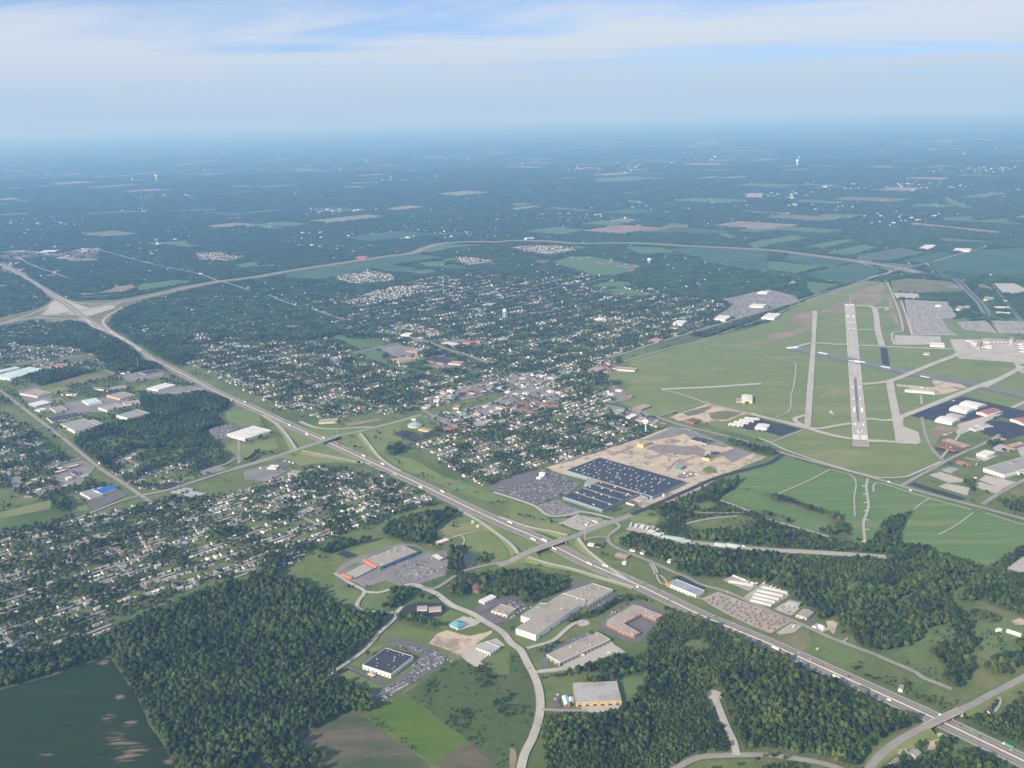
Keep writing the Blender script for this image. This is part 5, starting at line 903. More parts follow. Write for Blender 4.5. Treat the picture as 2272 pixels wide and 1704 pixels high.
# terminal with piers
tt_ = building('terminal', 'long airport terminal behind the parked jets at the right edge', 'terminal', TR(3, 1, "1850,1282 1850,1262 2300,1275", 12), 12, GREYWALL, ROOFTAN, units=8, openings=[('window', 14, 9, 3, 3)])
building('concourse', 'narrow airport pier reaching out among the parked jets', 'concourse', TR(3, 1, "1800,1340 1815,1285 1845,1285", 9), 9, GREYWALL, ROOFTAN)
building('control_block', 'tall square block on the airport terminal roofline', 'tower', TR(3, 1, "2085,1275 2090,1250 2125,1252", 24), 24, GREYWALL, ROOFGREY)
for s, hh, wl, rf, l in (("1960,1000 1955,988 2080,992", 6, CREAM, ROOFWHITE, 'upper of two long pale buildings on the lawn near the airport road'), ("1975,1048 1970,1034 2090,1038", 6, CREAM, ROOFWHITE, 'lower of two long pale buildings on the lawn near the airport road'), ("1400,1325 1395,1300 1520,1305", 6, WHITE, ROOFWHITE, 'white service building on the apron left of the jets'), ("1340,1400 1345,1385 1400,1388", 4, CREAM, ROOFTAN, 'tiny pale building alone on the grass between taxiways'), ("1860,930 1870,905 1950,912", 6, CREAM, ROOFTAN, 'pale building right of the curving airport road'), ("1300,488 1360,455 1470,450", 8, WHITE, ROOFWHITE, 'long white shed far beyond the crop fields'), ("1600,505 1620,485 1760,490", 7, WHITE, ROOFWHITE, 'white truck depot far beyond the airport'), ("1620,1010 1640,985 1690,990", 8, CREAM, ROOFTAN, 'hotel block among trees above the airport car park'), ("1690,1000 1700,980 1750,982", 8, CREAM, ROOFTAN, 'second hotel block among trees above the airport car park'), ("180,792 200,770 240,775", 6, CREAM, ROOFTAN, 'yellowish farm building at the wood edge beyond the airfield'), ("-60,1085 0,1045 100,1060", 8, WHITE, ROOFWHITE, 'white hangar at the far left of the airfield'), ("1440,985 1450,975 1500,978", 5, WHITE, ROOFWHITE, 'white kiosk in the airport car park')):
    building('building', l, 'building', TR(3, 1, s, hh), hh, wl, rf)
# mid and far named buildings on the left and in town
LB = [(0, 2, "1960,432 2185,362 2330,408", 8, WHITE, ROOFWHITE, 'big white flat warehouse left of the highway ramp'), (0, 2, "690,938 800,907 850,965", 6, WHITE, ROOFGREY, 'grey-roofed wing joined to the bright blue roof'), (0, 2, "170,80 290,48 370,95", 7, CREAM, ROOFTAN, 'tan-roofed plant first in the left industrial estate'), (0, 2, "230,172 370,138 415,168", 6, GREYWALL, ROOFWHITE, 'pale-roofed shed below the tan-roofed plant'), (0, 2, "300,225 360,208 382,222", 4, WHITE, ROOFWHITE, 'tiny white-roofed shed by the diagonal road'), (0, 2, "430,205 530,186 562,222", 6, CREAM, ROOFGREY, 'grey-roofed plant right of the tiny white shed'), (0, 2, "402,292 662,242 702,278", 6, CREAM, ROOFDARK, 'long dark-roofed shed in the industrial estate'), (0, 2, "520,345 722,300 792,372", 9, WHITE, ROOFGREY, 'large grey-roofed plant with white end wall by the diagonal road'), (0, 2, "752,318 802,306 862,352", 7, CREAM, ROOFTAN, 'tan strip building right of the large grey-roofed plant'), (0, 2, "705,142 822,120 882,155", 6, WHITE, ROOFPALE, 'pale blue roof amid the industrial estate'), (0, 2, "920,98 1050,66 1116,110", 7, YELLOWWALL, ROOFGREY, 'grey roof with yellow front wall in the estate'), (0, 2, "770,35 800,25 862,75", 6, CREAM, ROOFDARK, 'dark roof with a cream end at the top of the estate'), (0, 2, "1060,160 1192,140 1212,160", 5, WHITE, ROOFTAN, 'narrow tan roof left of the estate wood'), (0, 2, "845,204 992,168 1036,200", 7, WHITE, ROOFTAN, 'orange-tan roof with white wall in the estate'), (0, 2, "1005,270 1180,222 1232,268", 10, WHITE, ROOFGREY, 'white industrial block surrounded by trees'), (0, 2, "1270,34 1422,-8 1492,16", 7, WHITE, ROOFWHITE, 'bright white roof near the highway above the wood'), (0, 2, "1382,95 1412,78 1532,98", 6, CREAM, ROOFTAN, 'tan yard building at the wood edge'), (0, 2, "1532,84 1702,36 1736,56", 6, GREYWALL, ROOFGREY, 'long grey shed beside the highway above the wood'), (0, 2, "522,88 545,78 592,122", 5, WHITE, ROOFDARK, 'dark strip roof with white end in the estate'), (0, 2, "940,30 1080,10 1110,30", 6, GREYWALL, ROOFGREY, 'grey shed at the top of the estate beyond the lawn'),
      (0, 1, "-60,1590 250,1512 362,1542", 9, WHITE, ROOFPALE, 'very long pale blue roof at the left edge'), (0, 1, "-60,1552 122,1510 162,1522", 8, WHITE, ROOFPALE, 'second pale blue roof behind the very long one'), (0, 1, "430,1512 482,1486 522,1522", 7, WHITE, ROOFRED, 'crimson-roofed building on the left side'), (0, 1, "1040,1560 1062,1552 1082,1572", 6, WHITE, ROOFWHITE, 'white cube at the edge of the concrete lot'), (0, 1, "1205,1562 1340,1530 1372,1548", 5, GREYWALL, ROOFDARK, 'dark-roofed building on the concrete lot below the mast'), (0, 1, "510,572 530,560 560,578", 8, YELLOWWALL, ROOFTAN, 'tan box in the far left shopping area'), (0, 1, "340,520 380,505 460,520", 9, WHITE, ROOFWHITE, 'white superstore in the far left shopping area'), (0, 1, "700,515 720,490 760,500", 8, CREAM, ROOFTAN, 'cream store at the right of the far shopping area'), (0, 1, "390,730 410,712 470,722", 7, BRICK, ROOFBROWN, 'brown-roofed motel beside the far interchange'),
      (1, 1, "1160,1445 1302,1418 1392,1440", 9, YELLOWWALL, ROOFGREY, 'grey-roofed school with a yellow wall in mid-town'), (1, 1, "1482,1458 1602,1422 1712,1452", 8, ORANGEBRICK, ROOFDARK, 'square dark-roofed brick school right of the yellow-walled one'), (1, 1, "1592,1308 1652,1292 1702,1330", 7, BRICK, ROOFWHITE, 'white-roofed shop row in mid-town'), (1, 1, "1660,1480 1700,1460 1760,1490", 6, CREAM, ROOFTAN, 'cream building beside the brick school'), (1, 1, "1300,1370 1360,1350 1420,1372", 8, ORANGEBRICK, ROOFGREY, 'orange brick block behind the yellow-walled school'), (1, 1, "1780,1300 1830,1285 1860,1305", 7, ORANGEBRICK, ROOFRED, 'red-roofed store left of its twin in mid-town'), (1, 1, "1880,1290 1910,1280 1930,1298", 7, ORANGEBRICK, ROOFRED, 'red-roofed store right of its twin in mid-town'), (1, 1, "1250,1235 1290,1215 1330,1235", 6, WHITE, ROOFWHITE, 'white building on the town road above the schools'), (1, 1, "845,572 880,555 945,572", 8, BRICK, ROOFRED, 'red-brown plant beside the far crossing highway'), (1, 1, "1960,972 1990,958 2060,965", 7, CREAM, ROOFTAN, 'cream church hall near the legged water tower'),
      (2, 1, "190,610 230,588 310,600", 8, BRICK, ROOFBROWN, 'brown school beside the ball diamonds'), (2, 1, "1380,1140 1425,1108 1500,1122", 8, WHITE, ROOFWHITE, 'white dealership at the corner of the black lot'), (2, 1, "1735,1100 1790,1065 1860,1095", 8, WHITE, ROOFWHITE, 'large white dealership beside the crowded car lots'), (2, 1, "2050,985 2080,965 2180,985", 8, WHITE, ROOFWHITE, 'white auction hall amid the crowded car lots'), (2, 1, "2120,868 2150,855 2230,862", 8, WHITE, ROOFWHITE, 'white shed at the back of the crowded car lots'), (2, 1, "710,1100 740,1085 800,1095", 6, WHITE, ROOFWHITE, 'white hall among houses near the car lots'), (2, 1, "160,1570 210,1545 260,1560", 8, WHITE, ROOFDARK, 'white-walled block on the town crossroads'), (2, 1, "410,1575 440,1555 490,1575", 6, CREAM, ROOFGREEN, 'green-roofed bank in town'), (2, 1, "650,1535 720,1510 790,1530", 7, BRICK, ROOFTAN, 'brick school left of the sandy forecourt'), (2, 1, "760,1505 800,1488 860,1502", 7, BRICK, ROOFBROWN, 'second brick school building left of the sandy forecourt'), (2, 1, "885,1530 910,1510 1050,1550", 7, CREAM, ROOFTAN, 'long tan building at the edge of the airfield grass'), (2, 1, "1180,1280 1220,1262 1310,1272", 6, BRICK, ROOFTAN, 'brick plant on the road along the airfield'), (2, 1, "105,402 110,395 190,398", 9, WHITE, ROOFWHITE, 'white shed by the far crossing highway'), (2, 1, "2015,45 2040,10 2160,35", 9, ORANGEBRICK, ROOFTAN, 'pinkish plant in the far woods'),
      (1, 2, "540,335 545,308 705,312", 5, CREAM, ROOFTAN, 'long cream motel above the highway ramp'), (1, 2, "1530,150 1540,135 1575,152", 6, WHITE, ROOFWHITE, 'white shop on the dark town lot'), (1, 2, "95,725 125,700 190,712", 5, WHITE, ROOFWHITE, 'white fuel station left of the long white trailer'), (1, 2, "270,770 310,745 420,738", 5, GREYWALL, ROOFGREY, 'grey shed below the fuel station'), (1, 2, "1600,395 1660,368 1700,390", 5, ORANGEBRICK, ROOFRED, 'left of two red-roofed restaurants by the dark lots'), (1, 2, "1660,378 1700,358 1740,378", 5, ORANGEBRICK, ROOFRED, 'right of two red-roofed restaurants by the dark lots'), (1, 2, "1865,355 1920,315 1985,345", 6, CREAM, ROOFTAN, 'cream motel block right of the red-roofed restaurants'), (1, 2, "1700,205 1715,185 1758,195", 6, CREAM, ROOFRED, 'small bright red roof on the town strip'), (1, 2, "1430,200 1460,180 1505,195", 6, CREAM, ROOFTAN, 'tan block at the town end of the overpass road')]
for c, r, s, hh, wl, rf, l in LB: building('building' if 'school' not in l else 'school', l, 'school' if 'school' in l else 'building', TR(c, r, s, hh), hh, wl, rf, units=2 if c != 2 and r == 2 else 0)
building('gymnasium', 'bright blue gabled roof on the left beside a grey-roofed wing', 'building', TR(0, 2, "805,922 942,875 978,905", 7), 7, WHITE, ROOFBLUE, ridge=4)
for k, s in enumerate(("1478,930 1495,920 1540,950", "1528,918 1545,908 1580,935", "1575,905 1592,895 1640,925", "1540,975 1560,962 1618,1012", "1580,955 1605,942 1665,1000", "1630,935 1655,922 1722,978")):
    building('storage_units', f'blue-grey storage row number {["one","two","three"][k%3]} of the {"upper" if k<3 else "lower"} set by the crossroads', 'storage units', TR(0, 2, s, 3.5), 3.5, GREYWALL, ROOFBLUEGREY, ridge=1, group='blue-grey storage rows')
# the round-roofed theatre
pr_ = T(1, 2, "1375,365")[0]; tt = empty('theatre', (*pr_, 0), 'theatre with a pale green ten-sided dome roof beside dark lots', 'theatre')
part('wall', MB().lathe([(24, -.3), (24, 6)], 10), CREAM, tt); part('roof', MB().lathe([(25, 5.8), (14, 11), (3, 14), (2.8, 16), (.2, 17)], 10), pick('pale_green_roof', (.25, .42, .42)), tt)
part('entrance_sign', MB().box(-6, 18, 14, 14, 1, 6), WHITE, tt)
building('theatre_annexe', 'low yellow annexe in front of the domed theatre', 'building', TR(1, 2, "1400,390 1430,378 1485,410", 5), 5, YELLOWWALL, ROOFTAN)
G.stamp(G.e, [pr_], 30)
# apartment rows in town
for k, (x, y) in enumerate(((20, 185), (75, 215), (125, 235), (175, 250), (165, 145), (265, 170), (330, 180), (60, 160))):
    building('apartment_block', f'brown brick apartment row, {["leftmost front","second front","third front","rightmost front","left rear","middle rear","right rear","small left rear"][k]} of the group in town', 'apartments', TR(2, 2, f"{x},{y} {x+12},{y-18} {x+100},{y-42}" if k < 4 else f"{x},{y} {x+8},{y-14} {x+70},{y+6}", 6), 6, BRICK, ROOFBROWN, ridge=2, group='brick apartment rows')

# ------------------------------------------------------------------ water towers, masts, signs
def wt_h(c, r, base, top):
    b = T(c, r, base)[0]; px0 = 568 * c, 426 * r
    by = float(base.split(',')[1]); ty = float(top.split(',')[1]); sl = math.sqrt(b[0]**2 + b[1]**2 + H * H)
    return b, (by - ty) * K * sl / FPX / (math.hypot(*b) / sl)
b, hh = wt_h(2, 2, "1155,432", "1150,308"); t = empty('water_tower', (*b, 0), 'water tower with white bulb on a pale blue pedestal beside the demolition site', 'water tower')
part('pedestal', MB().lathe([(4.2, -.3), (3.0, 3), (2.4, 8), (2.4, hh * .62), (3.4, hh * .68)], 20), TOWERBLUE, t, True)
part('tank', MB().lathe([(3.2, hh * .67), (7.5, hh * .72), (10.2, hh * .80), (10.6, hh * .86), (9.2, hh * .93), (5.5, hh * .985), (.4, hh)], 28), TOWERWHITE, t, True)
part('rail', MB().lathe([(2.2, hh), (2.2, hh + 1)], 12), STEEL, t)
b, hh = wt_h(1, 1, "2150,1098", "2148,1008"); t = empty('water_tower', (*b, 0), 'white round-topped water tower standing on pale blue legs in town', 'water tower')
for k in range(6): a = math.pi / 3 * k + .3; part('leg', MB().tube((10.5 * math.cos(a), 10.5 * math.sin(a), -.3), (9 * math.cos(a), 9 * math.sin(a), hh * .72), 1.0, .9, 8), TOWERBLUE, t)
part('riser', MB().tube((0, 0, 0), (0, 0, hh * .7), 1.6, 1.6, 10), TOWERBLUE, t)
part('tank', MB().lathe([(2, hh * .62), (7, hh * .66), (9.6, hh * .74), (9.6, hh * .86), (8, hh * .94), (4.5, hh * .985), (.4, hh)], 24), TOWERWHITE, t, True)
b, hh = wt_h(2, 1, "1186,625", "1185,573"); t = empty('water_tower', (*b, 0), 'thick pale blue water tower at the wood edge beside the ball diamonds', 'water tower')
part('pedestal', MB().lathe([(7, -.3), (6.5, hh * .5), (8, hh * .55)], 20), TOWERBLUE, t, True); part('tank', MB().lathe([(8, hh * .52), (12.5, hh * .6), (12.5, hh * .92), (10, hh * .97), (.5, hh)], 24), pick('tank_blue', (.55, .74, .82), var=.04), t, True)
for (px, py, tp, l) in ((1243, 358, 345, 'tiny far white water tower right of centre near the horizon'), (338, 390, 378, 'far white silo tower on the left'), (286, 390, 384, 'far pale tank left of the white silo tower'), (483, 333, 327, 'tiny far white tank nearest the left horizon'), (409, 337, 330, 'tiny far pale tower left of the far white tank')):
    xx = px if px != 1243 else 1722
    q = F(f"{xx},{py}")[0]; sl = math.sqrt(q[0]**2 + q[1]**2 + H * H); hh = (py - tp) * 1.027 * sl / FPX
    t = empty('water_tower', (*q, 0), l, 'water tower', 'far water towers')
    part('pedestal', MB().lathe([(hh * .09, 0), (hh * .07, hh * .62)], 10), TOWERWHITE, t); part('tank', MB().lathe([(hh * .07, hh * .58), (hh * .24, hh * .7), (hh * .24, hh * .9), (.1, hh)], 12), TOWERWHITE, t, True)
for c, r, base, top, l in ((0, 1, "1195,1545", "1185,1432", 'slim lattice radio mast beside the concrete lot on the left'), (2, 2, "1795,1535", "1797,1448", 'slim radio mast rising from the woods right of the gravel strip'), (2, 2, "630,1360", "628,1255", 'tall light mast beside the second overpass'), (1, 2, "700,470", "698,385", 'tall light mast beside the first overpass'), (3, 1, "710,960", "708,880", 'thin antenna mast at the far runway end')):
    b, hh = wt_h(c, r, base, top); t = empty('radio_mast', (*b, 0), l, 'mast'); wd = 1.1
    for k in range(3): a = 2 * math.pi * k / 3; part('leg', MB().tube((wd * math.cos(a), wd * math.sin(a), 0), (.35 * math.cos(a), .35 * math.sin(a), hh), .28, .16, 5), UNITM, t)
    br = MB(); nn = 12
    for k in range(nn):
        z0_, z1_ = hh * k / nn, hh * (k + 1) / nn; r0 = wd + (.35 - wd) * k / nn
        for j in range(3): a, b2 = 2 * math.pi * j / 3, 2 * math.pi * (j + 1) / 3; br.tube((r0 * math.cos(a), r0 * math.sin(a), z0_), (r0 * math.cos(b2), r0 * math.sin(b2), z1_), .1, .1, 4)
    part('bracing', br, UNITM, t)
for c, r, s, a, l in ((1, 2, "1915,1255", .4, 'tall white billboard on the grass beside the highway ramp'), (1, 2, "1872,1218", .4, 'small white sign panel left of the tall billboard'), (3, 3, "425,655", .5, 'small white sign on the grass beside the frontage road'), (2, 2, "1308,985", -.6, 'white sign tower at the factory exit')):
    q = T(c, r, s)[0]; t = empty('billboard', (*q, 0), l, 'sign', rz=a)
    for k in (-1, 1): part('post', MB().box(k * 2, 0, -.2, .4, .4, 8.2), STEEL, t)
    part('panel', MB().box(0, 0, 4.5, 6.5 if 'tower' not in l else 5, .5, 7 if 'tall' in l or 'tower' in l else 3.4), WHITE, t)
# airfield antenna and small things
q = T(3, 2, "542,245")[0]; t = empty('localizer_shelter', (*q, 0), 'small pale antenna hut on the grass left of the runway', 'hut')
part('hut', MB().box(0, 0, 0, 9, 7, 3.4), CREAM, t); part('pad', MB().box(0, -14, .9, 12, 34, .12), gravel, t); part('antenna', MB().tube((0, 3, 0), (0, 3, 12), .35, .2, 6), UNITM, t)
q = T(3, 2, "845,1368")[0]; t = empty('light_station', (*q, 0), 'pale approach light station at the end of the gravel lane', 'hut'); part('platform', MB().box(0, 0, 0, 14, 10, 2.0), CREAM, t); part('cabin', MB().box(3, 1, 1.9, 5, 4, 3), WHITE, t)
for k, s in enumerate(("826,885", "836,955", "842,1028", "845,1100", "850,1180", "856,1262")):
    q = T(3, 2, s)[0]; t = empty('approach_light', (*q, 0), f'{["first","second","third","fourth","fifth","sixth"][k]} approach light bar down the gravel lane from the road', 'light', 'approach lights along the gravel lane')
    part('bar', MB().box(0, 0, 1.2, 9, .7, .7), WHITE, t); 
    for j in (-1, 0, 1): part('post', MB().box(j * 3.5, 0, 0, .4, .4, 1.3), STEEL, t)
    for j in (-4, -2, 0, 2, 4): part('lamp', MB().box(j * .95, 0, 1.85, .8, .8, .5), WHITE, t)
q = T(3, 2, "1180,50"); q2 = T(3, 2, "1435,98"); d = Vector(q2[0]) - Vector(q[0])
building('shed', 'long narrow white shed on the bare dirt between taxiways', 'shed', rect(T(3, 2, "1182,58 1185,44 1438,88", 5)), 5, WHITE, ROOFWHITE, ridge=1)

# rubble heaps left on the demolition site
rq = np.array(T(2, 2, "900,620 1100,560 1400,420 1560,520 1760,560 1620,650 1400,720 1240,700 1000,650")); rb = MB()
for _ in range(70):
    x, y = rng.uniform(rq[:, 0].min(), rq[:, 0].max()), rng.uniform(rq[:, 1].min(), rq[:, 1].max())
    if any(math.hypot(x - cen(f)[0], y - cen(f)[1]) < 45 for f in BLD): continue
    a = rng.uniform(0, 3.1); l_, w_, h_ = rng.uniform(5, 26), rng.uniform(3, 7), rng.uniform(1.0, 3.2); n_ = 9
    ring = [(x + l_ / 2 * math.cos(t) * math.cos(a) - w_ / 2 * math.sin(t) * math.sin(a) + rng.normal(0, .6), y + l_ / 2 * math.cos(t) * math.sin(a) + w_ / 2 * math.sin(t) * math.cos(a) + rng.normal(0, .6)) for t in np.linspace(0, 2 * math.pi, n_, endpoint=False)]
    top = [(x + (p[0] - x) * .45 + rng.normal(0, .4), y + (p[1] - y) * .45 + rng.normal(0, .4)) for p in ring]
    rb.add([(*p, .3) for p in ring] + [(*p, .3 + h_ * rng.uniform(.6, 1)) for p in top] + [(x, y, .3 + h_)], [(i, (i + 1) % n_, n_ + (i + 1) % n_, n_ + i) for i in range(n_)] + [(n_ + i, n_ + (i + 1) % n_, 2 * n_) for i in range(n_)])
tag(link('rubble_heaps', rb.mesh('rubble_heaps', mat('rubble', (0.20, 0.175, 0.16)))), 'grey rubble heaps strewn over the cleared demolition site', 'rubble', kind='stuff')
# ------------------------------------------------------------------ label helper: where a thing stands
MARKS = [(T(c, r, s)[0], l) for c, r, s, l in ((0, 2, "890,900", 'the bright blue roof'), (0, 2, "650,340", 'the left grey-roofed plant'), (0, 2, "1220,960", 'the left crossroads'), (0, 3, "800,240", 'the left suburb edge'), (0, 3, "300,150", 'the bottom-left suburb'), (0, 3, "1500,800", 'the big left wood'), (0, 3, "400,1300", 'the dark crop field'), (1, 3, "1130,740", 'the dark-roofed square building'), (1, 3, "1400,1300", 'the bright green field'), (1, 3, "1900,1050", 'the bushy meadow'), (1, 3, "1740,410", 'the teal pyramid roof'), (2, 3, "230,1000", 'the curving road'), (2, 3, "720,1000", 'the tan warehouse'), (2, 3, "1745,1030", 'the turning circle'), (2, 3, "1940,1550", 'the bottom junction'), (2, 3, "1050,350", 'the orange brick building'), (2, 3, "300,350", 'the white stepped warehouse'), (3, 3, "1500,1250", 'the narrow overpass'), (3, 3, "300,1200", 'the wood left of the highway'), (3, 3, "2000,1600", 'the bottom-right corner'), (3, 3, "1500,480", 'the right-hand pasture'), (3, 3, "900,300", 'the right-hand woods'), (2, 2, "700,1000", 'the factory'), (2, 2, "300,1400", 'the second overpass'), (1, 2, "1150,1500", 'the long flat store'), (1, 2, "640,480", 'the first overpass'), (1, 2, "400,1100", 'the white-dotted suburb'), (1, 2, "1800,600", 'the factory suburb'), (1, 2, "1400,380", 'the domed theatre'), (0, 2, "2100,430", 'the big white flat warehouse'), (1, 2, "300,1560", 'the middle suburb edge'), (0, 2, "400,1350", 'the left-edge suburb'), (2, 2, "1100,400", 'the white-bulb water tower'), (0, 2, "1500,1200", 'the diagonal suburb road'))]
def where(x, y):
    (mx, my), l = min(MARKS, key=lambda m: (m[0][0] - x)**2 + ((m[0][1] - y) * .6)**2)
    dx, dy = x - mx, (y - my) * .5
    rel = ('right of' if dx > 0 else 'left of') if abs(dx) > abs(dy) else ('beyond' if dy > 0 else 'in front of')
    d = math.hypot(dx, dy)
    return f"{'just ' if d < 60 else 'well ' if d > 190 else ''}{rel} {l}"
ORD = ['first', 'second', 'third', 'fourth', 'fifth', 'sixth', 'seventh', 'eighth', 'ninth', 'tenth', 'eleventh', 'twelfth', 'thirteenth', 'fourteenth', 'fifteenth', 'sixteenth', 'seventeenth', 'eighteenth', 'nineteenth', 'twentieth']
def relabel(objs, fmt):
    """things that share look and place are told apart by their order from the left"""
    by = {}
    for o, look in objs: by.setdefault((look, where(o.location.x, o.location.y)), []).append(o)
    for (look, w), os_ in by.items():
        os_.sort(key=lambda o: proj(o.location.x, o.location.y)[0])
        for k, o in enumerate(os_):
            o['label'] = fmt.format(look=look, w=w) if len(os_) == 1 else fmt.format(look=look, w=w) + (f", {ORD[k]} from left" if k < 20 else f", {ORD[len(os_) - 1 - k]} from right" if len(os_) - 1 - k < 20 else '')

# ------------------------------------------------------------------ suburbs: streets and houses
HOUSES = []; CELLS = {}
def suburb(poly, pitch=72.0, cross=230.0, lot=19.0, amp=9.0, ang=math.radians(44), fill=.9, wst=8.5):
    poly = np.array(poly); ca, sa = math.cos(ang), math.sin(ang)
    g = Grid(poly[:, 0].min() - 10, poly[:, 0].max() + 10, poly[:, 1].min() - 10, poly[:, 1].max() + 10, 5.0); g.poly(g.e, poly, True)
    uv = np.stack([poly[:, 0] * ca + poly[:, 1] * sa, -poly[:, 0] * sa + poly[:, 1] * ca], 1)
    (u0, v0), (u1, v1) = uv.min(0), uv.max(0)
    segs = []
    def run(line):
        ok = g.at(g.e, line[:, 0], line[:, 1]) & ~G.at(G.e, line[:, 0], line[:, 1]); k = 0
        while k < len(ok):
            if ok[k]:
                j = k
                while j + 1 < len(ok) and ok[j + 1]: j += 1
                if j - k >= 8: segs.append(line[k:j + 1])
                k = j + 1
            else: k += 1
    v = v0 + pitch * .5
    while v < v1:
        us = np.arange(u0, u1, 6.0); ph = random.uniform(0, 6); vv = v + amp * np.sin(us / 130 + ph)
        run(np.stack([us * ca - vv * sa, us * sa + vv * ca], 1)); v += pitch * random.uniform(.85, 1.25)
    nmain = len(segs); u = u0 + cross * .4
    while u < u1:
        vs_ = np.arange(v0, v1, 6.0); uu = u + amp * np.sin(vs_ / 150 + u)
        run(np.stack([uu * ca - vs_ * sa, uu * sa + vs_ * ca], 1)); u += cross * random.uniform(.7, 1.3)
    for k, s in enumerate(segs):
        zr[0] += 0.002
        struct('street', strip_mb(s, -wst / 2, wst / 2, zr[0]), roadgrey)
    for k, s in enumerate(segs):
        G.stamp(G.e, s, wst / 2 - .5)
    for k, s in enumerate(segs[:nmain]):
        d = np.gradient(s, axis=0); d /= np.linalg.norm(d, axis=1)[:, None]; nn = np.stack([-d[:, 1], d[:, 0]], 1)
        stepn = lot / 6.0
        for side in (-1, 1):
            t_ = random.uniform(.5, 2)
            while t_ < len(s) - 1:
                if random.random() < fill:
                    i = int(t_); off = wst / 2 + random.uniform(9, 13); x, y = s[i] + nn[i] * side * off
                    if g.at(g.e, np.array([x]), np.array([y]))[0] and not G.at(G.e, np.array([x]), np.array([y]))[0]:
                        key = (int(x // 13), int(y // 13))
                        if not any((key[0] + a, key[1] + b_) in CELLS and math.hypot(CELLS[(key[0] + a, key[1] + b_)][0] - x, CELLS[(key[0] + a, key[1] + b_)][1] - y) < 14.5 for a in (-1, 0, 1) for b_ in (-1, 0, 1)):
                            CELLS[key] = (x, y); HOUSES.append((x, y, math.atan2(d[i][1], d[i][0]) + random.gauss(0, .06) + (math.pi / 2 if random.random() < .18 else 0)))
                t_ += stepn * random.uniform(.9, 1.2)
suburb(F("-60,1160 150,1120 300,1090 330,1080 450,1075 560,1045 640,1010 700,1010 830,1025 920,1060 960,1090 920,1095 850,1115 800,1140 700,1170 640,1215 560,1240 420,1265 330,1310 245,1345 235,1370 90,1415 -60,1460"), lot=18, pitch=66)
suburb(F("-40,870 60,922 110,970 200,1040 270,1070 240,1085 140,1100 40,1070 -40,1060"), pitch=80)
suburb(F("170,960 240,965 330,990 420,1000 480,990 480,1020 380,1050 320,1065 270,1040 200,990"), pitch=90, fill=.6)
suburb(F("880,950 960,920 1060,890 1200,860 1330,880 1410,920 1400,945 1280,990 1180,1020 1060,1050 1000,1030 940,985"), lot=17, pitch=64)
suburb(F("770,772 850,742 900,732 1080,768 1200,796 1330,772 1330,800 1200,830 1080,850 1000,840 900,820 830,790"), pitch=80, fill=.7)
suburb(F(S3), pitch=76, fill=.85); suburb(F(S3U), pitch=84, lot=21, fill=.8)
suburb(F("1150,800 1330,790 1340,830 1300,890 1180,870"), pitch=70)
suburb(F("0,700 100,690 240,730 280,760 180,800 60,790 0,770"), pitch=80, fill=.7); suburb(F("0,600 60,610 110,660 60,690 0,690"), pitch=90, fill=.7)
suburb(T(0, 1, "1000,1150 1100,1010 1500,920 2100,850 2212,1250 1750,1180 1620,1290 1400,1330"), pitch=110, fill=.35)
# newer housing estates, tight rows with few trees
for c, r, s in ((1, 1, "680,760 700,720 950,670 1160,710 1220,745 1140,780 850,800"), (1, 1, "1700,590 1760,555 2050,590 2060,620 1820,640"), (2, 1, "-20,480 110,460 480,470 580,510 300,550 130,520"), (1, 1, "750,960 1060,840 1380,810 1560,820 1250,930 860,990"), (0, 1, "1680,530 1900,520 2120,570 2000,600 1720,590"), (1, 1, "1140,1160 1380,1150 1600,1210 1500,1240 1180,1190")):
    G.poly(G.k, T(c, r, s), 4); suburb(T(c, r, s), pitch=58, lot=16, amp=14, fill=.95)
def house_meshes(kind_):
    w_, d_, h_, p_ = ((14, 8.5, 2.9, 1.9), (11, 9, 5.4, 2.6), (16, 8, 2.8, 1.7), (10.5, 7.5, 3.0, 2.2))[kind_]
    wl_ = MB().box(0, 0, -.3, w_, d_, h_ + .3)
    for s in (-1, 1): wl_.add([(s * w_ / 2, -d_ / 2, h_), (s * w_ / 2, d_ / 2, h_), (s * w_ / 2, 0, h_ + p_ - .1)], [(0, 1, 2) if s > 0 else (0, 2, 1)])
    if kind_ in (0, 2): wl_.box(w_ * .28, -d_ * .62, -.3, w_ * .36, d_ * .5, h_ + .2)
    r_ = MB(); ov = .5
    for s in (-1, 1):
        q = [(-w_ / 2 - ov, s * (d_ / 2 + ov), h_ - .15), (w_ / 2 + ov, s * (d_ / 2 + ov), h_ - .15), (w_ / 2 + ov, 0, h_ + p_), (-w_ / 2 - ov, 0, h_ + p_)]
        vs_ = q + [(x, y, z + .18) for x, y, z in q]; fs = [(4, 5, 6, 7), (3, 2, 1, 0), (0, 1, 5, 4), (1, 2, 6, 5), (2, 3, 7, 6), (3, 0, 4, 7)]
        r_.add(vs_, fs if s < 0 else [f[::-1] for f in fs])
    if kind_ in (0, 2):
        a, b_ = w_ * .28, w_ * .2; y0, y1 = -d_ * .9, 0
        for s in (-1, 1): r_.add([(a + s * b_, y0, h_ - .1), (a + s * b_, y1, h_ - .1), (a, y1, h_ + p_ * .85), (a, y0, h_ + p_ * .85)], [(0, 1, 2, 3) if s > 0 else (3, 2, 1, 0)])
        wl_.add([(a - b_ * .9, y0 + .2, h_ - .1), (a + b_ * .9, y0 + .2, h_ - .1), (a, y0 + .2, h_ + p_ * .8)], [(0, 1, 2)])
    ch = MB().box(w_ * .22, .8, h_ + p_ * .3, .9, .9, p_ * .7 + 1.0)
    gd = MB()
    for s in (-1, 1):
        for k in (-.3, .05, .34): gd.box(w_ * k, s * (d_ / 2 + .03), .9, 1.5, .14, 1.3)
    return wl_, r_, ch, gd
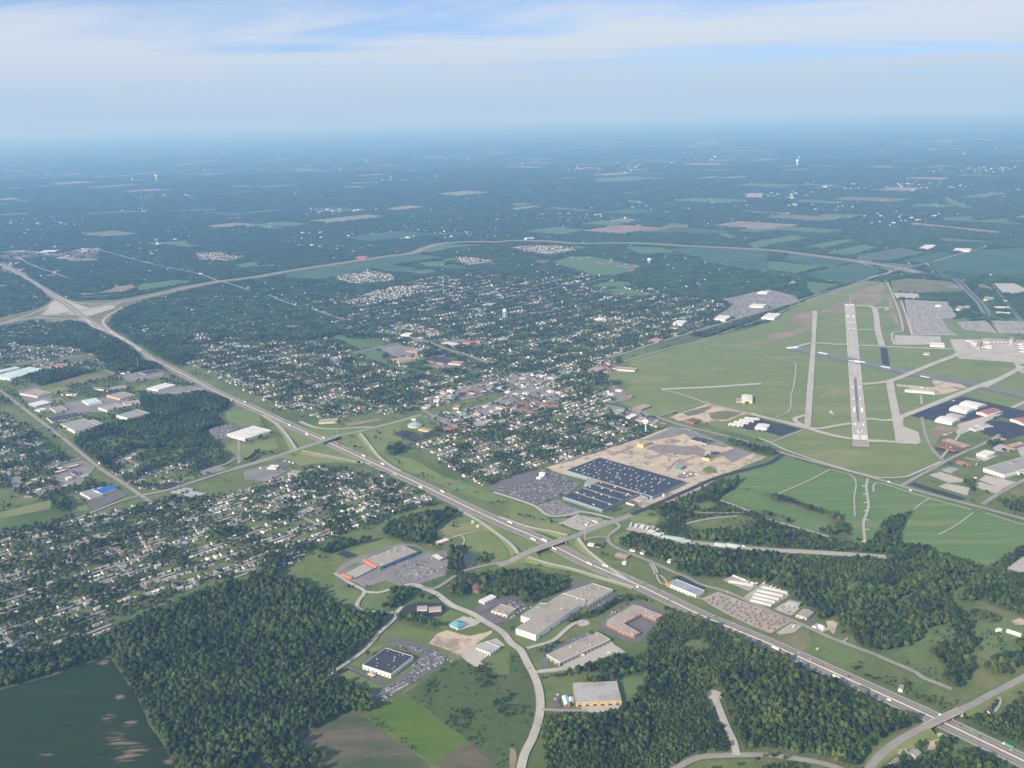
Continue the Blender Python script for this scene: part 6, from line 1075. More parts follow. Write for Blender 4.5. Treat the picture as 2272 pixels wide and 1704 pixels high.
HW_COL = [('white', WHITE), ('white', pick('bright_white_siding', (.80, .80, .78), var=.03)), ('cream', CREAM), ('brick', BRICK), ('pale grey', pick('pale_grey_siding', (.56, .57, .58), var=.05)), ('tan', pick('tan_siding', (.47, .39, .29), var=.06)), ('white', WHITE)]
HR_COL = [('pale', pick('pale_shingle', (.40, .385, .36))), ('grey', pick('grey_shingle', (.23, .225, .22))), ('tan', pick('tan_shingle', (.33, .26, .20))), ('dark', pick('dark_shingle', (.10, .095, .095))), ('grey', ROOFGREY), ('brown', ROOFBROWN), ('white', ROOFWHITE)]
HV = []
for i in range(14):
    k = i % 4; (wn_, wm_), (rn_, rm_) = HW_COL[i % 7], HR_COL[(i * 3 + i // 7) % 7]
    wb, rb, cb, gb = house_meshes(k); HV.append((wn_, rn_, wb.mesh('wall', wm_), rb.mesh('roof', rm_), cb.mesh('chimney', BRICK), gb.mesh('window', GLASS)))
    # joined version for the countless far ones
def joined(ms, name):
    bm = bmesh.new(); mats_ = []
    for me in ms:
        o = len(bm.faces); bm.from_mesh(me); bm.faces.ensure_lookup_table(); base = len(mats_)
        for f in bm.faces[o:]: f.material_index += base
        mats_ += list(me.materials)
    me = bpy.data.meshes.new(name); bm.to_mesh(me); bm.free()
    for m in mats_: me.materials.append(m)
    return me
HJ = [joined((a, b_, c_, d_), 'house') for _, _, a, b_, c_, d_ in HV]

# ------------------------------------------------------------------ scatter of alike things too many to count (geometry nodes)
def scatter(name, pts, sc, rz, vi, meshes, label, cat, group=None):
    col = bpy.data.collections.new(name + '_kinds')
    for k, me in enumerate(meshes):
        o = bpy.data.objects.new(f'{name}_{chr(97 + k // 26)}{chr(97 + k % 26)}', me); col.objects.link(o)
    me = bpy.data.meshes.new(name); n = len(pts)
    me.vertices.add(n); me.vertices.foreach_set('co', np.asarray(pts, np.float32).ravel())
    me.attributes.new('sc', 'FLOAT_VECTOR', 'POINT').data.foreach_set('vector', np.asarray(sc, np.float32).ravel())
    rv = np.zeros((n, 3), np.float32); rv[:, 2] = rz
    me.attributes.new('rt', 'FLOAT_VECTOR', 'POINT').data.foreach_set('vector', rv.ravel())
    me.attributes.new('vi', 'INT', 'POINT').data.foreach_set('value', np.asarray(vi, np.int32))
    o = link(name, me); tag(o, label, cat, group, 'stuff')
    ng = bpy.data.node_groups.new(name + '_nodes', 'GeometryNodeTree')
    ng.interface.new_socket('Geometry', in_out='INPUT', socket_type='NodeSocketGeometry'); ng.interface.new_socket('Geometry', in_out='OUTPUT', socket_type='NodeSocketGeometry')
    N = ng.nodes; gi, go = N.new('NodeGroupInput'), N.new('NodeGroupOutput'); ip = N.new('GeometryNodeInstanceOnPoints'); ci = N.new('GeometryNodeCollectionInfo')
    ci.inputs['Collection'].default_value = col; ci.inputs['Separate Children'].default_value = True; ci.inputs['Reset Children'].default_value = True
    ip.inputs['Pick Instance'].default_value = True
    def na(nm, ty):
        a = N.new('GeometryNodeInputNamedAttribute'); a.data_type = ty; a.inputs['Name'].default_value = nm; return a.outputs['Attribute']
    e2r = N.new('FunctionNodeEulerToRotation')
    lk = ng.links.new
    lk(gi.outputs[0], ip.inputs['Points']); lk(ci.outputs[0], ip.inputs['Instance']); lk(na('vi', 'INT'), ip.inputs['Instance Index'])
    lk(na('rt', 'FLOAT_VECTOR'), e2r.inputs[0]); lk(e2r.outputs[0], ip.inputs['Rotation']); lk(na('sc', 'FLOAT_VECTOR'), ip.inputs['Scale']); lk(ip.outputs[0], go.inputs[0])
    o.modifiers.new('scatter', 'NODES').node_group = ng
    return o
def in_view(x, y, z=0, m=180):
    px, py = proj(np.asarray(x), np.asarray(y), z); return (px > -m) & (px < 2272 + m) & (py < 1704 + m) & (py > 0)
hx = np.array(HOUSES); hx = hx[in_view(hx[:, 0], hx[:, 1])]
px_, py_ = proj(hx[:, 0], hx[:, 1]); infr = (px_ > 0) & (px_ < 2272) & (py_ < 1704)
order = np.argsort(np.where(infr, hx[:, 0]**2 + hx[:, 1]**2, 1e12)); nearH = set(order[:300].tolist())
hv = rng.choice(14, len(hx), p=np.array([2.4, 2.6, 1.4, 1.0, 1.6, 1.0, 2.4, 2.4, 2.6, 1.4, 1.0, 1.6, 1.0, 2.4]) / 24.8); hs = rng.uniform(.85, 1.15, len(hx))
hobjs = []
for i in order[:300]:
    wn_, rn_, wm_, rm_, cm_, gm_ = HV[hv[i]]
    t = empty('house', (hx[i, 0], hx[i, 1], 0), 'house', 'house', 'suburban houses among the trees', rz=hx[i, 2]); t.scale = (hs[i],) * 3
    link('wall', wm_, t); r_ = link('roof', rm_, t); link('window', gm_, t)
    if i % 3 == 0: link('chimney', cm_, r_)
    hobjs.append((t, f'{wn_} {rn_}-roofed house'))
relabel(hobjs, '{look} {w}')
rest = order[300:]
G.stamp(G.e, hx[:, :2], 4.6); G.stamp(G.e, hx[:, :2] - np.array([[3.0, 6.5]]), 4.6)
scatter('suburban_houses', np.c_[hx[rest, :2], np.zeros(len(rest))], np.repeat(hs[rest, None], 3, 1), hx[rest, 2], hv[rest], HJ, 'countless small houses with pale and grey roofs filling the suburbs', 'houses')

# small commercial buildings along the town strip
CB = []
for c, r, s, nmax in ((1, 2, "1380,165 1620,85 2212,-60 2212,30 1900,120 1500,200", 16), (1, 2, "1450,290 1700,240 2212,120 2212,260 1900,330 1640,330", 14), (2, 2, "-20,80 200,0 380,60 350,200 120,260 -20,200", 6), (2, 1, "40,1640 300,1700 500,1760 200,1900 -100,1800", 9), (2, 1, "-20,1570 200,1560 420,1600 300,1680 -20,1690", 5), (2, 2, "640,120 900,20 1040,130 860,170", 4), (0, 1, "0,520 150,500 500,530 700,490 870,480 850,580 580,600 400,560 120,600 0,580", 16), (0, 2, "560,700 720,660 830,720 700,880 540,900 460,800", 6), (0, 1, "1150,570 1400,630 1760,700 1740,720 1400,670 1130,600", 10), (3, 1, "1880,880 2040,890 2060,960 1860,950", 3)):
    q = np.array(T(c, r, s)); k = 0
    for _ in range(400):
        if k >= nmax: break
        x, y = rng.uniform(q[:, 0].min(), q[:, 0].max()), rng.uniform(q[:, 1].min(), q[:, 1].max())
        g = Grid(q[:, 0].min(), q[:, 0].max(), q[:, 1].min(), q[:, 1].max(), 5.0); g.poly(g.e, q, True)
        if not g.at(g.e, np.array([x]), np.array([y]))[0] or any(math.hypot(x - a, y - b_) < 34 for a, b_ in CB) or any(math.hypot(x - cen(f)[0], y - cen(f)[1]) < 35 for f in BLD): continue
        CB.append((x, y)); k += 1
cobj = []
for x, y in CB:
    w_, d_, h_ = random.uniform(14, 34), random.uniform(10, 18), random.uniform(4, 6.5); a = math.radians(random.choice((44, -46))) ; ca, sa = math.cos(a), math.sin(a)
    (wn_, wm_), (rn_, rm_) = random.choice([('white', WHITE), ('cream', CREAM), ('brick', BRICK), ('pale grey', GREYWALL), ('white', WHITE)]), random.choice([('tan', ROOFTAN), ('grey', ROOFGREY), ('white', ROOFWHITE), ('dark', ROOFDARK), ('white', ROOFWHITE), ('grey', ROOFGREY)])
    t, _, _ = building('shop', 'shop', 'shop', [(x + ux * w_ / 2 * ca - uy * d_ / 2 * sa, y + ux * w_ / 2 * sa + uy * d_ / 2 * ca) for ux, uy in ((-1, -1), (1, -1), (1, 1), (-1, 1))], h_, wm_, rm_, units=1, unitsize=(1.5, 3), group='small shops along the town streets')
    cobj.append((t, f'{wn_} shop, flat {rn_} roof,'))
relabel(cobj, '{look} {w}')

# far bright specks: distant sheds, clearings and estates
fb = []
def cluster(px, py, wx, wy, n):
    for _ in range(n):
        q = F(f"{px + random.gauss(0, wx)},{py + random.gauss(0, wy)}")[0]; fb.append((q[0], q[1], random.uniform(.25, .85) * (1 + q[1] / 30000)))
for a in ((880, 388, 50, 4, 40), (340, 425, 45, 4, 34), (1290, 368, 60, 4, 55), (1360, 360, 25, 3, 22), (960, 341, 40, 2, 18), (790, 345, 25, 3, 16), (1700, 420, 35, 4, 26), (1980, 400, 50, 6, 50), (2080, 368, 60, 4, 55), (2180, 365, 25, 4, 28), (1830, 405, 30, 4, 20), (1640, 422, 22, 3, 16), (725, 455, 30, 3, 30), (310, 455, 20, 2, 9), (60, 480, 40, 8, 30), (110, 380, 30, 3, 14), (470, 370, 40, 5, 16), (1140, 350, 60, 5, 24), (1500, 340, 120, 8, 30), (2000, 320, 120, 8, 36), (620, 360, 80, 8, 20), (1240, 470, 60, 6, 26), (960, 505, 50, 5, 30), (700, 520, 50, 10, 30), (1960, 470, 60, 6, 20), (1790, 445, 40, 6, 16), (1420, 440, 60, 6, 14), (2150, 420, 50, 8, 22), (350, 530, 60, 14, 30), (80, 570, 50, 12, 30)): cluster(*a)
for _ in range(1500):
    y = 5600 + 16000 * random.random()**1.5; x = random.uniform(-.55, .55) * y; fb.append((x, y, random.uniform(.2, .4) * (1 + y / 30000)))
fb = np.array(fb); fb = fb[in_view(fb[:, 0], fb[:, 1])]
fb = fb[~G.at(G.e, np.clip(fb[:, 0], -5990, 5990), np.clip(fb[:, 1], 910, 8990)) | (fb[:, 1] > 8900)]
nfb = fb[fb[:, 1] < 8900][:, :2]; G.stamp(G.e, nfb, 14); G.stamp(G.e, nfb - np.array([[0, 24.0]]), 17); ffb = fb[fb[:, 1] > 8300][:, :2]; GF.stamp(GF.e, ffb, 26); GF.stamp(GF.e, ffb - np.array([[0, 40.0]]), 26)
FBM = []
for wm_, rm_, dims in ((WHITE, ROOFWHITE, (32, 20, 7)), (CREAM, ROOFTAN, (26, 18, 6)), (WHITE, ROOFPALE, (44, 22, 8)), (TANWALL, ROOFGREY, (20, 14, 7)), (WHITE, ROOFWHITE, (18, 14, 9))):
    m_ = MB().box(0, 0, -.4, dims[0], dims[1], dims[2] + .4); m_.box(0, 0, dims[2] - .1, dims[0] + 1, dims[1] + 1, .7, 0, 1); m_.box(dims[0] * .2, 2, dims[2] + .5, 5, 3, 1.6, 0, 1); FBM.append(m_.mesh('far_shed', [wm_, rm_]))
scatter('far_buildings', np.c_[fb[:, :2], np.zeros(len(fb))], np.c_[fb[:, 2], fb[:, 2], fb[:, 2] * .8 + .3], rng.choice([R45, -R45], len(fb)), rng.integers(0, 5, len(fb)), FBM, 'countless bright sheds and houses scattered through the far wooded country', 'buildings')

# ------------------------------------------------------------------ trees
def leafmat(name, cols):
    m = bpy.data.materials.new(name); m.use_nodes = True; nt = m.node_tree; b = nt.nodes['Principled BSDF']; b.inputs['Roughness'].default_value = .75; b.inputs['Specular IOR Level'].default_value = .15
    oi = nt.nodes.new('ShaderNodeObjectInfo'); rp = nt.nodes.new('ShaderNodeValToRGB'); el = rp.color_ramp.elements
    while len(el) < len(cols): el.new(.5)
    for k, c_ in enumerate(cols): el[k].position = k / (len(cols) - 1); el[k].color = (*c_, 1)
    nt.links.new(oi.outputs['Random'], rp.inputs[0])
    g = nt.nodes.new('ShaderNodeNewGeometry'); nz = nt.nodes.new('ShaderNodeTexNoise'); nz.inputs['Scale'].default_value = .35; nz.inputs['Detail'].default_value = 3
    nt.links.new(g.outputs['Position'], nz.inputs['Vector'])
    mr = nt.nodes.new('ShaderNodeMapRange'); mr.inputs['From Min'].default_value = .3; mr.inputs['From Max'].default_value = .7; mr.inputs['To Min'].default_value = .72; mr.inputs['To Max'].default_value = 1.3; nt.links.new(nz.outputs['Fac'], mr.inputs['Value'])
    nz5 = nt.nodes.new('ShaderNodeTexNoise'); nz5.inputs['Scale'].default_value = .011; nz5.inputs['Detail'].default_value = 4; nt.links.new(g.outputs['Position'], nz5.inputs['Vector'])
    mr5 = nt.nodes.new('ShaderNodeMapRange'); mr5.inputs['From Min'].default_value = .36; mr5.inputs['From Max'].default_value = .64; mr5.inputs['To Min'].default_value = .72; mr5.inputs['To Max'].default_value = 1.5; nt.links.new(nz5.outputs['Fac'], mr5.inputs['Value'])
    mm = nt.nodes.new('ShaderNodeMath'); mm.operation = 'MULTIPLY'; nt.links.new(mr.outputs[0], mm.inputs[0]); nt.links.new(mr5.outputs[0], mm.inputs[1])
    vm = nt.nodes.new('ShaderNodeVectorMath'); vm.operation = 'SCALE'; nt.links.new(rp.outputs[0], vm.inputs[0]); nt.links.new(mm.outputs[0], vm.inputs['Scale']); nt.links.new(vm.outputs[0], b.inputs['Base Color'])
    return m
LEAF = leafmat('broadleaf_foliage', [(0.021, 0.036, 0.007), (0.032, 0.052, 0.009), (0.046, 0.072, 0.013), (0.060, 0.090, 0.017), (0.094, 0.110, 0.024)])
BUSH = leafmat('bush_foliage', [(0.036, 0.066, 0.018), (0.055, 0.090, 0.022), (0.075, 0.105, 0.028)])
FARL = leafmat('far_foliage', [(0.030, 0.056, 0.018), (0.042, 0.072, 0.022), (0.052, 0.086, 0.026)])
def crown_mb(seed, lobes=5, leaves=150, low=False):
    """leaf clumps spread over the uneven surface of several lobes; crown width 1, height 1"""
    r_ = random.Random(seed); mb_ = MB(); L_ = [(0, 0, .60, .36, .30)]
    for k in range(lobes):
        a = 2 * math.pi * k / lobes + r_.uniform(-.4, .4); d = r_.uniform(.18, .30); L_.append((d * math.cos(a), d * math.sin(a), r_.uniform(.40, .72), r_.uniform(.18, .27), r_.uniform(.14, .24)))
    L_.append((r_.uniform(-.08, .08), r_.uniform(-.08, .08), .82, .22, .17))
    for x, y, z, rh, rv in L_:
        bm = bmesh.new(); bmesh.ops.create_icosphere(bm, subdivisions=1 if low else 2, radius=1)
        ph = r_.uniform(0, 50); vs_ = []
        for v in bm.verts:
            q = v.co; k = .84 + .30 * mnoise.noise((q.x * 2.1 + ph, q.y * 2.1, q.z * 2.1 + ph)); vs_.append((x + q.x * rh * k, y + q.y * rh * k, z + q.z * rv * k))
        mb_.add(vs_, [tuple(v.index for v in f.verts) for f in bm.faces]); bm.free()
    for _ in range(leaves):
        x, y, z, rh, rv = r_.choice(L_); th, cz_ = r_.uniform(0, 2 * math.pi), r_.uniform(-.55, 1); sz_ = math.sqrt(max(0, 1 - cz_ * cz_))
        nrm = Vector((sz_ * math.cos(th), sz_ * math.sin(th), cz_)); p = Vector((x + nrm.x * rh * 1.0, y + nrm.y * rh * 1.0, z + nrm.z * rv * 1.0))
        nn_ = (nrm + Vector((r_.uniform(-.7, .7), r_.uniform(-.7, .7), r_.uniform(-.4, .7)))).normalized(); u = nn_.orthogonal().normalized(); w = nn_.cross(u); s = r_.uniform(.05, .10)
        mb_.add([p + u * s, p + w * s * .8, p - u * s, p - w * s * .7 + nn_ * s * .5], [(0, 1, 2), (0, 2, 3)])
    if not low: mb_.v = [(x, y, .40 + (z - .26) / .74 * .60) for x, y, z in mb_.v]
    return mb_
def trunk_mb(seed):
    r_ = random.Random(seed); t = MB().tube((0, 0, -.02), (0, 0, .56), .030, .018, 7)
    for k in range(4): a = k * 1.6 + r_.uniform(-.3, .3); t.tube((0, 0, .40 + .03 * k), (.22 * math.cos(a), .22 * math.sin(a), .60 + .04 * k), .013, .006, 5)
    return t
NV = 8
CROWN = [crown_mb(k, 4 + k % 3, 170) for k in range(NV)]; TRUNK = [trunk_mb(k) for k in range(3)]
CROWNM = [c_.mesh('crown', LEAF) for c_ in CROWN]; TRUNKM = [t_.mesh('trunk', BARK) for t_ in TRUNK]
TREEJ = [joined((CROWNM[k], TRUNKM[k % 3]), 'tree') for k in range(NV)]
def bush_mb(seed):
    m_ = crown_mb(seed, 3, 90, True); m_.v = [(x, y, (z - .25) / .78) for x, y, z in m_.v]; return m_
BUSHM = [bush_mb(40 + k).mesh('bush', BUSH) for k in range(4)]
def clump_mesh(seed):
    r_ = random.Random(seed); m_ = MB()
    for k in range(7):
        c_ = crown_mb(seed * 9 + k, 3, 16, True); x, y, s, hh = r_.uniform(-.36, .36), r_.uniform(-.36, .36), r_.uniform(.32, .5), r_.uniform(.7, 1.05)
        m_.add([(x + a * s, y + b_ * s, c0 * hh) for a, b_, c0 in c_.v], c_.f)
    return m_.mesh('tree_clump', FARL)
CLUMP = [clump_mesh(k) for k in range(6)]
def jgrid(x0, x1, y0, y1, c_):
    X, Y = np.meshgrid(np.arange(x0, x1, c_), np.arange(y0, y1, c_)); X = X.ravel() + rng.uniform(-.48, .48, X.size) * c_; Y = Y.ravel() + rng.uniform(-.48, .48, Y.size) * c_
    k = in_view(X, Y); return X[k], Y[k]
def vnoise(x, y, s, seed=0):
    """cheap smooth value noise"""
    r_ = np.random.default_rng(seed).random((64, 64)); xs_, ys_ = x / s, y / s; i, j = np.floor(xs_).astype(int), np.floor(ys_).astype(int); u, v = xs_ - i, ys_ - j
    u, v = u * u * (3 - 2 * u), v * v * (3 - 2 * v); f = lambda a, b_: r_[a % 64, b_ % 64]
    return (f(i, j) * (1 - u) + f(i + 1, j) * u) * (1 - v) + (f(i, j + 1) * (1 - u) + f(i + 1, j + 1) * u) * v
Tx, Ty, Td, Th = [], [], [], []
def put(x, y, d, h_): Tx.append(x); Ty.append(y); Td.append(d); Th.append(h_)
# woods: old stands with wide crowns, younger ones with small tight crowns
for cell, lo, hi, old in ((7.4, 6.5, 13.0, True), (5.0, 4.0, 7.5, False)):
    X, Y = jgrid(-3200, 3200, 1000, FAR0 + 100, cell); n2 = vnoise(X, Y, 130, 12) + .35 * vnoise(X, Y, 45, 13); px_, _ = proj(X, Y); lim = np.where(px_ < 1080, .34, .62)
    k = (G.at(G.k, X, Y) == 1) & ~G.at(G.e, X, Y) & ((n2 > lim) == old) & (rng.random(X.size) < .92); X, Y = X[k], Y[k]
    n1 = vnoise(X, Y, 60, 2); d = rng.uniform(lo, hi, X.size) * (.8 + .4 * n1); put(X, Y, d, np.clip(d * rng.uniform(.85, 1.25, X.size) + (4.5 if old else 2.5) + 3 * vnoise(X, Y, 25, 6), 5, 23))
# young woods and hedges
X, Y = jgrid(-2500, 2500, 1000, 4000, 6.0); k = (G.at(G.k, X, Y) == 7) & ~G.at(G.e, X, Y) & (rng.random(X.size) < .6); X, Y = X[k], Y[k]; d = rng.uniform(3.5, 7, X.size); put(X, Y, d, d * rng.uniform(1.0, 1.4, X.size))
# suburbs
for cls, cell, pr in ((2, 9.0, .68), (6, 8.6, .66), (4, 15.0, .30), (8, 11.0, .34), (9, 12.0, .42), (0, 15.0, .055)):
    X, Y = jgrid(-6000, 6000, 1000, 8000, cell); k = (G.at(G.k, X, Y) == cls) & ~G.at(G.e, X, Y); n1 = vnoise(X, Y, 48, cls); k &= rng.random(X.size) < pr * np.clip(2.6 * n1 - .45, .14, 1.5); X, Y = X[k], Y[k]
    d = rng.uniform(5, 12.0, X.size) * (.8 + .45 * vnoise(X, Y, 48, cls)); put(X, Y, d, d * rng.uniform(.75, 1.05, X.size) + 1.5)
X, Y, d, h_ = map(np.concatenate, (Tx, Ty, Td, Th)); tv = rng.integers(0, NV, X.size); tr = rng.uniform(0, 6.28, X.size)
px_, py_ = proj(X, Y, 6.0); infr = (px_ > 4) & (px_ < 2268) & (py_ < 1700)
# the 300 trees that show largest stand singly
show = np.where(infr, d / np.sqrt(X**2 + Y**2 + H * H), 0); order = np.argsort(-show); near = order[:300]; rest = order[300:]
tobj = []
for i in near:
    t = empty('broadleaf_tree', (X[i], Y[i], 0), 'tree', 'tree', 'large trees of the near woods', rz=tr[i]); t.scale = (d[i], d[i], h_[i])
    link('crown', CROWNM[tv[i]], t); link('trunk', TRUNKM[tv[i] % 3], t); tobj.append((t, ('tall' if h_[i] > 17 else 'mid-height' if h_[i] > 14.5 else 'low') + (' wide' if d[i] > 13.2 else '') + ' tree'))
relabel(tobj, '{look} {w}')
scatter('woodland', np.c_[X[rest], Y[rest], np.zeros(len(rest))], np.c_[d[rest], d[rest], h_[rest]], tr[rest], tv[rest], TREEJ, 'dense green broadleaf woods and suburban trees reading as one mass', 'trees')
ntree = len(X)
# bushes of the meadow and rough ground
X, Y = jgrid(-2500, 2500, 1000, 4000, 7.0); k = (G.at(G.k, X, Y) == 3) & ~G.at(G.e, X, Y); n1 = vnoise(X, Y, 40, 9); k &= rng.random(X.size) < np.clip((n1 - .38) * 1.7, .05, .8); X, Y = X[k], Y[k]; d = rng.uniform(2.5, 6.0, X.size)
scatter('meadow_bushes', np.c_[X, Y, np.zeros(len(X))], np.c_[d, d, d * rng.uniform(.7, 1.1, len(d))], rng.uniform(0, 6.28, len(d)), rng.integers(0, 4, len(d)), BUSHM, 'scattered dark green bushes in the meadow beside the curving road', 'bushes')
# far woods as clumps of crowns
Tx, Ty, Td, Th = [], [], [], []
X, Y = jgrid(-6000, 6000, FAR0 - 300, 8200, 15.0); kk = G.at(G.k, X, Y); k = ((kk == 5) | ((kk == 1) & (Y > FAR0 + 90))) & ~G.at(G.e, X, Y); n1 = vnoise(X, Y, 260, 4); k &= rng.random(X.size) < np.clip(.35 + 1.1 * n1, 0, .92); X, Y = X[k], Y[k]; d = rng.uniform(17, 27, X.size); put(X, Y, d, rng.uniform(9, 14, X.size))
for y0, y1, cell in ((8200, 12500, 30.0), (12500, 19500, 52.0)):
    X, Y = jgrid(-.58 * y1, .58 * y1, y0, y1, cell); k = ~GF.at(GF.e, X, Y); n1 = vnoise(X, Y, 420, 5); k &= rng.random(X.size) < np.clip(.25 + 1.25 * n1, 0, .9); X, Y = X[k], Y[k]; d = cell * rng.uniform(1.15, 1.6, X.size); put(X, Y, d, rng.uniform(10, 14, X.size))
X, Y, d, h_ = map(np.concatenate, (Tx, Ty, Td, Th))
scatter('far_woodland', np.c_[X, Y, np.zeros(len(X))], np.c_[d, d, h_], rng.uniform(0, 6.28, len(X)), rng.integers(0, 6, len(X)), CLUMP, 'far woods stretching to the horizon as one dark mass', 'trees')
print('trees', ntree, 'far', len(X), 'houses', len(hx), 'fb', len(fb))

# ------------------------------------------------------------------ vehicles
CARC = [('white', (.78, .78, .77)), ('silver', (.50, .51, .52)), ('black', (.03, .03, .035)), ('dark grey', (.12, .125, .13)), ('red', (.42, .05, .05)), ('blue', (.07, .12, .28)), ('tan', (.42, .36, .27))]
CARB, CARG, CARW, CARJ = [], None, None, []
gb = MB(); pr = [(-1.55, .92), (-.95, 1.45), (.55, 1.45), (1.15, .92)]
gb.add([(x, s * (.74 if z < 1 else .62), z) for s in (-1, 1) for x, z in pr], [(0, 1, 2, 3), (7, 6, 5, 4), (0, 4, 5, 1), (1, 5, 6, 2), (2, 6, 7, 3)])
CARG = gb.mesh('cabin', mat('car_glass', (.04, .05, .06), rough=.1, spec=.6))
wb = MB()
for x in (-1.35, 1.35):
    for s in (-1, 1): wb.tube((x, s * .62, .33), (x, s * .86, .33), .33, .33, 10)
CARW = wb.mesh('wheel', TYRE)
for nme, col_ in CARC:
    m_ = mat('car_' + nme.replace(' ', '_'), col_, rough=.3, spec=.5); b_ = MB()
    b_.add([(x, s * y, z) for s in (-1, 1) for x, y, z in ((-2.2, .82, .35), (-2.25, .84, .75), (-1.6, .84, .95), (1.2, .84, .95), (2.1, .80, .72), (2.2, .76, .35))], [(5, 4, 3, 2, 1, 0), (6, 7, 8, 9, 10, 11)] + [(i, i + 1, i + 7, i + 6) for i in range(5)])
    b_.box(-.2, 0, 1.44, 1.35, 1.2, .05); CARB.append(b_.mesh('body', m_)); CARJ.append(joined((CARB[-1], CARG, CARW), 'car'))
CARS = []
def park(poly, z, ang, p, pitch=17.0, stall=2.75, only=None):
    poly = np.array(poly); ca, sa = math.cos(ang), math.sin(ang); g = Grid(poly[:, 0].min(), poly[:, 0].max(), poly[:, 1].min(), poly[:, 1].max(), 1.5); g.poly(g.e, poly, True)
    uv = np.stack([poly[:, 0] * ca + poly[:, 1] * sa, -poly[:, 0] * sa + poly[:, 1] * ca], 1); (u0, v0), (u1, v1) = uv.min(0), uv.max(0)
    v = v0 + 4
    while v < v1:
        for dv in (0, 5.4):
            for u in np.arange(u0 + 2, u1, stall):
                x, y = u * ca - (v + dv) * sa, u * sa + (v + dv) * ca
                if g.at(g.e, np.array([x]), np.array([y]))[0] and rng.random() < p * (.4 + 1.2 * vnoise(np.array([x]), np.array([y]), 30, 3)[0]): CARS.append((x, y, z, ang + math.pi / 2 + rng.choice((0, math.pi)) + rng.normal(0, .03)))
        v += pitch
park(T(1, 3, "1000,1075 1060,1105 1640,740 1620,680 1530,660 1400,730 1250,900 1160,950"), L['dark'], R45, .62, 15); park(T(1, 3, "1180,610 1320,655 1460,690 1480,650 1300,590"), L['dark'], -R45, .35)
park(T(1, 2, "1150,1600 1260,1540 1380,1500 1500,1470 1560,1550 1560,1620 1420,1690 1250,1690"), L['store'], R45, .30, 18); park(T(1, 2, "900,1640 1100,1600 1200,1660 1000,1700"), L['store'], R45, .06)
park(T(2, 3, "-60,200 50,200 120,280 20,360 -40,370"), L['woodlot'], R45, .6); park(T(2, 3, "630,320 740,250 830,190 870,180 740,290"), L['orange'], R45, .3); park(T(2, 3, "840,330 1000,240 1030,250 860,350"), L['orange'], R45, .4); park(T(2, 3, "300,650 600,505 720,480 420,625"), L['orange'], R45, .12)
park(T(2, 3, "352,1015 398,1010 428,1155 375,1160"), L['red'], math.radians(90), .12)
park(T(2, 2, "120,880 250,760 330,760 590,860 480,950 330,990 220,1040 130,1010"), L['plant'], -R45, .42); park(T(2, 2, "-80,920 100,860 130,1000 0,970"), L['plant'], -R45, .04)
park(T(2, 2, "240,1050 390,1015 590,1100 560,1125 350,1125"), L['plant2'], -R45, .33); park(T(2, 2, "500,1180 600,1140 750,1185 640,1230"), L['gravel'], -R45, .25)
park(T(0, 2, "1760,405 1950,360 2060,380 1960,425 1980,470 1870,470"), L['whitelot'], R45, .5); park(T(3, 3, "150,330 200,300 220,330 180,345"), L['smallyard'], R45, .5); park(T(3, 3, "60,290 140,250 160,290 120,310"), L['smallyard'], R45, .2)
park(T(1, 2, "1300,470 1500,415 1590,440 1350,498"), L['cinema'], R45, .05)
park(T(3, 1, "1190,940 1410,955 1550,960 1620,1085 1490,1100 1530,1170 1620,1230 1260,1230 1220,1100"), L['airpark'], math.radians(-72), .8, 22); park(T(3, 1, "1640,1135 1870,1120 1960,1215 1710,1185"), L['airpark2'], math.radians(-50), .7, 22); park(T(3, 1, "1930,1120 2290,1125 2290,1225 2010,1218"), L['airpark2'], math.radians(-50), .8, 22)
park(T(2, 1, "1820,925 2200,850 2440,905 2460,955 2210,1000 1970,1085 1880,1060 1930,990"), L['auto'], R45, .7, 15); park(T(2, 1, "1420,1150 1510,1125 1650,1145 1680,1170 1580,1188"), L['auto2'], R45, .3)
park(T(1, 2, "1480,180 1900,80 2180,-30 2180,10 1900,110"), L['plant'], R45, .10, 24); park(T(1, 2, "1480,300 1700,250 2180,140 2180,230 1900,310"), L['plant'], R45, .10, 24)
cs = np.array(CARS); bl = np.array([cen(f) for f in BLD]); cs = cs[in_view(cs[:, 0], cs[:, 1])]
cvi = rng.choice(7, len(cs), p=[.26, .24, .13, .15, .08, .08, .06]); order = np.argsort(cs[:, 0]**2 + cs[:, 1]**2); cobj = []
for i in order[:290]:
    t = empty('parked_car', tuple(cs[i, :3]), 'car', 'car', 'cars in the parking lots', rz=cs[i, 3]); link('body', CARB[cvi[i]], t); link('cabin', CARG, t); link('wheel', CARW, t); cobj.append((t, f'{CARC[cvi[i]][0]} parked car'))
relabel(cobj, '{look} {w}')
rest = order[290:]
scatter('parked_cars', cs[rest, :3], np.ones((len(rest), 3)), cs[rest, 3], cvi[rest], CARJ, 'countless cars filling the airport and dealer parking lots', 'cars')
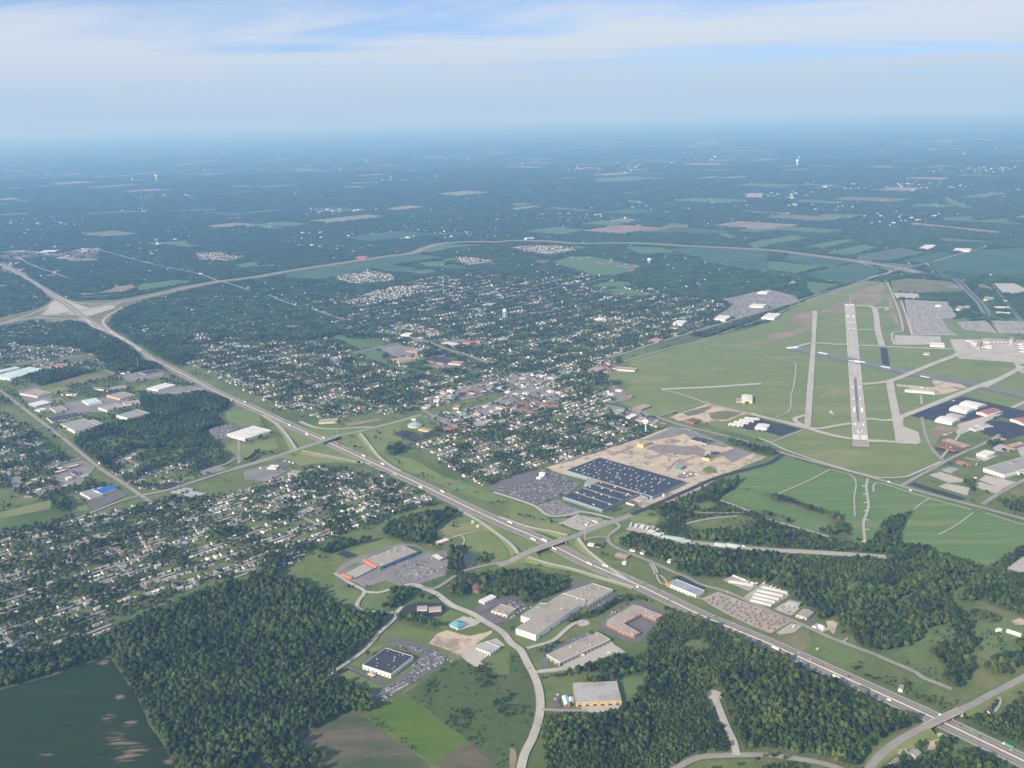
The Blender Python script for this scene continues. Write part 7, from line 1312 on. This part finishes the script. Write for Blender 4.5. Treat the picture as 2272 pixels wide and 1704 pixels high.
# traffic
def heading(x, y, curves):
    best = (1e18, 0)
    for cv_ in curves:
        dd = (cv_[:, 0] - x)**2 + (cv_[:, 1] - y)**2; i = int(dd.argmin())
        if dd[i] < best[0]: j = min(i + 1, len(cv_) - 1); i2 = max(0, j - 1); best = (dd[i], math.atan2(cv_[j, 1] - cv_[i2, 1], cv_[j, 0] - cv_[i2, 0]))
    return best[1]
allc = [HW] + [c_ for _, c_ in ROADS]
TRAILER = {n_: MB().box(0, 0, 1.15, 14.2, 2.55, 2.85).mesh('trailer', mat('trailer_' + n_, col_, rough=.45)) for n_, col_ in (('white', (.80, .80, .79)), ('dark', (.10, .11, .14)), ('orange', (.55, .17, .06)), ('green', (.10, .34, .24)), ('grey', (.4, .41, .42)))}
cb = MB().box(0, 0, .7, 2.3, 2.45, 2.3); cb.box(1.5, 0, .7, 1.4, 2.2, 1.2); cb.box(-.1, 0, 3.0, 1.9, 2.2, .9, 0, 0, .6, .9)
CABM = {n_: cb.mesh('cab', mat('cab_' + n_, col_, rough=.35)) for n_, col_ in (('white', (.78, .78, .77)), ('red', (.45, .05, .05)), ('blue', (.07, .12, .3)), ('orange', (.55, .17, .06)))}
ws_ = MB().box(1.22, 0, 1.9, .12, 2.1, .9).mesh('windscreen', CARG.materials[0])
def axle(x):
    m_ = MB()
    for s in (-1, 1): m_.tube((x, s * .8, .5), (x, s * 1.25, .5), .5, .5, 10)
    return m_.mesh('wheel', TYRE)
AX = [axle(x) for x in (-6.0, -4.8, 5.2, 9.2)]; CHAS = MB().box(1.2, 0, .6, 15, .9, .55).mesh('chassis', STEEL)
def truck(c, r, s, trailer, cabc, label, flip=False):
    q = T(c, r, s, 1.3)[0]; a = heading(*q, [HW]) + (math.pi if flip else 0); t = empty('semi_truck', (*q, 1.29), label, 'truck', rz=a)
    link('trailer', TRAILER[trailer], t); cbo = link('cab', CABM[cabc], t, (8.6, 0, 0)); link('windscreen', ws_, cbo); link('chassis', CHAS, t)
    for ax_ in AX: link('wheel', ax_, t)
for a in ((3, 3, "65,632", 'white', 'red', 'white semi truck with red cab on the highway beside the wood', 1), (3, 3, "592,880", 'white', 'white', 'long white semi truck nearest the wood on the lower highway', 1), (3, 3, "825,975", 'dark', 'blue', 'dark blue semi truck following the long white one', 1), (3, 3, "2085,1478", 'green', 'white', 'green semi truck near the bottom right corner', 0), (2, 2, "182,1347", 'white', 'white', 'lower of two white semi trucks just left of the second overpass', 1), (2, 2, "286,1357", 'white', 'white', 'upper of two white semi trucks just left of the second overpass', 0), (2, 2, "362,1428", 'white', 'white', 'white semi truck coming out from under the second overpass', 1), (2, 2, "665,1558", 'white', 'white', 'white semi truck below the second overpass in the lower lanes', 1), (2, 2, "810,1580", 'white', 'white', 'white semi truck ahead of a second one below the ramp', 0),
          (1, 2, "290,362", 'white', 'white', 'white semi truck highest up the highway above the first overpass', 1), (1, 2, "440,440", 'white', 'white', 'white semi truck approaching the first overpass in the near lanes', 1), (1, 2, "588,472", 'white', 'white', 'white semi truck about to pass under the first overpass', 0), (1, 2, "705,524", 'orange', 'orange', 'orange semi truck just below the first overpass', 0), (1, 2, "935,627", 'white', 'white', 'white semi truck below the orange one', 0), (1, 2, "1098,698", 'white', 'white', 'white semi truck beside the merging ramp', 0), (1, 2, "1198,785", 'grey', 'white', 'grey semi truck in the near lanes beside the suburb', 1), (1, 2, "1422,895", 'white', 'white', 'white semi truck in the near lanes above the hedge', 1), (1, 2, "1615,937", 'white', 'white', 'white semi truck in the far lanes beside the tennis court', 0), (1, 2, "2200,1205", 'white', 'white', 'white semi truck left of the pair by the second overpass', 0), (0, 2, "1995,145", 'white', 'white', 'white semi truck far up the highway beside the wood', 1), (0, 2, "2120,160", 'white', 'white', 'white semi truck far up the highway in the far lanes', 0), (0, 1, "960,1215", 'white', 'white', 'tiny white semi truck near the far interchange', 1)):
    truck(*a)
boxm = MB().box(-.8, 0, .9, 5.4, 2.3, 2.5).mesh('box_body', TRAILER['white'].materials[0]); vcab = MB().box(2.7, 0, .6, 1.7, 2.1, 1.9, 0, 0, .75, .9).mesh('cab', CABM['white'].materials[0]); vw = joined([MB().tube((x, -1.05, .42), (x, 1.05, .42), .42, .42, 10).mesh('w', TYRE) for x in (-2, 2.5)], 'wheel')
def vanat(c, r, s, label):
    q = T(c, r, s, 1.3)[0]; t = empty('box_truck', (*q, 1.29), label, 'truck', rz=heading(*q, allc)); link('box_body', boxm, t); link('cab', vcab, t); link('wheel', vw, t)
for a in ((3, 3, "1045,1078", 'white box truck on the highway before the narrow overpass'), (2, 3, "1085,100", 'white box truck on the highway beside the store with the orange end'), (3, 3, "1490,1210", 'white van just above the narrow overpass'), (3, 2, "1045,850", 'white box truck on the road below the runway'), (3, 2, "1232,925", 'white truck at the junction beside the dark strip'), (2, 3, "615,690", 'white box truck backed to the long low warehouse'), (2, 3, "840,672", 'lone white box truck on the concrete truck court')): vanat(*a)
traf = [(3, 3, s) for s in ("365,720", "377,772", "700,870", "290,738", "150,640", "265,666", "470,772", "1555,1243", "1665,1295", "1830,1385", "2100,1505", "1760,1340")] + [(2, 3, s) for s in ("1265,128", "1310,190", "1360,210", "1585,310", "1642,350", "1710,325", "1762,356", "1706,370", "1920,415", "1945,470", "1150,70", "1050,15", "150,800", "1860,140")] + [(2, 2, s) for s in ("70,1292", "28,1265", "840,1640", "335,1278", "540,1330", "700,1250", "1130,1095", "1330,1010", "900,1470")] + [(1, 2, s) for s in ("115,290", "360,395", "212,298", "250,340", "850,580", "480,605", "690,636", "1380,832", "1130,730", "1900,1105", "1962,1130", "880,418", "1005,385", "280,487", "1700,1010", "2080,1190", "2000,1240")] + [(3, 2, s) for s in ("190,608", "210,614", "820,786", "1380,760", "1900,1088", "100,625")] + [(0, 2, s) for s in ("1700,30", "1850,80", "1280,960", "1600,870", "900,760", "500,440")] + [(1, 3, s) for s in ("1560,160", "1860,360", "1480,170")]
cobj = []
for k, (c, r, s) in enumerate(traf):
    q = T(c, r, s, 1.3)[0]; v = (0, 1, 2, 0, 3, 0, 4, 1, 2, 5)[k % 10]; t = empty('moving_car', (*q, 1.55), 'car', 'car', 'cars on the roads', rz=heading(*q, allc)); link('body', CARB[v], t); link('cabin', CARG, t); link('wheel', CARW, t); cobj.append((t, f'{CARC[v][0]} car on the road'))
relabel(cobj, '{look} {w}')
# equipment yard: machines for hire
ym = [pick('machine_orange', (.42, .20, .10)), pick('machine_yellow', (.45, .33, .14)), pick('machine_grey', (.32, .33, .34)), pick('machine_red', (.42, .07, .05))]
ql = np.array(T(2, 3, "1680,215 1780,165 2200,320 2390,400 2240,485 2080,420 1850,318")); gy = Grid(ql[:, 0].min(), ql[:, 0].max(), ql[:, 1].min(), ql[:, 1].max(), 2.0); gy.poly(gy.e, ql, True); eq = []
for _ in range(900):
    if len(eq) >= 64: break
    x, y = rng.uniform(gy.x0, ql[:, 0].max()), rng.uniform(gy.y0, ql[:, 1].max())
    if gy.at(gy.e, np.array([x]), np.array([y]))[0] and all(math.hypot(x - a, y - b_) > 9 for a, b_ in eq): eq.append((x, y))
def machine(k):
    base = MB().box(0, 0, .9, 4.2, 2.2, 1.1); base.box(-1.2, 0, 2.0, 1.6, 2.0, .7)
    cabm_ = MB().box(.4, 0, 1.9, 1.5, 1.5, 1.5, 0, 0, .85, .85); boom = MB().tube((1.0, 0, 1.8), (3.4, 0, 4.0 if k % 2 else 2.6), .22, .18, 6); boom.tube((3.4, 0, 4.0 if k % 2 else 2.6), (4.6, 0, 1.2), .18, .14, 6); boom.box(4.6, 0, .5, .9, 1.6, .8)
    tr_ = MB()
    for s in (-1, 1): tr_.box(0, s * 1.2, 0, 4.0, .6, 1.0, 0, 0, .8, 1)
    return base, cabm_, boom, tr_
MM = []
for k in range(4): b_, c_, m_, t_ = machine(k); MM.append((b_.mesh('body', ym[k]), c_.mesh('cabin', CARG.materials[0]), m_.mesh('boom', ym[k]), t_.mesh('track', TYRE)))
cobj = []
for k, (x, y) in enumerate(eq):
    v = (0, 2, 1, 2, 2, 2, 1)[k % 7]; t = empty('construction_machine', (x, y, L['equip']), 'machine', 'machine', 'machines in the equipment yard', rz=random.uniform(0, 6.28))
    for nme, me in zip(('body', 'cabin', 'boom', 'track'), MM[v]): link(nme, me, t)
    cobj.append((t, ('orange', 'yellow', 'grey', 'red')[v] + ' machine in the dirt yard'))
relabel(cobj, '{look} {w}')
# trailers and campers at the storage yards
cobj = []; trm = MB().box(0, 0, .7, 8, 2.5, 2.6).mesh('body', WHITE); trw = joined([MB().tube((x, -1.1, .4), (x, 1.1, .4), .4, .4, 8).mesh('w', TYRE) for x in (-.6, .6)], 'wheel'); trh = MB().box(4.8, 0, .6, 1.8, .3, .25).mesh('hitch', STEEL)
for c, r, s in [(2, 3, x) for x in ("1920,10", "1950,22", "1985,35", "2010,45", "2040,58", "2075,70", "2045,15", "2180,70", "2110,75")] + [(3, 3, x) for x in ("30,100", "60,112", "95,130", "130,148", "165,160", "400,452", "480,470", "225,445")] + [(2, 2, x) for x in ("1260,1265", "1300,1300", "2000,1410", "640,1225", "660,1210", "1490,780", "1520,800", "1545,785", "1590,790", "1310,890")] + [(1, 2, x) for x in ("250,672", "290,682", "320,692", "1900,850", "1930,865", "1960,880", "40,735")] + [(3, 2, x) for x in ("1870,645", "1905,650", "1800,700", "1790,820", "1330,40", "1380,45")]:
    q = T(c, r, s)[0]; t = empty('parked_trailer', (*q, .95), 'trailer', 'trailer', 'white trailers parked in the yards', rz=random.choice((R45, -R45)) + random.gauss(0, .1)); link('body', trm, t); link('wheel', trw, t); link('hitch', trh, t); cobj.append((t, 'white parked trailer'))
relabel(cobj, '{look} {w}')
# aircraft
def plane_parts(L_):
    s = L_ / 34.0; f = MB(); pr = [(17, .3), (15.8, 1.1), (13, 1.9), (-8, 1.9), (-13, 1.3), (-17, .35)]; n = 12
    f.add([(x * s, r_ * s * math.cos(2 * math.pi * i / n), (3.4 + r_ * math.sin(2 * math.pi * i / n) + (1.0 if x < -12 else 0)) * s) for x, r_ in pr for i in range(n)], [(k * n + i, k * n + (i + 1) % n, (k + 1) * n + (i + 1) % n, (k + 1) * n + i) for k in range(5) for i in range(n)])
    def flat(pts, z0, t_): 
        m_ = MB(); m_.prism(ccw([(x * s, y * s) for x, y in pts]), z0 * s, (z0 + t_) * s); return m_
    wings = [flat([(4, sg * 1.5), (-3, sg * 16.5), (-4.8, sg * 16.5), (-3, sg * 1.5)], 2.5, .45) for sg in (-1, 1)]; tails = [flat([(-12.5, sg * .8), (-16, sg * 6), (-17.3, sg * 6), (-16, sg * .8)], 4.2, .3) for sg in (-1, 1)]
    fin = MB().add([(x * s, y * s, z * s) for y in (-.2, .2) for x, z in ((-11, 5), (-15.5, 11.5), (-17.4, 11.5), (-16.5, 5))], [(0, 1, 2, 3), (7, 6, 5, 4), (0, 4, 5, 1), (1, 5, 6, 2), (2, 6, 7, 3)])
    eng = [MB().tube((4.2 * s, sg * 5.6 * s, 1.7 * s), (.4 * s, sg * 5.6 * s, 1.8 * s), 1.0 * s, .8 * s, 10) for sg in (-1, 1)]; gear = [MB().tube((x * s, y * s, 0), (x * s, y * s, 2.4 * s), .35 * s, .2 * s, 6) for x, y in ((12, 0), (-1.5, 2.6), (-1.5, -2.6))]
    return f, wings, tails, fin, eng, gear
AIRW = mat('aircraft_white', (.80, .80, .80), rough=.3, spec=.5); AIRT = mat('aircraft_tail_blue', (.10, .16, .36), rough=.35)
def meshed(L_):
    f, w, tl, fn, en, ge = plane_parts(L_); return [('fuselage', f.mesh('fuselage', AIRW, True))] + [('wing', x.mesh('wing', AIRW)) for x in w] + [('tailplane', x.mesh('tailplane', AIRW)) for x in tl] + [('tail_fin', fn.mesh('tail_fin', AIRT))] + [('engine', x.mesh('engine', STEEL)) for x in en] + [('landing_gear', x.mesh('landing_gear', STEEL)) for x in ge]
JET, LIGHT_ = meshed(34), meshed(13)
def plane(kit, c, r, s, a, label, z=1.0):
    q = T(c, r, s)[0]; t = empty('jet_airliner' if kit is JET else 'light_aircraft', (*q, z), label, 'airplane', 'aircraft parked on the aprons', rz=math.radians(a))
    for nme, me in kit: link(nme, me, t)
for k, (s, a, l) in enumerate((("1735,1298", -20, 'leftmost white airliner, above the narrow airport pier'), ("1775,1316", -10, 'white airliner second from the left beside the pier'), ("1785,1332", -5, 'white airliner in the middle left of the pier'), ("1800,1348", 20, 'white airliner at the near left tip of the pier'), ("1850,1352", 80, 'white airliner at the near tip of the pier'), ("1900,1356", 140, 'white airliner at the near right tip of the pier'), ("1905,1340", 185, 'white airliner right of the pier, middle stand'), ("1890,1312", 175, 'white airliner right of the pier, rear stand'), ("2170,1310", 0, 'rearmost white airliner at the right edge stands'), ("2180,1328", 0, 'second white airliner at the right edge stands'), ("2188,1346", 0, 'third white airliner at the right edge stands'), ("2195,1364", 0, 'fourth white airliner at the right edge stands'), ("2200,1390", 0, 'nearest white airliner at the right edge stands'))): plane(JET, 3, 1, s, a, l)
for s, a, l in (("1604,150", 10, 'small white plane alone on the dark apron beyond the hangars'), ("2018,246", 30, 'small white plane at the corner of the concrete apron'), ("1895,352", 20, 'small white plane behind the pair of grey hangars'), ("1575,428", 40, 'small white plane beside the brown yard'), ("1530,442", -20, 'second small white plane beside the brown yard')): plane(LIGHT_, 3, 2, s, a, l)
for s, a, l in (("2115,402", 0, 'small plane on the dark apron in front of the square hangar'), ("2165,408", 30, 'second small plane on the dark apron in front of the square hangar'), ("2010,402", 60, 'small plane at the near end of the long white sheds')): plane(LIGHT_, 2, 2, s, a, l)

# ------------------------------------------------------------------ haze: one even volume of air round the whole place
hm = bpy.data.materials.new('air_haze'); hm.use_nodes = True; nt = hm.node_tree; nt.nodes.clear()
ho = nt.nodes.new('ShaderNodeOutputMaterial'); hvn = nt.nodes.new('ShaderNodeVolumePrincipled'); hvn.inputs['Color'].default_value = (0.205, 0.462, 0.95, 1); hvn.inputs['Absorption Color'].default_value = (0.655, 0.507, 0.05, 1); hvn.inputs['Density'].default_value = HAZE; hvn.inputs['Anisotropy'].default_value = 0.0
nt.links.new(hvn.outputs[0], ho.inputs['Volume'])
hz = link('haze', MB().box(0, 134500, -3, 322000, 274000, H + 75).mesh('haze', hm)); hz['kind'] = 'stuff'; hz['label'] = 'pale blue summer haze over the whole landscape'
